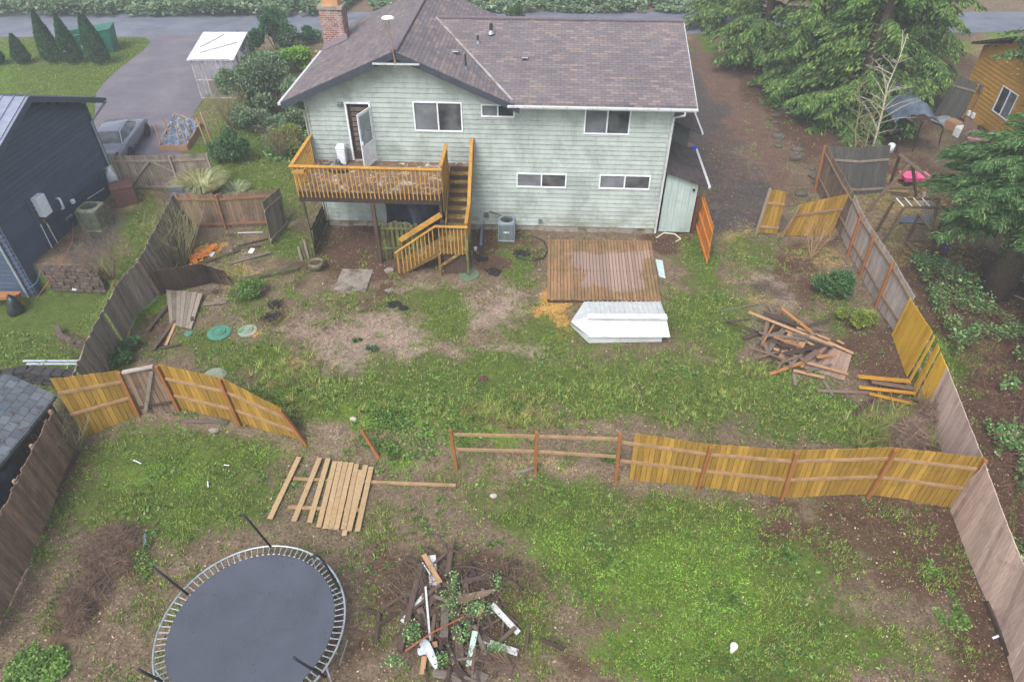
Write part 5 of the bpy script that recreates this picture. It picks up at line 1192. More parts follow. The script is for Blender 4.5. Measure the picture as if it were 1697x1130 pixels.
for a, b in ((A,B_),(D_,C_),(A.lerp(D_,.5),B_.lerp(C_,.5)),(A,D_),(B_,C_)):
    ins = (A+B_+C_+D_)/4; p, q = a.lerp(ins,.02)-Vector((0,0,.11)), b.lerp(ins,.02)-Vector((0,0,.11)); m = MB(); m.beam(p, q, .04, .14); m.build('joist', DARKW, gd)
# mud patches drying on it
WHM = NT('white_ribbed_metal'); _t = WHM
_f = _t.noise(_t.obj((1,1,1)), 3, 5, .7); _c = _t.mix(_t.ramp(_f, [(.4,0.0),(.75,1.0)]), srgb(192,195,197), srgb(164,168,168))
_g = _t.noise(_t.obj((6,1.4,1.4)), 2.4, 4, .7, .4); _c = _t.mix(_t.ramp(_g, [(.62,0.0),(.7,.7)]), _c, srgb(140,128,96))
WHMM = _t.fin(_c, .5, .3)
wr = thing('shed_roof', 'white ribbed metal shed roof fallen on the lawn beside the ground deck', 'shed roof', G(1020, 545))
z0 = .55; a1, a2 = P(968,500,z0), P(1094,500,z0*.9); r1, r2_ = P(974,526,z0+.34), P(1104,527,z0+.34); b1, b2 = P(976,557,z0*.72), P(1110,557,z0*.72)
def ribbed(p0, p1, q0, q1, n, nm):     # p eave line, q ridge line
    m = MB(); nv = (p1-p0).cross(q0-p0).normalized(); nv = nv if nv.z > 0 else -nv
    for i in range(n):
        a, b = i/n, (i+1)/n; w = .16
        for (s0, s1, hh) in ((a, a+(b-a)*(1-w), 0), (a+(b-a)*(1-w), b, .035)):
            k = [p0.lerp(p1, s0), p0.lerp(p1, s1), q0.lerp(q1, s1), q0.lerp(q1, s0)]
            m.hexa([v-nv*.02 for v in k]+[v+nv*hh for v in k])
    return m.build(nm, WHMM, wr)
ribbed(a1, a2, r1, r2_, 16, 'roof_sheet'); ribbed(b1, b2, r1, r2_, 16, 'roof_sheet')
m = MB(); m.beam(r1+Vector((-.02,0,.05)), r2_+Vector((.02,0,.05)), .26, .05); m.build('ridge_strip', WHMM, wr)
gpt = P(946,533,.5); gpt2 = P(944,538,.06); dn = Vector((0,0,-1))
m = MB(); c1 = Vector((b1.x+.02, b1.y+.03, .06)); c2 = Vector((b2.x-.22, b2.y+.1, .06)); c0 = Vector((gpt2.x, gpt2.y, .06)); e1 = Vector((a1.x, a1.y-.05, .06))
m.add([c1, c2, b2+Vector((-.22,.1,-.03)), b1+Vector((.02,.03,-.03))], [(0,1,2,3)]); m.build('front_wall', WHM.m, wr)
m = MB(); m.add([c0, c1, b1+Vector((0,.02,-.02)), Vector((gpt.x,gpt.y,.5)), r1+Vector((0,0,.02)), a1], [(0,1,2,3), (3,2,4), (3,4,5)]); m.build('end_panel', WHM.m, wr)
m = MB(); m.beam(b1+Vector((-.02,-.03,.02)), b2+Vector((0,-.03,.02)), .05, .06); m.build('trim', WHITE, wr)
slabobj('plastic_sheet', [(1086,430),(1098,432),(1103,462),(1092,458)], .02, mat('pale_blue_plastic', srgb(176,196,196), srgb(160,176,172), isl=0, rough=.4), 'strip of pale blue plastic lying along the right side of the ground deck', 'sheet')
# ---------------------------------------------------------------- trampoline
TC = Vector((-5.9, 7.57, -.55)); TR = 2.08; TZ = .88
tp = thing('trampoline', 'large round trampoline with a black mat and bent black net poles', 'trampoline', TC)
MATM = NT('trampoline_mat'); _t = MATM; _f = _t.noise(_t.obj(), 1.1, 5, .6, .3); _c = _t.mix(_t.ramp(_f, [(.2,0.0),(.8,1.0)]), srgb(59,62,72), srgb(72,76,88))
_g = _t.noise(_t.obj(), 24, 5, .8); _h2 = _t.noise(_t.obj(), 1.7, 3, .6); _k = _t.math('MULTIPLY', _t.ramp(_g, [(.56,0.0),(.64,1.0)]), _t.ramp(_h2, [(.45,0.0),(.65,1.0)])); _c = _t.mix(_t.math('MULTIPLY', _k, .7), _c, srgb(52,44,46))
MATT = _t.fin(_c, .42, .5)
RM = TR-.23
m = MB(); m.v = [TC+Vector((0,0,TZ-.07))]; m.f = []; NS = 88
for ring in range(1, 9):
    for j in range(NS): a = 2*PI*j/NS; rr_ = RM*ring/8*(1 if ring < 8 else 1-.012*(j % 2)); m.v.append(TC+Vector((rr_*math.cos(a), rr_*math.sin(a), TZ-.02-.05*(1-(ring/8)**2))))
for j in range(NS): m.f.append((0, 1+j, 1+(j+1) % NS))
for ring in range(1, 8):
    for j in range(NS): b = 1+(ring-1)*NS; m.f.append((b+j, b+NS+j, b+NS+(j+1) % NS, b+(j+1) % NS))
m.m = [0]*len(m.f); mo = m.build('mat', MATT, tp, smooth=True)
r2 = np.random.default_rng(12); a = r2.uniform(0, 2*PI, 1500); q = RM*np.sqrt(r2.uniform(0, .97, 1500)); xx, yy = q*np.cos(a), q*np.sin(a); k = fbm(xx*1.6+9, yy*1.6+3, 77, 4) > .5
C = np.stack([TC.x+xx[k], TC.y+yy[k], np.full(k.sum(), TC.z+TZ-.012)], 1); V, Fc = quads(C, r2.uniform(.005,.014,len(C)), .6, .05, r2)
sp_ = npmesh('leaf_specks', V, Fc, mat('wet_leaf_specks', srgb(52,42,38), srgb(34,30,30), isl=.2, bump=0), tp); sp_['kind'] = 'stuff'
GALV = mat('galvanised_steel', srgb(176,182,190), srgb(140,146,152), ns=8, isl=0, rough=.35, metal=.6, bump=0)
m = MB(); m.tube([TC+Vector((TR*math.cos(a), TR*math.sin(a), TZ)) for a in np.linspace(0, 2*PI, 97)[:-1]], .026, 8, closed=True); m.build('frame_ring', GALV, tp, smooth=True)
m = MB(); m.tube([(RM-.01,0,0),(RM+.03,0,.0),(TR-.02,0,.02)], [.006,.011,.011], 5); m.tube([(RM+.01,-.03,0),(RM+.01,.03,0)], .009, 4)
me = m.build('spring', GALV, tp).data
base = tp.children[-1] if False else [o for o in COL.objects if o.data == me][0]; base.data = me
for v in me.vertices: v.co = v.co+TC  # mesh was shifted into the parent's frame by build(); restore the local ring frame
base.location = (0, 0, TZ-.02)
for j in range(1, NS):
    o = base.copy(); COL.objects.link(o); o.parent = tp; o.rotation_euler = (0, 0, 2*PI*j/NS); o.location = (0, 0, TZ-.02)
for k in range(4):
    a0, a1_ = k*PI/2+.45, k*PI/2+1.12; p0, p1 = [TC+Vector((TR*math.cos(a), TR*math.sin(a), 0)) for a in (a0, a1_)]; z = hz1(p0.x, p0.y)+.02-TC.z
    m = MB(); m.tube([p0+Vector((0,0,TZ)), p0+Vector((0,0,z+.08)), p0.lerp(p1,.1)+Vector((0,0,z)), p0.lerp(p1,.9)+Vector((0,0,z)), p1+Vector((0,0,z+.08)), p1+Vector((0,0,TZ))], .024, 6); m.build('leg', GALV, tp, smooth=True)
BLKP = mat('black_foam_tube', srgb(26,28,32), srgb(40,42,46), ns=5, isl=0, rough=.6, bump=0)
zr = TC.z+TZ
for pts in ([(449,906,zr),(408,857,zr+.95),(404,853,zr+1.02),(397,854,zr+1.0)], [(312,985,zr),(256,941,zr+.8),(252,938,zr+.82)], [(562,975,zr),(540,936,zr+.65),(529,922,zr+.95),(521,920,zr+1.0),(511,925,zr+.95)], [(540,1121,zr),(510,1104,zr+.5),(492,1093,zr+.8),(486,1088,zr+.86)], [(268,1128,zr),(235,1112,zr+.6),(228,1108,zr+.66)]):
    pts = [P(*q) for q in pts]; m = MB(); m.tube(pts, .03, 8); m.build('net_pole', BLKP, tp, smooth=True)
p, q = P(563,1101,-.3), P(576,1060,-.42); m = MB(); m.tube([p, q], .016, 6); m.build('steel_rod', GALV, origin=p, label='thin steel rod leaning on the ground right of the trampoline', cat='rod')
# ---------------------------------------------------------------- lumber pile by the right fence, debris heap in the lower yard
def plank(a, b, w, m_, lb, group, z=.05, th=.03, z2=None, name='plank', cat_='plank', k=1.0):
    g0 = G(*a); g1 = G(*b); p = P(a[0], a[1], g0.z+z); q = P(b[0], b[1], g1.z+(z if z2 is None else z2)); d = q-p; L = d.length; mid = (p+q)/2
    m = MB(); m.box((-L/2,-w/2,-th/2),(L/2,w/2,th/2)); me = m.build(name, m_, bevel=.004, label=lb, cat=cat_, group=group)
    me.rotation_mode = 'QUATERNION'; x = d.normalized(); y = Vector((0,0,1)).cross(x).normalized(); zz = x.cross(y)
    me.rotation_quaternion = Matrix((x, y, zz)).transposed().to_quaternion(); me.location = mid; return me
BRW = woodmat('brown_old_board', srgb(122,102,88), srgb(94,78,68), streak=(1.2,9,9), isl=0, obr=.18, dark=srgb(72,54,46))
GRW = woodmat('grey_old_board', srgb(116,106,98), srgb(88,80,74), streak=(1.2,9,9), isl=0, obr=.18, dark=srgb(60,54,50))
TNW = woodmat('tan_board', srgb(176,140,106), srgb(142,110,84), streak=(1.2,9,9), isl=0, obr=.12, dark=srgb(104,82,64))
ORW = woodmat('orange_board', srgb(164,116,74), srgb(132,90,56), streak=(1.2,9,9), isl=0, obr=.1, dark=srgb(120,74,40))
DKW = woodmat('dark_board', srgb(82,66,60), srgb(58,48,46), streak=(1.2,9,9), isl=0, obr=.15, dark=srgb(44,36,34))
YEW = woodmat('ochre_board', srgb(184,136,50), srgb(146,100,36), streak=(1.2,9,9), isl=0, obr=.1, dark=srgb(104,72,30))
WHW = woodmat('peeling_white_board', srgb(196,198,198), srgb(170,170,168), streak=(1.4,7,7), isl=0, dark=srgb(150,144,136), moss=srgb(112,94,80), thr=.6)
MM = dict(b=(BRW,'brown'), g=(GRW,'grey'), t=(TNW,'tan'), o=(ORW,'orange'), d=(DKW,'dark'), y=(YEW,'ochre'), w=(WHW,'white'))
def z6(x, y): return (1180+x/3.228, 430+y/3.228)
def z4(x, y): return (400+x/3.394, 830+y/3.394)
LP = '''t 195 280 655 462 .12 .42 .3|d 275 285 450 345 .2 .4 .36|o 375 262 532 388 .13 .5 .42|d 165 420 372 355 .16 .12 .2|b 205 437 260 450 .12 .06|b 308 282 268 462 .14 .35 .2|o 332 348 268 452 .06 .3 .25|g 392 362 288 505 .17 .18 .1|g 300 402 500 428 .12 .3|o 330 412 478 468 .12 .34|g 440 392 652 468 .12 .3|g 310 330 565 366 .1 .2|d 388 505 595 458 .18 .42 .4
t 330 476 482 528 .1 .22|b 488 545 568 488 .2 .4|o 308 612 498 546 .13 .1 .34|t 490 545 728 612 .12 .34 .2|t 620 440 756 502 .12 .3 .16|o 562 516 662 512 .1 .34|t 435 592 602 632 .12 .1|g 438 610 446 672 .12 .05|b 560 700 842 712 .12 .06|g 598 650 648 728 .1 .06|b 696 842 742 832 .1 .06|d 742 838 862 746 .13 .07|b 780 836 902 820 .12 .06|b 902 822 1092 818 .1 .05
y 782 625 1062 652 .17 .3|b 852 652 1078 690 .17 .2|y 785 682 1088 716 .13 .22|y 840 716 1136 786 .13 .14|g 1080 746 1156 756 .1 .16|d 108 366 182 396 .05 .04|d 82 336 202 320 .06 .04|g 40 276 272 234 .05 .04|b 296 196 412 216 .06 .05|b 272 430 300 500 .14 .2|g 505 600 640 560 .1 .22|b 230 452 205 512 .09 .08|d 370 455 450 470 .2 .32|b 196 366 225 395 .1 .06|t 670 432 705 452 .1 .14|b 440 300 470 270 .12 .3|b 500 410 560 400 .12 .36|g 310 252 330 300 .12 .12|o 560 522 600 520 .12 .38|t 380 520 430 560 .13 .16'''
cnt = {}
def planks(S, zf, place, group, cat_='plank', zs=1.0):
    for ln in S.replace('\n', '|').split('|'):
        p = ln.split(); mk = MM[p[0]]; f = [float(q) for q in p[1:]]
        plank(zf(f[0], f[1]), zf(f[2], f[3]), f[4], mk[0], '%s board lying loose in %s' % (mk[1], place), '%s boards of %s' % (mk[1], place), f[5]*zs, .03, f[6]*zs if len(f) > 6 else None)
planks(LP, z6, 'the lumber pile by the right fence', '')
rr = random.Random(33)
for i in range(26):
    cx_, cy_ = 450+rr.gauss(0,100), 440+rr.gauss(0,60); a = rr.choice((.35,.5,-.3,-.8,2.2,rr.uniform(0,3.1))); l_ = rr.uniform(70,230); k_ = rr.choice('ddggbbt'); mk = MM[k_]
    plank(z6(cx_-math.cos(a)*l_/2, cy_-math.sin(a)*l_/2), z6(cx_+math.cos(a)*l_/2, cy_+math.sin(a)*l_/2), rr.uniform(.05,.12), mk[0], '%s slat jammed in the lumber pile by the right fence' % mk[1], '%s slats of the lumber pile' % mk[1], rr.uniform(.08,.34), .025, rr.uniform(.06,.28), 'slat', 'slat')
def flatpanel(quad, z, m_, lb, n, name='board_sheet', zf=z6):
    ps = [P(*zf(*q), G(*zf(*q)).z+z[i]) for i, q in enumerate(quad)]; t = thing(name, lb, 'board', ps[0]); m = MB()
    for i in range(n):
        a, b = (i+.02)/n, (i+.98)/n; k = [ps[0].lerp(ps[1], a), ps[0].lerp(ps[1], b), ps[3].lerp(ps[2], b), ps[3].lerp(ps[2], a)]
        m.hexa([v-Vector((0,0,.03)) for v in k]+k)
    m.build('boards', m_, t); return t
flatpanel([(480,572),(710,646),(748,512),(600,448)], (.06,.1,.14,.2), woodmat('rose_old_panel', srgb(158,132,118), srgb(122,100,90), isl=.1), 'grey-rose board panel at the lower end of the lumber pile', 6)
flatpanel([(350,528),(440,560),(520,420),(410,372)], (.1,.12,.2,.2), TNW, 'tan plywood sheet buried in the lumber pile', 1, 'plywood_sheet')
DP = '''t 1025 300 1118 460 .13 .4|w 1072 305 1080 475 .2 .3|b 1012 352 888 845 .14 .45 .3|w 1045 508 905 680 .12 .3 .1|w 1018 345 1062 412 .03 .42|w 1036 480 1062 785 .05 .5 .3|b 1182 228 1160 408 .14 .3|d 1198 420 1216 742 .07 .5|g 1146 578 1140 765 .18 .4|b 1210 618 1230 875 .18 .35|b 1130 470 1420 420 .13 .3|w 1408 580 1560 742 .14 .3 .1|w 1358 785 1556 852 .16 .25 .2|b 1450 790 1542 708 .1 .3
b 1338 855 1402 888 .16 .2|b 1368 912 1525 950 .2 .1|g 1192 850 1205 912 .16 .2|d 1478 325 1572 350 .1 .12|d 1476 388 1542 366 .12 .12|t 1030 870 1016 972 .12 .15|g 1080 962 1245 996 .2 .1|g 1300 965 1382 1004 .22 .1|d 1180 910 1275 1014 .16 .14|t 1086 790 1090 822 .12 .35|g 920 500 955 538 .24 .15|d 895 602 942 572 .12 .1|b 1020 540 1120 470 .1 .4|b 1040 600 1090 530 .14 .35|g 1000 600 1020 660 .16 .2|d 950 680 1010 690 .12 .1
o 1334 640 1360 598 .1 .4|b 1120 400 1150 330 .12 .2|b 1200 560 1160 500 .1 .3|d 1250 700 1300 800 .1 .15|d 1310 860 1360 940 .14 .1|g 1240 900 1160 800 .1 .2|b 1440 600 1560 690 .07 .12|d 1020 400 1030 500 .14 .3|b 980 640 1100 700 .08 .2|d 1340 700 1390 760 .1 .12|d 1280 460 1500 420 .08 .15|b 1250 650 1300 720 .1 .3|d 1140 880 1260 720 .08 .3'''
MM['b'] = (woodmat('sodden_brown_board', srgb(98,82,74), srgb(72,60,54), streak=(1.2,9,9), isl=0, obr=.2, dark=srgb(50,42,38)), 'brown')
planks(DP, z4, 'the rubbish heap on the lower lawn', '', zs=.7)
rr = random.Random(21)
for i in range(130):
    cx_, cy_ = 1180+rr.gauss(0,170), 660+rr.gauss(0,160); a = rr.choice((1.2,1.4,1.7,.4,2.6,rr.uniform(0,3.1))); l_ = rr.uniform(50,210); k_ = rr.choice('dddgbb'); mk = MM[k_]
    plank(z4(cx_-math.cos(a)*l_/2, cy_-math.sin(a)*l_/2), z4(cx_+math.cos(a)*l_/2, cy_+math.sin(a)*l_/2), rr.uniform(.035,.1), mk[0], '%s board lying loose in the rubbish heap on the lower lawn' % mk[1], '%s boards of the rubbish heap on the lower lawn' % mk[1], rr.uniform(.05,.3), .025, rr.uniform(.05,.22), 'slat', 'slat')
flatpanel([(1218,582),(1385,530),(1440,488),(1205,530)], (.3,.3,.34,.36), BRW, 'rotten brown board sheet on top of the rubbish heap', 2, 'board_sheet', z4)
plank(z4(1315,730), z4(1278,930), .13, mat('pale_green_metal', srgb(176,196,184), srgb(150,168,158), isl=0), 'pale green bracket board standing in the rubbish heap', None, .4, .04, .1)
m = MB(); ps = [P(*z4(*q), -.45+zz) for q, zz in (((1175,380),.1),((1240,366),.3),((1300,370),.34),((1400,398),.3),((1480,430),.25),((1540,462),.2),((1582,502),.1))]; m.tube(ps, .03, 7); m.build('bent_branch', DKW, origin=ps[0], smooth=True, label='long dark bent pipe arching over the rubbish heap', cat='pipe')
m = MB(); ps = [P(*z4(922,842), -.2), P(*z4(1080,735), .05), P(*z4(1248,650), .0)]; m.tube(ps, .022, 6); m.build('rusty_rod', mat('rust', srgb(150,88,50), srgb(112,62,38), isl=0), origin=ps[0], label='rusty rod sticking out of the rubbish heap', cat='rod')
m = MB(); rr = random.Random(4)                      # crumpled white sheet
pts = [(1010,780),(985,830),(995,880),(1040,850),(1055,900),(1100,965),(1105,900),(1085,850),(1060,790),(1035,770)]
c0 = P(*z4(1050,850), -.1); ring = [P(*z4(*q), -.5+.12+rr.random()*.3) for q in pts]; m.add([c0]+ring, [(0, i+1, (i+1) % len(ring)+1) for i in range(len(ring))])
o = m.build('crumpled_sheet', mat('white_tarp', srgb(206,212,222), srgb(170,176,186), ns=6, isl=.12, bump=.6, rough=.45), origin=c0, label='crumpled white plastic sheet at the lower left of the rubbish heap', cat='sheet')
ss = o.modifiers.new('s', 'SUBSURF'); ss.levels = ss.render_levels = 2; ss = o.modifiers.new('t', 'SOLIDIFY'); ss.thickness = .02
# ivy creeping over the heap
r2 = np.random.default_rng(77); cc = []
for (a, b, sx_, sy_, n) in ((1180,560,60,140,260),(960,740,60,60,240),(1330,600,90,50,300),(1130,880,50,60,120),(1200,460,30,60,120),(1430,820,60,30,120),(860,900,60,40,120),(1250,740,60,70,160),(1440,450,30,60,100)):
    for _ in range(n):
        g_ = P(*z4(a+r2.normal(0, sx_*.5), b+r2.normal(0, sy_*.5)), -.5+r2.uniform(.15,.62)); cc.append(tuple(g_))
V, Fc = quads(np.array(cc), r2.uniform(.018,.04,len(cc)), .6, .4, r2); npmesh('creeping_brambles', V, Fc, IVY, kind='stuff', label='green bramble leaves creeping over the rubbish heap', cat='brambles')
# brush heaps of dead twigs
def brush(blobs, n, lb, m_, seed, name='brush_heap', z=.3, ln=.3):
    r2 = np.random.default_rng(seed); C = []
    for (px, py, rx, ry, k) in blobs:
        q = r2.normal(0, .5, (int(n*k), 2)); 
        for a, b in q:
            g_ = G(px+a*rx, py+b*ry); hh = z*max(0, 1-(a*a+b*b)*.9)*r2.uniform(.2, 1)+.03; C.append((g_.x, g_.y, g_.z+hh))
    C = np.array(C); V, Fc = quads(C, r2.uniform(ln*.4, ln, len(C)), .03, .3, r2); return npmesh(name, V, Fc, m_, kind='stuff', label=lb, cat='brush heap')
TW = mat('dead_brush', srgb(112,90,74), srgb(76,61,52), isl=.35, bump=0)
brush([(200,898,44,26,1),(180,926,44,26,.8),(128,1008,26,34,.9),(150,980,40,20,.3)], 2600, 'heap of dead brown twigs left of the trampoline', TW, 1)
brush([(1500,735,36,40,1),(1530,700,24,30,.6)], 1000, 'dry bramble canes piled against the right fence', mat('dry_canes', srgb(136,112,94), srgb(104,84,72), isl=.3, bump=0), 2, z=.8, ln=.4)
brush([(690,965,60,50,1),(760,1010,90,70,1),(840,960,70,40,.5),(800,1090,80,30,.5)], 700, 'dead twigs tangled through the rubbish heap', TW, 3, z=.35)
brush([(1265,478,24,14,1),(1290,488,20,10,.5)], 400, 'small dark heap of dead twigs right of the ground deck', mat('dark_brush', srgb(70,56,54), srgb(96,78,70), isl=.3, bump=0), 4, z=.2, ln=.2)
brush([(1420,560,40,30,1),(1450,590,40,30,1)], 500, 'bark and twig litter between the lumber pile and the right fence', TW, 5, z=.06, ln=.12)
# loose boards on the left side of the yard
def zL(x, y): return (x/3.767, 280+y/3.767)
LB = '''b 1450 500 1625 480 .14 .05|b 1280 580 1500 505 .1 .05|g 1435 590 1690 520 .14 .06|g 1270 845 1415 830 .18 .06|b 1085 795 920 1010 .1 .12|b 1125 900 950 1130 .14 .08|t 1095 965 1035 1100 .1 .06|b 990 1120 1118 1095 .1 .07|b 1480 480 1670 435 .08 .05|g 1280 745 1340 750 .2 .3|d 1210 860 1200 950 .1 .1|b 1010 1010 960 1130 .12 .06'''
planks(LB, zL, 'the litter along the left grey fence', '')
for q, lb in (([(345,425),(352,427),(357,419),(349,418)],'white tile left of the other white tile'),([(411,420),(419,421),(423,413),(416,412)],'white tile lying between loose boards')):
    slabobj('white_tile', q, .02, WHITE, lb, 'tile', dz=.02)
plank((394,386), (436,385), .05, WHW, 'thin white strip lying at the foot of the brown fence', None, .05)
plank((855,783), (895,772), .12, GRW, 'short grey board lying under the bare rails', None, .05)
plank((302,697), (378,699), .12, GRW, 'grey board lying at the foot of the left ochre fence', None, .05)
for i, ((a, b_), lb) in enumerate((((221,762,234,767),'white litter scrap near the left fence corner'),((344,795,345,806),'white litter scrap in the middle of the left lawn'),((371,769,380,771),'white litter scrap right of the others'),((1645,1056,1668,1049),'white pipe lying across the edging at the rose grey fence')) if False else ()):
    pass
for (a, b_, lb, w, nm) in (((221,762),(234,768),'white plastic strip lying on the left lawn','.03','plastic_strip'),((344,797),(345,807),'white strip lying in the middle of the left lawn','.03','plastic_strip'),((371,770),(380,771),'white strip lying above the grey panel','.03','plastic_strip'),((1645,1057),(1668,1048),'white pipe lying at the foot of the rose grey fence','.05','plastic_pipe'),((238,885),(240,903),'blue and white scrap beside the dead twigs','.07','plastic_strip')):
    plank(a, b_, float(w), mat('blue_white', srgb(120,160,200), srgb(210,220,230), isl=0) if 'blue' in lb else WHITE, lb, None, .06, .02, None, nm, 'litter')
c = G(1213, 1078); t = thing('cleanout_pipe', 'white capped cleanout pipe standing in the lower lawn', 'pipe', c)
m = MB(); m.lathe([(.055,-.05),(.055,.2)], 14, c); m.build('pipe', WHITE, t, smooth=False); m = MB(); m.lathe([(.085,.2),(.085,.26),(.07,.27),(.0,.27)], 18, c); m.build('cap', WHITE, t)
r2 = np.random.default_rng(99); x, y = frame_pts(1500, seed=31); k = (y > 8) & (y < 26) & not_in(x, y); C = np.stack([x[k], y[k], hz(x[k], y[k])+.03], 1)
V, Fc = quads(C, r2.uniform(.01,.03,len(C)), .7, .3, r2); npmesh('paper_litter', V, Fc, mat('pale_scraps', srgb(214,210,204), srgb(180,170,156), isl=.2, bump=0), kind='stuff', label='small pale scraps scattered over the yard', cat='litter')
# ---------------------------------------------------------------- navy neighbour house
NA, NB = P(196,308,0), P(40,449,0)
NA.z = NB.z = 0; ne = (NA-NB).normalized(); nw = Vector((-ne.y, ne.x, 0)); NL = (NA-NB).length
def n_(s, w, z): return NB+ne*s+nw*w+Vector((0,0,z))       # s along the gable wall from its near corner, w westwards, z up
def npx(px, py):
    d = ray(px, py); o = Vector((0,0,H)); t = ((NB-o).dot(nw))/d.dot(nw); p = o+d*t-NB; return p.dot(ne), p.z
NH = thing('navy_house', 'navy lap-sided house with a metal roof at the left edge', 'house', NB, math.atan2(ne.y, ne.x))
NE, NP = 3.95, 5.55; NS_ = (NP-NE)/(NL/2+.55)
def ntop(z, zt):
    e = NE+.55*NS_-.12
    if zt <= e: return (0, NL)
    a = (zt-e)/NS_; return (a, NL-a)
m = siding(lambda a, v, z: n_(a, v, z), ntop, 0, NL, -1.9, 5.5, .2, th=.045, gp=.034); m.build('wall', NAVY, NH)
siding(lambda a, v, z: n_(v, a, z), None, .08, 11, -1.9, 4.0, .2, th=.045, gp=.034).build('wall', NAVY, NH)
m = MB(); m.hexa([n_(NL-.08,.08,-.7),n_(NL,.08,-.7),n_(NL,11,-.7),n_(NL-.08,11,-.7),n_(NL-.08,.08,4.0),n_(NL,.08,4.0),n_(NL,11,4.0),n_(NL-.08,11,4.0)]); m.build('wall', NAVY, NH)
def nroof(s, w): return NP-NS_*abs(s-NL/2)
METR = mat('metal_roofing', srgb(150,156,172), srgb(128,134,150), isl=0, rough=.35, metal=.4, bump=0)
for (a, b) in ((-.55, NL/2), (NL/2, NL+.55)):
    m = MB(); q = [(a,-.55),(b,-.55),(b,11.5),(a,11.5)]
    m.hexa([n_(s, w, nroof(s, w)-.03) for s, w in q]+[n_(s, w, nroof(s, w)+.01) for s, w in q])
    for k in range(27):
        w = -.45+k*.45; m.hexa([n_(s, ww, nroof(s, ww)+zz) for zz in (.01,.05) for s, ww in ((a,w),(b,w),(b,w+.03),(a,w+.03))])
    m.build('metal_roof', METR, NH)
NTRIM = mat('slate_trim', srgb(70,78,94), srgb(60,66,82), isl=0, rough=.5, bump=0)
for (a, b) in ((-.6, NL/2), (NL/2, NL+.62)):
    m = MB(); m.hexa([n_(s, w, nroof(s, w)+zz) for zz in (-.2,.03) for s, w in ((a,-.6),(b,-.6),(b,-.565),(a,-.565))]); m.build('rake_board', NTRIM, NH)
    m = MB(); m.hexa([n_(s, w, nroof(s, w)+zz) for zz in (-.1,-.06) for s, w in ((a,-.56),(b,-.56),(b,0),(a,0))]); m.build('soffit', NTRIM, NH)
m = MB(); m.hexa([n_(s, w, z) for z in (NE-.12, NE) for s, w in ((NL+.57,-.6),(NL+.67,-.6),(NL+.67,11),(NL+.57,11))]); m.build('gutter', NTRIM, NH)
for (s0, s1) in ((-.03,.1),(NL-.1,NL+.03)): m = MB(); m.hexa([n_(s, w, z) for z in (-1.8, NE) for s, w in ((s0,-.045),(s1,-.045),(s1,0),(s0,0))]); m.build('corner_trim', NTRIM, NH)
DSP = mat('pale_downspout', srgb(158,162,170), isl=0, bump=0, rough=.4)
m = MB(); m.tube([n_(NL+.55,-.6,NE-.1), n_(NL+.5,-.5,NE-.25), n_(NL-.15,-.09,NE-.8), n_(NL-.15,-.09,.2), n_(NL-.1,-.3,.05)], .05, 6); m.build('downspout', DSP, NH)
m = MB(); m.tube([n_(-.09,.35,3.8), n_(-.09,.35,-1.2), n_(-.3,.3,-1.5)], .05, 6); m.build('downspout', DSP, NH)
# batten skirting and trim on the wall
s0, z0_ = npx(88, 425); s1, z1_ = npx(32, 334); s2, z2_ = npx(190, 330)
m = MB()
for i in range(46):
    a = s0+.15+i*(NL-.25-s0)/46; m.hexa([n_(s, w, z) for z in (.02, 1.0) for s, w in ((a,-.062),(a+.05,-.062),(a+.05,-.03),(a,-.03))])
m.build('batten_skirt', NAVY, NH)
m = MB(); m.hexa([n_(s, w, z) for z in (-.3, 2.2) for s, w in ((s0-.02,-.07),(s0+.14,-.07),(s0+.14,0),(s0-.02,0))]); m.build('trim_board', NTRIM, NH)
def nb(name, px, py, ds, dz, dd, m_, off=.0, bev=.02):
    s, z = npx(px, py); m = MB(); m.hexa([n_(s_, w_, z_) for z_ in (z-dz, z+dz) for s_, w_ in ((s-ds,-dd-off),(s+ds,-dd-off),(s+ds,-off),(s-ds,-off))]); return m.build(name, m_, NH, bevel=bev)
WB = mat('white_appliance', srgb(220,226,234), srgb(204,210,220), isl=0, rough=.4, bump=0)
nb('water_heater', 63, 340, .24, .42, .3, WB); nb('dryer_vent', 118, 334, .09, .09, .14, WB); nb('meter_box', 176, 286, .15, .26, .14, GREYMET); nb('meter_box', 181, 305, .13, .12, .14, GREYMET)
nb('service_valve', 112, 360, .22, .07, .12, GREYMET)
s, z = npx(96, 338); m = MB(); m.tube([n_(s,-.04,z+.25), n_(s,-.16,z+.25), n_(s,-.18,z+.15), n_(s,-.16,z-.2), n_(s,-.04,z-.25)], .05, 8); m.build('vent_pipe', WB, NH, smooth=True)
for (a, b, mm_, r) in (((64,372),(84,412),WB,.018),((74,370),(98,412),WB,.018),((68,364),(80,376),mat('copper_line', srgb(190,140,60), isl=0, bump=0),.02),((80,372),(112,340),DKMET,.018),((112,366),(136,348),DKMET,.018),((98,412),(140,370),WB,.014),((142,330),(170,312),WB,.014)):
    (sa, za), (sb_, zb) = npx(*a), npx(*b); m = MB(); m.tube([n_(sa,-.08,za), n_(sb_,-.08,zb)], r, 5); m.build('service_pipe', mm_, NH)
c = G(163,376); c.z -= 0; acunit(c, .85, .85, 1.0, 'mossy old cooling unit beside the navy house wall', ACO, math.atan2(ne.y, ne.x), 2)
BRK2 = mat('red_brown_block', srgb(106,70,66), srgb(78,52,50), ns=7, isl=.1)
c = G(212, 336); m = MB(); m.box((-.45,-.4,0),(.45,.4,.85), Matrix.Translation(c)@Matrix.Rotation(.5, 4, 'Z')); m.box((-.47,-.42,.85),(.47,.42,.93), Matrix.Translation(c)@Matrix.Rotation(.5, 4, 'Z')); m.build('block_stack', BRK2, origin=c, bevel=.02, label='square red-brown block stack beside the mossy cooling unit', cat='block')
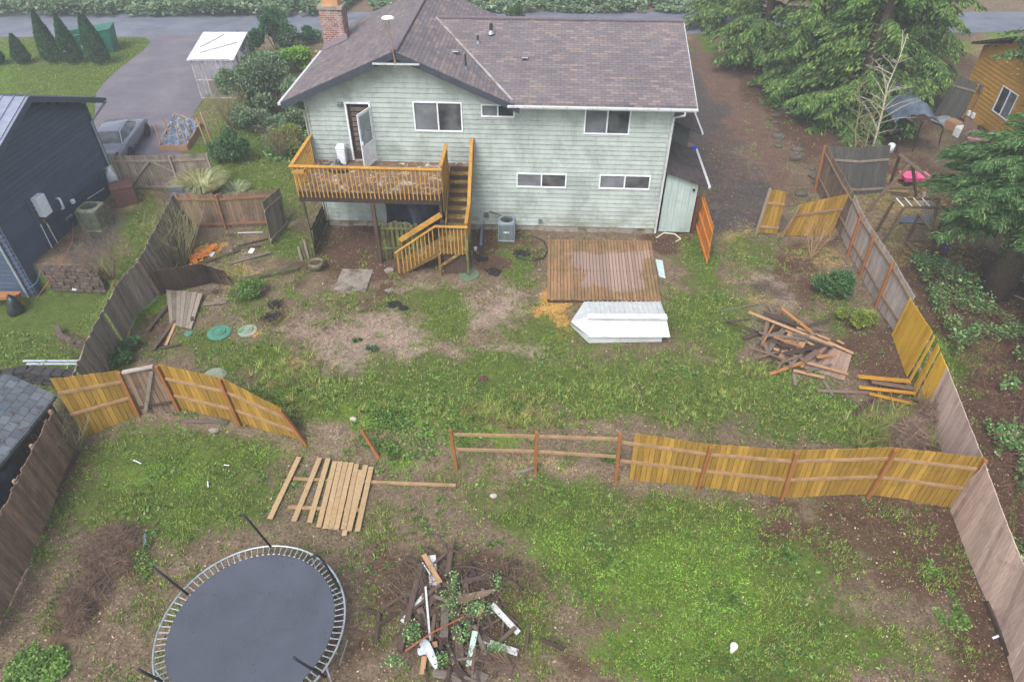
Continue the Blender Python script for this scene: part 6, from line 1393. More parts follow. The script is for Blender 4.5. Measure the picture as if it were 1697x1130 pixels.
c = G(198, 318); m = MB(); m.blob(c+Vector((0,0,.5)), (.28,.24,.75), 12, 9, .35, 5); m.build('white_sack', mat('white_sack', srgb(212,216,224), srgb(176,182,192), ns=5, isl=0, bump=.6), smooth=True, origin=c, label='upright white sack behind the block stack', cat='sack')
# dry stone and block walls
STN = mat('dark_wall_stone', srgb(98,84,76), srgb(66,58,54), ns=5, isl=.22, bump=.8, spot=(srgb(88,94,60), 4, .6, .1))
def stonewall(name, pts, hh, w, lb, m_=STN, bl=.34, bh=.16, seed=0, zb=None, cap=None):
    m = MB(); rnd = random.Random(seed); t = thing(name, lb, 'wall', pts[0]); rows = max(1, int(hh/bh))
    for a, b in zip(pts[:-1], pts[1:]):
        L = (b-a).length; 
        for r_ in range(rows):
            x = -(.5 if r_ % 2 else 0)*bl*rnd.uniform(.6, 1)
            while x < L:
                l_ = bl*rnd.uniform(.7, 1.3); p, q = a.lerp(b, max(0, x/L)), a.lerp(b, min(1, (x+l_-.015)/L)); zc = (a.z if zb is None else zb)+bh*(r_+.5)
                off = rnd.uniform(-.03, .03); nn = Vector((-(b-a).y, (b-a).x, 0)).normalized()*off
                if (q-p).length > .04: m.beam(Vector((p.x,p.y,zc))+nn, Vector((q.x,q.y,zc))+nn, w, bh-.012)
                x += l_
    m.build('stone_courses', m_, t, bevel=.02); return t
stonewall('retaining_wall', [Vector((P(69,441).x, P(69,441).y, -1.15)), Vector((P(110,442).x, P(110,442).y, -1.15)), Vector((P(162,444).x, P(162,444).y, -1.1))], 1.2, .3, 'dark block retaining wall below the mossy cooling unit', seed=1, cap=1)
stonewall('garden_wall', [G(100,550), G(104,563), G(124,573), G(150,575)], .36, .2, 'low curved block edging by the grey fence post', seed=2)
stonewall('retaining_wall', [P(8,640,-1.15), P(60,632,-1.15), P(136,640,-1.15)], .66, .35, 'black stone retaining wall behind the slate-roofed shed', DARKW if False else mat('black_stone', srgb(62,58,58), srgb(40,38,40), ns=6, isl=.3, bump=.8), seed=3)
for (a, b_, lb) in (((38,598),(131,598),'long white board lying on the lawn above the black stone wall'),((44,603),(130,603),'second white board just below the other one')):
    plank(a, b_, .09, mat('blue_white_board', srgb(176,184,196), isl=0, bump=0), lb, None, .06)
t = thing('shovel', 'yellow-handled shovel propped against the block retaining wall', 'shovel', G(123, 480)); a, b_ = G(123,482), P(124,432,-.1)
m = MB(); m.tube([a.lerp(b_,.2), b_], .022, 6); m.build('handle', mat('yellow_handle', srgb(214,170,50), srgb(196,150,40), isl=0, bump=0), t)
m = MB(); m.beam(a, a.lerp(b_,.22), .2, .02, up=(0,-1,.3)); m.build('blade', GREYMET, t, bevel=.01)
t = thing('rake', 'grey-handled tool propped beside the shovel', 'garden tool', G(108, 486)); a, b_ = G(108,484), P(106,432,-.1)
m = MB(); m.tube([a, b_], .02, 6); m.build('handle', GRW, t); m = MB(); m.beam(a+Vector((-.12,0,0)), a+Vector((.12,0,0)), .05, .12); m.build('head', GREYMET, t)
m = MB(); m.box((-.6,-.25,.45),(.6,.25,.5), Matrix.Translation(G(14,506))); m.box((-.6,-.25,.52),(.6,.0,.56), Matrix.Translation(G(14,506)))
for sx_ in (-.5,.5):
    for sy_ in (-.2,.2): m.box((sx_-.03,sy_-.03,0),(sx_+.03,sy_+.03,.45), Matrix.Translation(G(14,506)))
m.build('work_bench', ORW, origin=G(14,506), label='low orange-brown bench against the navy house rear wall', cat='bench')
m = MB(); c = G(30, 518); m.blob(c+Vector((0,0,.3)), (.3,.3,.4), 12, 8, .4, 9); m.build('rubbish_bag', BAG, smooth=True, origin=c, label='black sack slumped on the grass beside the bench', cat='bag')
pts = [(165,318),(150,345),(128,350),(121,372),(120,400),(104,430),(100,445),(80,470),(60,498)]
pipe('garden_hose', [P(a, b, .15) if b < 440 else G(a, b, .05) for a, b in pts], .014, mat('red_hose', srgb(170,96,84), isl=0, bump=0), 'thin reddish hose trailing from the mossy cooling unit', 'hose')
pipe('garden_hose', [G(a, b, .05) for a, b in ((0,488),(20,490),(45,482),(62,470),(68,450))], .014, mat('blue_hose', srgb(90,130,180), isl=0, bump=0), 'thin blue hose along the foot of the navy house', 'hose')
# wheelie bin and ornamental grass by the far gate
c = G(305, 352, 0); t = thing('wheelie_bin', 'dark wheeled bin standing behind the brown fence', 'bin', c); M = Matrix.Translation(c)@Matrix.Rotation(.3, 4, 'Z')
m = MB(); m.hexa([M@Vector(q) for q in ((-.22,-.25,.05),(.22,-.25,.05),(.22,.25,.05),(-.22,.25,.05),(-.29,-.33,.98),(.29,-.33,.98),(.29,.33,.98),(-.29,.33,.98))]); BINM = mat('bin_plastic', srgb(56,66,84), srgb(44,52,68), isl=0, rough=.45, bump=0); m.build('bin_body', BINM, t, bevel=.03)
m = MB(); m.box((-.31,-.36,.98),(.31,.36,1.06), M); m.build('lid', BINM, t, bevel=.03); m = MB(); m.tube([M@Vector((-.28,.38,.98)), M@Vector((.28,.38,.98))], .02, 6); m.build('handle', BINM, t)
for sx_ in (-.24,.24): m = MB(); m.lathe([(.1,-.03),(.1,.03)], 14, M@Vector((sx_,.28,.1)), Matrix.Rotation(PI/2, 3, 'Y')); m.build('wheel', DKMET, t)
def plume(px, py, hh, r, n, lb, seed, mats=(GR3, WD)):
    r2 = np.random.default_rng(seed); c = G(px, py); t = thing('ornamental_grass', lb, 'grass clump', c)
    for mi, mm_ in enumerate(mats):
        k = n//len(mats); a = r2.uniform(0, 2*PI, k); L = r2.uniform(.6, 1.1, k); V = []; Fs = []
        seg = 5
        for s_ in range(seg+1):
            f = s_/seg; rad = .12+r*L*f**1.4; z = hh*L*(1.7*f-1.05*f*f); w = .018*(1-f*.8)
            x, y = c.x+np.cos(a)*rad, c.y+np.sin(a)*rad; V.append(np.stack([x-np.sin(a)*w, y+np.cos(a)*w, c.z+z], 1)); V.append(np.stack([x+np.sin(a)*w, y-np.cos(a)*w, c.z+z], 1))
        VV = np.concatenate(V); idx = np.arange(k)
        for s_ in range(seg): Fs.append(np.stack([idx+2*s_*k, idx+(2*s_+1)*k, idx+(2*s_+3)*k, idx+(2*s_+2)*k], 1))
        npmesh('blades', VV, np.concatenate(Fs), mm_, t)
PLG = leafmat('plume_green', srgb(136,152,110), srgb(158,168,128), srgb(180,184,146), .6, .2)
plume(340, 330, 1.5, 1.2, 1100, 'arching pale green ornamental grass clump behind the brown fence', 1, (PLG, GR3)); plume(393, 320, .5, .6, 300, 'low grey-green grass tuft right of the ornamental clump', 2, (PLG,))
# slate-roofed shed, lower left
sh = thing('garden_shed', 'low shed with a mossy slate-grey shingle roof at the left edge', 'shed', G(40, 760))
e1, e2, r1_, r2b = P(93,655,1.2), P(-60,842,1.2), P(12,618,1.75), P(-190,700,2.0); q_ = P(0,612,1.85)
m = MB(); top = [e2, e1, r1_, r2b]; m.hexa([v-Vector((0,0,.1)) for v in top]+top); o = m.build('roof', SHING2, sh)
ed = (e1-e2).normalized(); uv_plane(o, lambda c: c.dot(ed), lambda c: c.dot(Vector((-ed.y, ed.x, 0))))
m = MB(); w1, w2 = e1+Vector((-.35,-.0,0)), e2+Vector((-.35,.1,0)); nn = Vector((-ed.y, ed.x, 0))*.08
m.hexa([Vector((v.x, v.y, zz))+k_ for zz in (-1.1, 1.08) for v, k_ in ((w2,-nn),(w1,-nn),(w1,nn),(w2,nn))]); m.build('wall', DARKW, sh)
m = MB(); w3 = r1_+Vector((.0,-.15,0)); m.hexa([Vector((v.x, v.y, zz)) for zz in (-1.1, 1.05) for v in (w1+Vector((0,-.1,0)), w3+Vector((0,-.1,0)), w3, w1)]); m.build('wall', DARKW, sh)
TARPB = mat('navy_net_tarp', srgb(24,30,48), srgb(44,52,72), scale=(3,3,1), ns=6, isl=0, rough=.4, bump=.8)
a, b_ = P(22,760,.85), P(-70,870,.85); m = MB(); K = 14
for j in range(7):
    for i in range(K+1): p = b_.lerp(a, i/K); m.v.append(Vector((p.x+.06*math.sin(i*1.7+j)+j*.04, p.y-.05*math.sin(i*2.3), .85-j*.3)))
for j in range(6):
    for i in range(K): q = j*(K+1)+i; m.f.append((q, q+1, q+K+2, q+K+1)); m.m.append(0)
o = m.build('draped_tarp', TARPB, smooth=True, origin=a, label='dark navy tarp hanging below the slate shed roof', cat='tarp'); ss = o.modifiers.new('t', 'SOLIDIFY'); ss.thickness = .02
m = MB(); m.lathe([(.25,0),(.28,.3),(.26,.32)], 16, P(-4, 834, -.2)); m.build('blue_barrel', mat('teal_plastic', srgb(20,84,108), isl=0, bump=0), origin=P(-4,834,-.2), label='teal plastic drum under the navy tarp', cat='barrel')
# ---------------------------------------------------------------- lawn beyond: evergreens, skip, greenhouse, car, raised bed
for i, (bx, by, ty, r, lb) in enumerate(((40,106,57,.56,'shortest cone-shaped evergreen, leftmost of the row on the far lawn'),(90,104,16,.62,'second cone-shaped evergreen from the left on the far lawn'),(124,106,22,.6,'slim cone-shaped evergreen just left of the green skip'),(168,106,24,.66,'cone-shaped evergreen in front of the green skip'),(157,92,22,.5,'thin evergreen spire half hidden behind the one in front of the skip'),(-4,108,60,.6,'cone-shaped evergreen cut by the left edge'))):
    b = P(bx, by); cone_tree(lb, b, max(1.2, zat(b, ty)), r, 5200, 50+i, 'row of evergreens on the far lawn')
SKG = mat('green_steel', srgb(32,104,82), srgb(26,88,72), ns=5, isl=0, rough=.5, bump=0)
c = P(163, 84); t = thing('skip', 'dark green steel skip standing on the far verge behind the evergreens', 'skip', c); M = Matrix.Translation(c)@Matrix.Rotation(.25, 4, 'Z')
m = MB(); pr = [(-1.25,.1),(-.75,0),(1.15,0),(1.35,1.5),(-1.6,1.15)]
for (y_a, y_b) in ((-.8,-.74),(.74,.8)): m.prism([M@Vector((x, y_a, z)) for x, z in pr], 1, (M.to_3x3()@Vector((0, y_b-y_a, 0))))
m.hexa([M@Vector(q) for q in ((1.1,-.8,0),(1.16,-.8,0),(1.16,.8,0),(1.1,.8,0),(1.3,-.8,1.5),(1.36,-.8,1.5),(1.36,.8,1.5),(1.3,.8,1.5))]); m.hexa([M@Vector(q) for q in ((-1.3,-.8,.1),(-1.24,-.8,.1),(-1.24,.8,.1),(-1.3,.8,.1),(-1.65,-.8,1.15),(-1.59,-.8,1.15),(-1.59,.8,1.15),(-1.65,.8,1.15))]); m.box((-1.25,-.8,0),(1.15,.8,.05), M); m.build('skip_body', SKG, t)
m = MB()
for x in (-.9,-.2,.5): 
    for y_ in (-.84,.8): m.box((x,y_,.05),(x+.08,y_+.04,1.2), M)
m.tube([M@Vector(q) for q in ((-1.62,-.8,1.16),(1.36,-.8,1.51),(1.36,.8,1.51),(-1.62,.8,1.16))], .04, 5, closed=True); m.build('ribs', SKG, t)
m = MB(); m.hexa([M@Vector(q) for q in ((.0,-.85,1.33),(1.38,-.85,1.5),(1.38,.85,1.5),(.0,.85,1.33),(.0,-.85,1.37),(1.38,-.85,1.54),(1.38,.85,1.54),(.0,.85,1.37))]); m.build('lid', SKG, t)
m = MB(); m.box((-.7,-.815,.4),(-.25,-.803,.62), M); m.build('sticker', WHITE, t)
m = MB(); c = P(108,90); m.blob(c+Vector((0,0,.12)), (.3,.25,.15), 9, 6, .3, 2); m.build('blue_bag', mat('blue_sack', srgb(110,160,190), isl=0), smooth=True, origin=c, label='crumpled light blue bag between two evergreens', cat='bag')
# greenhouse
GA = P(335,164); t = thing('plastic_greenhouse', 'white plastic-sheeted greenhouse beside the driveway', 'greenhouse', GA)
PLS = NT('milky_sheet'); _t = PLS; _c = _t.mix(_t.ramp(_t.noise(_t.obj((1,1,1)), 3.5, 5, .7, 1.2), [(.38,0.0),(.62,1.0)]), srgb(222,226,234), srgb(176,182,196)); PM = _t.fin(_c, .3, .5); _t.b.inputs['Alpha'].default_value = .14
SHT = NT('roof_sheet_white'); _t = SHT; SHM = _t.fin(_t.mix(_t.ramp(_t.noise(_t.obj(), 2, 4), [(.4,0.0),(.65,1.0)]), srgb(206,207,212), srgb(176,178,188)), .5, .3)
X0, Y0, WG, DG = GA.x, GA.y, 2.35, 2.9; z1, z2 = 2.25, 2.75
def gq(u, v, z): return Vector((X0+u, Y0+v, z))
FRM = mat('greenhouse_frame', srgb(186,178,174), srgb(136,112,104), isl=0); m = MB()
for u in (0, .62, 1.5, WG):
    for v in (0, DG): m.beam(gq(u,v,0), gq(u,v,z1 if v == 0 else z2), .06, .06, up=(0,1,0))
for v in (.9, 1.9): m.beam(gq(WG,v,0), gq(WG,v,z1+(z2-z1)*v/DG), .05, .05, up=(0,1,0)); m.beam(gq(0,v,0), gq(0,v,z1+(z2-z1)*v/DG), .05, .05, up=(0,1,0))
for v, z in ((0,.05),(0,1.1),(0,z1),(DG,z2)): m.beam(gq(0,v,z), gq(WG,v,z), .05, .06)
m.beam(gq(0,0,z1), gq(0,DG,z2), .06, .06); m.beam(gq(WG,0,z1), gq(WG,DG,z2), .06, .06); m.build('frame', FRM, t)
def sheet(name, q, mt): m = MB(); m.add(q, [tuple(range(len(q)))]); return m.build(name, mt, t)
e = .035; sheet('plastic_wall', [gq(0,-e,0), gq(WG,-e,0), gq(WG,-e,z1), gq(0,-e,z1)], PM); sheet('plastic_wall', [gq(WG+e,0,0), gq(WG+e,DG,0), gq(WG+e,DG,z2), gq(WG+e,0,z1)], PM); sheet('plastic_wall', [gq(-e,0,0), gq(-e,DG,0), gq(-e,DG,z2), gq(-e,0,z1)], PM); sheet('plastic_wall', [gq(0,DG+e,0), gq(WG,DG+e,0), gq(WG,DG+e,z2), gq(0,DG+e,z2)], PM)
m = MB(); m.hexa([gq(u,v,z+dz) for dz in (.04,.07) for u, v, z in ((-.15,-.2,z1-.03),(WG+.15,-.2,z1-.03),(WG+.15,DG+.15,z2+.03),(-.15,DG+.15,z2+.03))]); ro = m.build('roof_sheet', SHM, t)
m = MB(); m.beam(gq(.2,1.2,z1+.3), gq(1.2,2.7,z2+.07), .05, .03); m.beam(gq(.4,.6,z1+.2), gq(2.2,1.7,z1+.42), .05, .03); m.beam(gq(.1,-.18,z1+.06), gq(2.3,-.18,z1+.06), .05, .05); m.build('roof_batten', FRM, t)
m = MB(); m.box((.4,.6,0),(2.0,1.6,.8)); m.v = [gq(*q) for q in m.v]; m.build('potting_bench', GRW, t)
# car
def car(loc, rz, lb, pm):
    t = thing('parked_car', lb, 'car', loc, rz); M = t.matrix_world
    st = [(-2.35,.62,.42,.62,.66),(-2.25,.8,.3,.72,.8),(-1.7,.88,.26,.86,.98),(-1.2,.9,.24,.9,1.02),(-.4,.91,.24,.92,1.0),(.5,.91,.24,.93,.99),(1.3,.9,.24,.9,.93),(1.9,.86,.28,.78,.82),(2.25,.74,.34,.62,.66),(2.36,.55,.42,.54,.56)]
    n = 12; m = MB()
    for (x, w, zb, zs, zt) in st:
        ring = [(-w*.86,zb),(-w*.97,zb+.1),(-w,zb+(zs-zb)*.5),(-w*.97,zs),(-w*.82,zt-.02),(-w*.4,zt+.015),(w*.4,zt+.015),(w*.82,zt-.02),(w*.97,zs),(w,zb+(zs-zb)*.5),(w*.97,zb+.1),(w*.86,zb)]
        m.v += [M@Vector((x, y, z)) for y, z in ring]
    for i in range(len(st)-1):
        for j in range(n): m.f.append((i*n+j, i*n+(j+1) % n, (i+1)*n+(j+1) % n, (i+1)*n+j)); m.m.append(0)
    m.f += [tuple(range(n)), tuple(range((len(st)-1)*n, len(st)*n))[::-1]]; m.m += [0,0]; m.build('body', pm, t, smooth=True)
    cab = [(-1.75,.76,.96,.62),(-1.05,.8,1.36,.56),(-.3,.8,1.44,.56),(.4,.8,1.38,.56),(1.15,.78,.95,.64)]
    m = MB()
    for (x, wb, zt, wt) in cab: m.v += [M@Vector((x, y, z)) for y, z in ((-wb,.92),(-wt,zt-.05),(-wt*.7,zt),(wt*.7,zt),(wt,zt-.05),(wb,.92))]
    for i in range(len(cab)-1):
        for j in range(5): m.f.append((i*6+j, i*6+j+1, (i+1)*6+j+1, (i+1)*6+j)); m.m.append(1 if j in (0, 4) or ((i in (0, 3)) and j in (1,2,3)) else 0)
    m.build('cabin', [pm, GLASS], t, smooth=True)
    for s in (-1, 1):
        m = MB(); m.tube([M@Vector((x, s*(w+.0), z)) for x, w, z in ((-1.7,.77,.95),(-1.08,.6,1.33),(-.3,.59,1.4),(.4,.59,1.34),(1.12,.76,.95))], .014, 5); m.build('window_trim', GALV, t)
    for x in (-1.42, 1.42):
        for s in (-1, 1):
            m = MB(); m.lathe([(.2,-.1),(.33,-.1),(.345,-.06),(.345,.06),(.33,.1),(.2,.1)], 22, M@Vector((x, s*.83, .34)), M.to_3x3()@Matrix.Rotation(PI/2, 3, 'X')); w_ = m.build('wheel', mat('tyre_rubber', srgb(34,34,38), isl=0, bump=0), t)
            m = MB(); m.lathe([(0,-.06),(.2,-.09),(.21,.09),(0,.06)], 5, M@Vector((x, s*.84, .34)), M.to_3x3()@Matrix.Rotation(PI/2, 3, 'X')); m.build('rim', GREYMET, w_)
    for s in (-1, 1):
        m = MB(); m.blob(M@Vector((2.2, s*.6, .6)), (.16,.16,.06), 8, 6, 0); m.build('headlight', mat('lamp_glass', srgb(200,206,214), isl=0, rough=.1, bump=0), t, smooth=True)
        m = MB(); m.blob(M@Vector((-2.24, s*.62, .74)), (.08,.2,.07), 8, 6, 0); m.build('tail_light', mat('red_lens', srgb(130,24,28), isl=0, rough=.2, bump=0), t, smooth=True)
    return t
CARP = mat('grey_blue_car_paint', srgb(118,122,136), srgb(110,114,128), isl=0, rough=.2, spec=.7, metal=.3, bump=0)
c = P(205, 246); car(c, R(97), 'grey-blue saloon car parked beyond the driveway gate', CARP)
# raised bed with stakes
rb_ = thing('raised_bed', 'wooden raised bed covered in blue tarp scraps and tall stakes', 'raised bed', P(285,250)); q = [P(266,250), P(312,250), P(334,212), P(292,196)]
m = MB()
for i in range(4): m.beam(q[i]+Vector((0,0,.15)), q[(i+1) % 4]+Vector((0,0,.15)), .05, .3)
m.build('bed_frame', TNW, rb_)
m = MB(); m.v = []; K = 10
for j in range(K+1):
    for i in range(K+1): p = q[0].lerp(q[1], i/K).lerp(q[3].lerp(q[2], i/K), j/K); m.v.append(p+Vector((0,0,.26+.09*math.sin(i*1.9+j)+.06*math.sin(j*2.7+i*.8))))
for j in range(K):
    for i in range(K): a = j*(K+1)+i; m.f.append((a, a+1, a+K+2, a+K+1)); m.m.append(0)
m.build('tarp', mat('blue_grey_tarp', srgb(128,140,156), srgb(62,72,88), ns=4, isl=0, rough=.3, bump=.8), rb_)
for (a, b_, zt) in (((271,248),(255,207),1.4),((300,240),(289,201),1.3),((312,246),(293,197),1.6),((320,238),(303,195),1.5),((344,245),(325,195),1.6),((352,240),(332,186),1.7),((350,232),(343,212),.8),((366,230),(358,200),1.1),((284,228),(268,194),1.2),((330,215),(322,190),1.0),((318,225),(314,206),.9),((278,236),(273,222),.6)):
    p = P(*a); m = MB(); tp_ = P(b_[0], b_[1], zt*.9); m.beam(p, tp_, .05, .05, up=(0,1,0)); m.build('stake', TNW, rb_)
# shrubs and hedges on the left
S_ = shrub
S_('round_shrub', 'round dark green bush left of the house on the grass', 'bush', P(392,268), .95, .95, 1.75, LEAF_DK, 9000, .06, 1)
grp = 'shrubs left of the house'
for i, (px, py, rx, hh, mt, lb, n) in enumerate(((425,178,1.7,2.9,LEAF_HZ,'large grey-green rhododendron right of the greenhouse',16000),(470,190,1.5,2.3,LEAF_HZ,'grey-green rhododendron nearest the house eaves',13000),(445,140,1.4,2.2,LEAF_HZ,'rhododendron behind the largest one',9000),(490,225,1.1,1.2,LEAF_HZ,'low shrub against the house corner',6000),(500,120,1.5,1.6,GR2,'bright green laurel behind the left roof edge',9000),(455,110,1.2,1.1,GR2,'low bright green laurel right of the greenhouse',6000),(412,90,.5,1.6,LEAF_AR,'slim evergreen bush behind the greenhouse',3000),(530,118,1.0,1.4,GR3,'russet bush half hidden by the left roof edge',5000))):
    S_('shrub', lb, 'bush', P(px, py), rx, rx, hh, mt, n, .085, 60+i, group=grp)
bare_shrub('bare_shrub', 'bare twiggy shrub between the greenhouse and the rhododendrons', P(388,215), 46, 2.2, 1.5, .014, TWIGG, 21); bare_shrub('bare_shrub', 'bare russet shrub against the deck end of the house', P(470,262), 40, 1.7, 1.4, .014, TWIGM, 22)
S_('shrub', 'loose grey-green shrub above the round dark green bush', 'bush', P(428,222), 1.2, 1.1, 1.7, LEAF_HZ, 8000, .08, 78, group=grp); S_('shrub', 'pale green shrub under the left roof eaves', 'bush', P(470,250), 1.1, 1.0, 1.3, LEAF_YG, 6000, .07, 79, group=grp)
S_('round_conifer', 'dark rounded conifer at the roadside left of the chimney', 'tree', P(463,92), 1.6, 1.6, 3.1, LEAF_AR, 14000, .09, 71); S_('shrub', 'small conifer half hidden right of the chimney conifer', 'bush', P(512,72), 1.0, 1.0, 1.0, LEAF_AR, 4000, .09, 72)
S_('roadside_bush', 'green bush on the far verge beyond the roof ridge', 'bush', P(858,38), 1.0, .8, 1.5, LEAF_DK, 4000, .1, 73)
bare_shrub('bare_shrub', 'large bare grey-green shrub in front of the brown fence', G(305,438), 46, 2.3, 1.5, .016, TWIGG, 3); bare_shrub('bare_shrub', 'bare shrub beside the retaining wall left of the grey fence', G(186,462), 40, 1.7, 1.3, .014, TWIGM, 4)
bare_shrub('bare_shrub', 'small bare bush in front of the ochre panel by the right fence', G(1345,425), 16, 1.7, .7, .012, mat('tan_twigs', srgb(176,146,112), srgb(140,112,86), isl=.2, bump=0), 5); bare_shrub('bare_shrub', 'thin upright canes by the curved block edging', G(150,600), 20, 1.3, .8, .012, TWIGM, 6)
bare_shrub('bare_shrub', 'tangled bare vine in the corner between the ochre fence and the shed', G(128,745), 14, 1.7, 1.2, .014, TWIGG, 7); bare_shrub('bare_shrub', 'bare brush growing through the right fence', G(1525,700), 18, 1.2, .9, .012, TWIGM, 8)
S_('evergreen_shrub', 'dark green rounded shrub by the right fence', 'bush', G(1388,496), .85, .8, 1.15, LEAF_DK, 9000, .045, 81); S_('evergreen_shrub', 'yellow-green rounded shrub below the dark green one', 'bush', G(1414,538), .62, .6, .85, LEAF_YG, 6500, .04, 82)
S_('weed_clump', 'leafy green weeds beside the dark soil heap', 'plant', G(424,490), .9, .7, .55, WD, 2600, .05, 83, up=.5); S_('holly_shrub', 'small glossy holly sprawling at the foot of the grey fence', 'bush', G(215,590), .7, .6, .6, LEAF_DK, 1800, .06, 84)
for i, (px, py, r, lb) in enumerate(((1310,925,.26,'spiky green thistle rosette in the lower lawn'),(1218,1000,.2,'leafy dock plant below the thistle'),(590,566,.2,'small dark fern in the bare dirt'),(615,581,.3,'grey-green catmint clump below the small fern'),(655,760,.35,'bright green weed clump right of the leaning post'),(640,690,.4,'bright green weed clump on the bank'),(1015,760,.3,'green weed clump left of the ochre boards'),(860,680,.3,'leafy clump in the long bank grass'))):
    S_('weed_clump', lb, 'plant', G(px, py), r, r, r*.7, WD if i not in (3,) else LEAF_HZ, 420, .05 if i else .08, 90+i, up=.7, lobes=3, aspect=.28 if i == 0 else .5)
# ---------------------------------------------------------------- trees on the right
grp = 'cedars beside the gravel lane'
specs = [(18.6,36.3,12,3.9,'cedar nearest the dark fence, its skirts over the lane edge'),(16.9,40.2,13,3.6,'cedar beside the gravel lane next behind the nearest one'),(22.4,39.8,13,4.0,'cedar reaching over toward the mustard house'),(15.8,45.0,13,3.6,'cedar halfway along the gravel lane'),(20.6,44.5,14,4.2,'cedar in the middle of the dark grove'),(26.2,48.0,13,4.4,'cedar at the far right by the road'),(15.6,54.0,12,3.6,'hazy cedar at the road end of the lane')]
for i, (x, y, hh, r, lb) in enumerate(specs):
    conifer('cedar_tree', lb, (x, y, 0), hh, r, 150, 200+i, LEAF_CE, size=.14, droop=.55, group=grp, z0=.03, per=(46 if i < 5 else 30), spread=.25, shape=.7, hang=.85)
conifer('spruce_tree', 'blue-green spruce reaching over the swing set from the right', (18.1,20.7,0), 7.3, 8, 130, 301, LEAF_BL, size=.1, droop=.35, z0=.38, per=170, spread=.24, aspect=.2, shape=.6, hang=.3, cap=3.7)
conifer('spruce_tree', 'spruce at the right edge beside the brambles', (19.0,15.6,-.3), 9, 3.3, 100, 302, LEAF_BL, size=.1, droop=.4, z0=.12, per=130, spread=.24, aspect=.22, shape=.6, hang=.5)
conifer('spruce_tree', 'tall spruce whose tip shows in the upper right corner', (21.6,27,0), 12, 3.8, 110, 303, LEAF_BL, size=.08, droop=.3, z0=.5, per=80, spread=.34, aspect=.24, shape=.6, hang=.4)
def bare_tree(name, label, base, hgt, lean, seed, mt, r0=.07, n=26):
    t = thing(name, label, 'tree', base); rnd = random.Random(seed); m = MB(); pts = [Vector(base)+Vector((lean[0]*f*f, lean[1]*f, hgt*f))+Vector((rnd.uniform(-.1,.1), rnd.uniform(-.1,.1), 0)) for f in (0,.2,.4,.6,.8,1)]
    m.tube(pts, [r0*(1-.15*k) for k in range(6)], 7); m.build('trunk', mt, t, smooth=True); m = MB()
    for i in range(n):
        f = rnd.uniform(.15, .98); k = min(4, int(f*5)); p = pts[k].lerp(pts[k+1], f*5-k); a = rnd.uniform(0, 6.28); L = hgt*rnd.uniform(.12,.3)*(1.2-f*.6); q = p+Vector((math.cos(a)*L, math.sin(a)*L, L*rnd.uniform(.2,.9)))
        m.tube([p, p.lerp(q,.5)+Vector((0,0,L*.08)), q], [r0*.32, r0*.22, r0*.08], 4)
        for _ in range(5):
            b = p.lerp(q, rnd.uniform(.3,1)); a = rnd.uniform(0, 6.28); l_ = L*rnd.uniform(.2,.45); e_ = b+Vector((math.cos(a)*l_, math.sin(a)*l_, l_*rnd.uniform(.1,.9))); m.tube([b, e_], [r0*.12, r0*.04], 3)
    m.build('branches', mt, t); return t
bare_tree('bare_birch', 'leafless pale birch in front of the cedars', P(1442,262), 5.6, (.2,1.2), 5, BIRCH); bare_tree('bare_sapling', 'thin mossy leafless sapling left of the birch', P(1412,262), 3.6, (-.6,.5), 6, TWIGG, .05, 30); bare_tree('bare_sapling', 'tangled leafless sapling behind the dark fence', P(1425,268), 3.0, (.4,.6), 7, TWIGG, .04, 34)
# ---------------------------------------------------------------- mustard house
MA, MB_ = P(1668,270), P(1583,200); me_ = (MB_-MA).normalized(); mw = Vector((me_.y, -me_.x, 0)); ML = (MB_-MA).length+.3
def mu(s, w, z): return MA+me_*s+mw*w+Vector((0,0,z))
def mpx(px, py):
    d = ray(px, py); o = Vector((0,0,H)); t = ((MA-o).dot(mw))/d.dot(mw); p = o+d*t-MA; return p.dot(me_), p.z
MH = thing('mustard_house', 'mustard lap-sided house with a white-framed window at the right edge', 'house', MA, math.atan2(me_.y, me_.x))
ME, MP = 3.95, 5.0; MS = (MP-ME)/(ML/2)
def mtop(z, zt): 
    if zt <= ME: return (0, ML)
    a = (zt-ME)/MS; return (a, ML-a) if ML-2*a > .1 else None
sw0, sw1 = mpx(1644,184), mpx(1690,157); s_a, s_b = sorted((mpx(1644,184)[0], mpx(1668,202)[0])); 
zt_, zb_ = mpx(1665,142)[1], mpx(1645,184)[1]
OPM = [(s_a+0.0, s_b, min(zb_, zt_), max(zb_, zt_))]
siding(lambda a, v, z: mu(a, v, z), mtop, 0, ML, .35, 5.0, .2, OPM, th=.028, gp=.012).build('wall', MUST, MH)
siding(lambda a, v, z: mu(v, a, z), None, .08, 9, .35, 3.95, .2).build('wall', MUST, MH)
m = MB(); m.hexa([mu(s, w, z) for z in (-.2,.35) for s, w in ((.03,.03),(ML,.03),(ML,8.9),(.03,8.9))]); m.build('foundation', CONC, MH)
m = MB(); m.hexa([mu(s, w, z) for z in (.35,3.95) for s, w in ((ML-.08,.08),(ML,.08),(ML,9),(ML-.08,9))]); m.hexa([mu(s, w, z) for z in (.4,3.9) for s, w in ((.1,1.2),(ML-.1,1.2),(ML-.1,1.3),(.1,1.3))]); m.build('wall', MUST, MH)
window(*OPM[0], parent=MH, fr=lambda u, v, z: mu(u, v, z), label='white-framed two-pane window')
for (a, b) in ((-.4, ML/2), (ML/2, ML+.4)):
    m = MB(); m.hexa([mu(s, w, MP+.05-MS*abs(s-ML/2)+dz) for dz in (0,.12) for s, w in ((a,-.45),(b,-.45),(b,9.4),(a,9.4))]); o = m.build('roof', SHING3, MH); uv_plane(o, lambda c: c.y, lambda c: c.x)
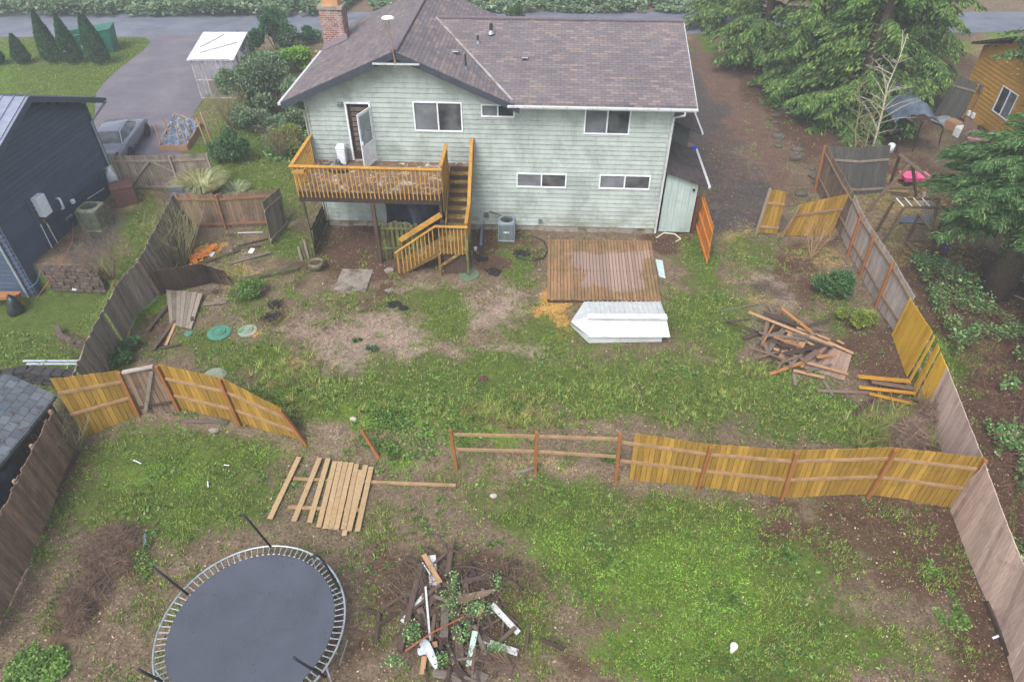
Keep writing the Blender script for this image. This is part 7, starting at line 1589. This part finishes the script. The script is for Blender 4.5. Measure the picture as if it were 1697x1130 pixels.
m = MB(); m.hexa([mu(s, w, z) for z in (.35,3.95) for s, w in ((-.05,-.05),(.06,-.05),(.06,.06),(-.05,.06))]); m.build('corner_trim', MUST, MH)
for (px, py, ds, dz_, mm_) in ((1628,146,.12,.16,GREYMET),(1608,188,.1,.14,WB),(1615,192,.1,.14,WB)):
    s, z = mpx(px, py); m = MB(); m.hexa([mu(s_, w_, z_) for z_ in (z-dz_, z+dz_) for s_, w_ in ((s-ds,-.13),(s+ds,-.13),(s+ds,-.01),(s-ds,-.01))]); m.build('meter_box', mm_, MH, bevel=.02)
(sa, za), (sb_, zb) = mpx(1628,152), mpx(1612,184); m = MB(); m.tube([mu(sa,-.06,za), mu(sb_,-.06,zb)], .025, 6); m.build('conduit', BRW, MH)
# dark dome tent
tb_ = P(1520, 232); tt = thing('tarp_canopy', 'dark arched tarp canopy on black poles beside the mustard house', 'canopy', tb_)
pk, lf, rt_ = P(1523,172,2.5), P(1483,203,1.75), P(1566,218,1.6)
m = MB(); K = 14; dep_ = Vector((.3,2.6,0))
base_c = [(lf, rt_)]
for j in range(7):
    for i in range(K+1):
        f = i/K; p = lf.lerp(rt_, f); zz = p.z+(pk.z-1.65)*math.sin(PI*f)**.8*(1.0-.1*abs(j-3)); q = Vector((p.x, p.y, zz))+dep_*(j/6); q.z += .04*math.sin(i*2.1+j*1.7); m.v.append(q)
for j in range(6):
    for i in range(K): a = j*(K+1)+i; m.f.append((a, a+1, a+K+2, a+K+1)); m.m.append(0)
m.build('tarp', mat('slate_tarp', srgb(58,68,80), srgb(92,104,118), ns=2.5, isl=0, rough=.3, bump=.6), tt, smooth=True)
for (a, b_) in (((1484,254),(1505,200)),((1512,252),(1528,202)),((1556,240),(1562,216)),((1476,240),(1484,204))):
    p = P(*a); m = MB(); m.tube([p, P(b_[0], b_[1], 2.0)], .03, 5); m.build('pole', DKMET, tt)
m = MB(); m.tube([P(1505,200,2.0), P(1530,201,2.0)], .03, 5); m.build('pole', DKMET, tt)
# junk beside the mustard wall
def junkbox(px, py, sx_, sy_, sz_, rz, m_, lb, nm, cat_, z=0, bev=.03):
    c = P(px, py, z); M = Matrix.Translation(c)@Matrix.Rotation(rz, 4, 'Z'); m = MB(); m.box((-sx_/2,-sy_/2,0),(sx_/2,sy_/2,sz_), M); m.box((-sx_/2+.03,-sy_/2+.03,sz_),(sx_/2-.03,sy_/2-.03,sz_+.05), M); return m.build(nm, m_, origin=c, bevel=bev, label=lb, cat=cat_)
junkbox(1607,222,1.0,1.9,.55,-.5,BRW,'long brown workbench heaped with junk along the mustard wall','work_bench','bench')
junkbox(1594,196,.8,1.3,.8,-.5,GREYMET,'grey tarp-covered crate at the far end of the mustard wall','crate','crate')
junkbox(1634,238,1.3,1.2,.62,-.5,DARKW,'dark table under a heap of clothes','low_table','table')
junkbox(1578,215,.5,.8,.45,.3,TNW,'brown cardboard box beside the tarp canopy','cardboard_box','box')
junkbox(1588,226,.5,.4,.5,.2,WHITE,'white box between the canopy and the bench','white_box','box')
for i, (px, py, r, mt, lb) in enumerate(((1622,232,.34,mat('red_cloth', srgb(150,70,88), srgb(190,160,160), ns=9, isl=0),'heap of red and pink cloths on the dark table'),(1630,247,.24,mat('white_cloth', srgb(216,216,220), srgb(170,150,150), ns=9, isl=0),'white cloth bundle on the dark table'),(1640,226,.2,mat('blue_cloth', srgb(70,80,190), srgb(120,120,210), ns=6, isl=0),'bright blue bundle behind the clothes'),(1612,226,.3,mat('brown_cloth', srgb(96,74,70), srgb(150,130,124), ns=9, isl=0),'brown rags left of the red cloths'),(1562,206,.4,mat('grey_sacking', srgb(130,136,142), srgb(96,102,108), ns=5, isl=0),'grey sacking bundle at the canopy side'))):
    c = P(px, py, .7 if i < 4 else 0); m = MB(); m.blob(c+Vector((0,0,r*.35)), (r*1.3,r,r*.7), 12, 8, .4, i); m.build('cloth_heap' if i < 4 else 'sack_bundle', mt, smooth=False, origin=c, label=lb, cat='cloth' if i < 4 else 'bundle')
c = P(1655,246); m = MB(); m.lathe([(.12,0),(.2,.08),(.2,.36),(.1,.46),(.06,.55),(0,.55)], 16, c); m.build('gas_bottle', GREYMET, smooth=True, origin=c, label='grey gas bottle at the right end of the junk', cat='gas bottle')
c = P(1474,252); m = MB(); m.lathe([(.16,0),(.17,.4),(.12,.46),(0,.47)], 16, c); m.build('white_canister', WHITE, smooth=True, origin=c, label='white canister at the left foot of the tarp canopy', cat='canister')
c = P(1655,262); m = MB(); m.box((-.4,-.03,0),(.4,.03,.5), Matrix.Translation(c)@Matrix.Rotation(.7, 4, 'X')@Matrix.Rotation(.5, 4, 'Z')); m.build('leaning_sheet', WHITE, origin=c, label='white sheet leaning on the mustard house corner', cat='panel')
for i, (px, py) in enumerate(((1662,266),(1668,262))):
    p, q = P(px, py), P(px+26, py-48, 1.6); m = MB(); m.tube([p, q], .02, 5); m.build('bamboo_pole', BRW, origin=p, label='thin pole leaning on the mustard house corner', cat='pole', group='poles leaning on the mustard corner')
# dark fence of the swing yard
SF = pp([(1372,318),(1420,325),(1466,322)], [(1374,244),(1430,246),(1478,242)])
fence('board_fence', 'dark mossy fence panel behind the pink wagon', SF, woodmat('dark_mossy_boards', srgb(96,94,90), srgb(72,72,70), isl=.12, moss=srgb(84,92,74), thr=.6), rails=GRYF, postm=GRYF, side=1, rail_f=(.72,.12), bw=.14, seed=41, postskip=(0,1,2))
DF = pp([(1545,195),(1585,206)], [(1585,128),(1630,140)])
fence('board_fence', 'tall dark fence meeting the far corner of the mustard house', DF, woodmat('dark_mossy_boards', None, None), rails=GRYF, postm=GRYF, side=1, rail_f=(.8,), bw=.15, seed=42, postskip=(0,1))
# toy wagon
c = P(1511,305); wg = thing('toy_wagon', 'bright pink plastic toy wagon behind the swing frame', 'toy wagon', c, .05); M = Matrix.Translation(c)@Matrix.Rotation(.05, 4, 'Z')
PK = mat('pink_plastic', srgb(222,92,136), srgb(204,78,122), isl=0, rough=.35, bump=0)
m = MB(); bt = [(-.5,-.24,.2),(.5,-.24,.2),(.5,.24,.2),(-.5,.24,.2)]; tp2 = [(-.68,-.36,.52),(.68,-.36,.46),(.68,.36,.46),(-.68,.36,.52)]; ib = [(-.44,-.2,.26),(.44,-.2,.26),(.44,.2,.26),(-.44,.2,.26)]; it = [(-.62,-.3,.52),(.62,-.3,.46),(.62,.3,.46),(-.62,.3,.52)]
V_ = [M@Vector(q) for q in bt+tp2+it+ib]; m.add(V_, [(3,2,1,0)]+[(i, (i+1) % 4, 4+(i+1) % 4, 4+i) for i in range(4)]+[(4+i, 4+(i+1) % 4, 8+(i+1) % 4, 8+i) for i in range(4)]+[(8+i, 8+(i+1) % 4, 12+(i+1) % 4, 12+i) for i in range(4)]+[(12,13,14,15)]); m.build('tub', PK, wg, bevel=.02)
m = MB(); m.box((.1,-.2,.26),(.34,.2,.44), M); m.build('seat', PK, wg, bevel=.03)
for x in (-.42,.42):
    for y_ in (-.28,.28): m = MB(); m.lathe([(.06,-.05),(.13,-.05),(.13,.05),(.06,.05),(0,.03)], 14, M@Vector((x,y_,.13)), Matrix.Rotation(PI/2, 3, 'X')); m.build('wheel', DKMET, wg)
m = MB(); m.tube([M@Vector((-.6,0,.3)), M@Vector((-.95,0,.25)), M@Vector((-1.1,0,.6))], .02, 5); m.build('handle', PK, wg)
# swing frame and monkey bars
def z7(x, y): return (1230+x/3.634, 240+y/3.634)
def Z7(x, y, z): return P(*z7(x, y), z)
sg = thing('swing_frame', 'weathered wooden swing frame with a long sloping top beam', 'swing set', Z7(1050,310,0)); SWW = woodmat('weathered_play_timber', srgb(122,106,88), srgb(92,80,68), streak=(3,3,3), isl=.08)
for (a, b_) in (((948,58,2.25),(1140,215,2.2)),((1012,120,2.2),(745,400,0)),((1025,125,2.2),(1048,312,0)),((950,62,2.2),(890,242,0)),((888,262,.35),(1030,262,.45)),((620,262,.05),(1000,300,.05))):
    m = MB(); m.beam(Z7(*a), Z7(*b_), .1, .1, up=(0,1,0)); m.build('beam', SWW, sg)
for x in (1005, 1020): m = MB(); m.tube([Z7(x+35,140,2.15), Z7(x+20,240,.6)], .01, 4); m.build('swing_chain', DKMET, sg)
mb_ = thing('climbing_frame', 'wooden climbing frame with white monkey bars and a ladder ramp', 'climbing frame', Z7(1070,680,0)); zt = 1.9
for (a, b_) in (((915,325,zt),(1185,325,zt)),((975,375,zt),(1235,380,zt)),((915,335,zt),(808,525,0)),((972,378,zt),(852,590,0)),((1065,420,1.5),(990,582,0)),((1066,420,1.5),(1140,515,1.4)),((1150,505,1.4),(1072,682,0)),((1185,325,zt),(1142,512,1.2)),((1040,495,.9),(1120,500,.9)),((1000,575,.1),(1095,575,.15)),((1235,380,zt),(1180,520,.6)),((1120,300,zt+.3),(1230,420,zt)),((985,585,.1),(1070,670,.1))):
    m = MB(); m.beam(Z7(*a), Z7(*b_), .09, .09, up=(0,1,0)); m.build('beam', SWW, mb_)
for i in range(5): m = MB(); m.tube([Z7(928+i*52,322,zt+.06), Z7(972+i*52,370,zt+.06)], .022, 6); m.build('rung', WHITE, mb_)
q = [Z7(1130,735,.05), Z7(1232,742,.05), Z7(1250,518,1.1), Z7(1150,518,1.1)]; m = MB()
for i in range(6):
    a, b_ = i/6+.01, (i+1)/6-.01; k = [q[0].lerp(q[3], a), q[1].lerp(q[2], a), q[1].lerp(q[2], b_), q[0].lerp(q[3], b_)]; m.hexa([v-Vector((0,0,.03)) for v in k]+k)
rp = m.build('climbing_ramp', DARKW, mb_)
for (x, y, colr) in ((1222,625,srgb(50,90,200)),(1168,658,srgb(214,196,70)),(1208,694,srgb(220,150,180)),(1180,590,srgb(90,110,120))):
    p = Z7(x, y, .5); f = (742-y)/224; p = q[0].lerp(q[3], f).lerp(q[1].lerp(q[2], f), (x-1140)/100); m = MB(); m.blob(p+Vector((0,-.02,.05)), (.07,.05,.05), 8, 6, .2, 1); m.build('climbing_hold', mat('hold_%d' % int(x), colr, isl=0, bump=0), mb_, smooth=True)
for i in range(5): p0_, p1_ = Z7(1105+i*20,300+i*12,1.7), Z7(1150+i*20,300+i*14,1.7); m = MB(); m.beam(Z7(1100+i*26,285+i*20,1.6), Z7(1075+i*26,400+i*8,1.0), .12, .03, up=(0,1,0)); m.build('slat', SILV, mb_)
q = [Z7(942,470,.02), Z7(960,435,.02), Z7(1130,425,.02), Z7(1125,480,.02)]; m = MB(); m.hexa(q+[v+Vector((0,0,.03)) for v in q]); m.build('ground_tarp', mat('slate_tarp', None), origin=q[0], label='slate-coloured tarp lying under the monkey bars', cat='tarp')
pipe('garden_hose', [Z7(*p, .06) for p in ((1190,750),(1215,775),(1260,780),(1270,755),(1240,735))], .015, mat('yellow_rope', srgb(190,176,120), isl=0, bump=0), 'yellow rope end at the foot of the climbing ramp', 'rope')
# second trampoline behind the spruce
c2 = P(1722, 470); t2 = thing('trampoline', 'dark trampoline half hidden under the spruce at the right edge', 'trampoline', c2)
for ch in [o for o in COL.objects if o.parent == tp and (o.name.startswith('mat') or o.name.startswith('frame_ring') or o.name.startswith('leg'))]:
    o = ch.copy(); COL.objects.link(o); o.parent = t2; o.scale = (.8,.8,.8) if 'leg' not in ch.name else (.8,.8,.8)
# silver tarp seen through the cedars
c = P(1478,165); m = MB(); m.blob(c+Vector((0,0,.8)), (1.3,1.6,.9), 18, 10, .12, 4); m.build('covered_heap', mat('silver_tarp', srgb(168,178,194), srgb(110,120,136), ns=3, isl=0, rough=.3, bump=.7), smooth=True, origin=c, label='heap under a silver-blue tarp among the cedars', cat='tarp heap')
# boulders along the lane edge
BLD = mat('mossy_boulder', srgb(92,88,80), srgb(64,62,56), ns=4, isl=.1, spot=(srgb(88,100,62), 3, .55, .12))
rnd = random.Random(8)
for i in range(17):
    f = i/16; px = 1272+f*72+rnd.uniform(-20,22); py = 165+f*155+rnd.uniform(-9,9); r = rnd.uniform(.1,.28); c = P(px, py, 0); m = MB(); m.blob(c+Vector((0,0,r*.2)), (r*1.2,r,r*.7), 10, 7, .3, 100+i)
    m.build('boulder', BLD, origin=c, label='mossy grey boulder edging the cedar bank along the gravel lane', cat='boulder', group='boulders along the lane')
# brambles beyond the right fence
def fill(poly, n, seed):
    r2 = np.random.default_rng(seed); W_ = [P(*q) for q in poly]; xs = [p.x for p in W_]; ys = [p.y for p in W_]; x = r2.uniform(min(xs), max(xs), n); y = r2.uniform(min(ys), max(ys), n); k = inpoly(x, y, W_); return x[k], y[k], r2
bp = [(1500,430),(1560,440),(1640,520),(1697,560),(1780,700),(1800,1120),(1720,1130),(1660,820),(1590,620),(1545,520)]
x, y, r2 = fill(bp, 52000, 5); k = fbm(x*.9, y*.9, 401, 4)+.25*(fbm(x*3, y*3, 403, 3)-.5) > .54; x, y = x[k], y[k]; hh = .25+.75*fbm(x*.7, y*.7, 405, 3)
C = np.stack([x, y, hz(x, y)+hh*r2.uniform(.3, 1, len(x))], 1); V, Fc = quads(C, r2.uniform(.035,.075,len(C)), .62, .4, r2); npmesh('brambles', V, Fc, IVY, kind='stuff', label='bramble thicket beyond the right fence', cat='brambles')
x, y, r2 = fill(bp, 9000, 6); C = np.stack([x, y, hz(x, y)+r2.uniform(.05,.7,len(x))], 1); V, Fc = quads(C, r2.uniform(.15,.5,len(C)), .02, .35, r2); npmesh('bramble_canes', V, Fc, mat('bramble_cane', srgb(110,74,60), srgb(84,58,50), isl=.3, bump=0), kind='stuff', label='brown bramble canes tangled beyond the right fence', cat='brambles')
# ivy banks: left of the house, along the far road, under the cedars
def ivybank(poly, n, seed, mt, size, hmx, lb, nm, thr=.4):
    x, y, r2 = fill(poly, n, seed); cx_, cy_ = x.mean(), y.mean(); ex = np.sqrt(((x-cx_)/(2.1*x.std()))**2+((y-cy_)/(2.1*y.std()))**2)
    f = fbm(x*.9, y*.9, seed*7, 4)+.5*(fbm(x*3.2, y*3.2, seed*5, 3)-.5)-(.5*sst(.5, 1.0, ex) if hmx < 1 else 0)
    k = r2.uniform(0, 1, len(x)) < sst(thr-.06, thr+.14, f); x, y = x[k], y[k]; hh = hmx*fbm(x*.5, y*.5, seed*9, 3)
    C = np.stack([x, y, hz(x, y)+hh*r2.uniform(.2, 1, len(x))+.03], 1); V, Fc = quads(C, r2.uniform(size*.5, size*1.4, len(C)), .6, .4, r2); return npmesh(nm, V, Fc, mt, kind='stuff', label=lb, cat='ground cover')
ivybank([(400,170),(520,170),(510,300),(470,300),(440,260)], 22000, 11, IVY, .07, .5, 'ivy and low greenery left of the house', 'ivy', .38)
ivybank([(-400,32),(560,30),(620,-10),(-600,-14)], 60000, 12, LEAF_HZ, .17, 2.0, 'ivy-covered bank on the far side of the road', 'hedge_bank', .3)
ivybank([(620,24),(1150,24),(1200,-12),(600,-12)], 26000, 13, LEAF_HZ, .17, 1.2, 'scrubby green bank beyond the road behind the roof', 'scrub_bank', .42)
ivybank([(0,1040),(60,1030),(130,1060),(120,1135),(-60,1140)], 5000, 15, WD, .045, .2, 'dark green brambles in the lower left corner of the yard', 'ground_brambles', .42)
ivybank([(1500,880),(1560,900),(1640,1010),(1650,1060),(1580,1040),(1520,960)], 3500, 16, WD, .04, .12, 'scattered bramble leaves over the bare soil at lower right', 'ground_brambles', .5)
ivybank([(120,860),(250,850),(340,900),(300,990),(240,960),(170,870),(60,960),(40,1010)], 9000, 17, WD, .035, .12, 'low leafy weeds between the left fence and the trampoline', 'low_weeds', .5)
ivybank([(600,660),(720,650),(820,720),(760,760),(640,770),(590,720)], 9000, 18, WD, .04, .22, 'leafy weed patches on the bank by the leaning post', 'low_weeds', .5)
ivybank([(1230,150),(1330,215),(1345,300),(1360,300),(1480,270),(1560,180),(1500,100),(1240,60)], 34000, 14, IVY, .07, .4, 'ferns and ivy under the cedars', 'undergrowth', .45)
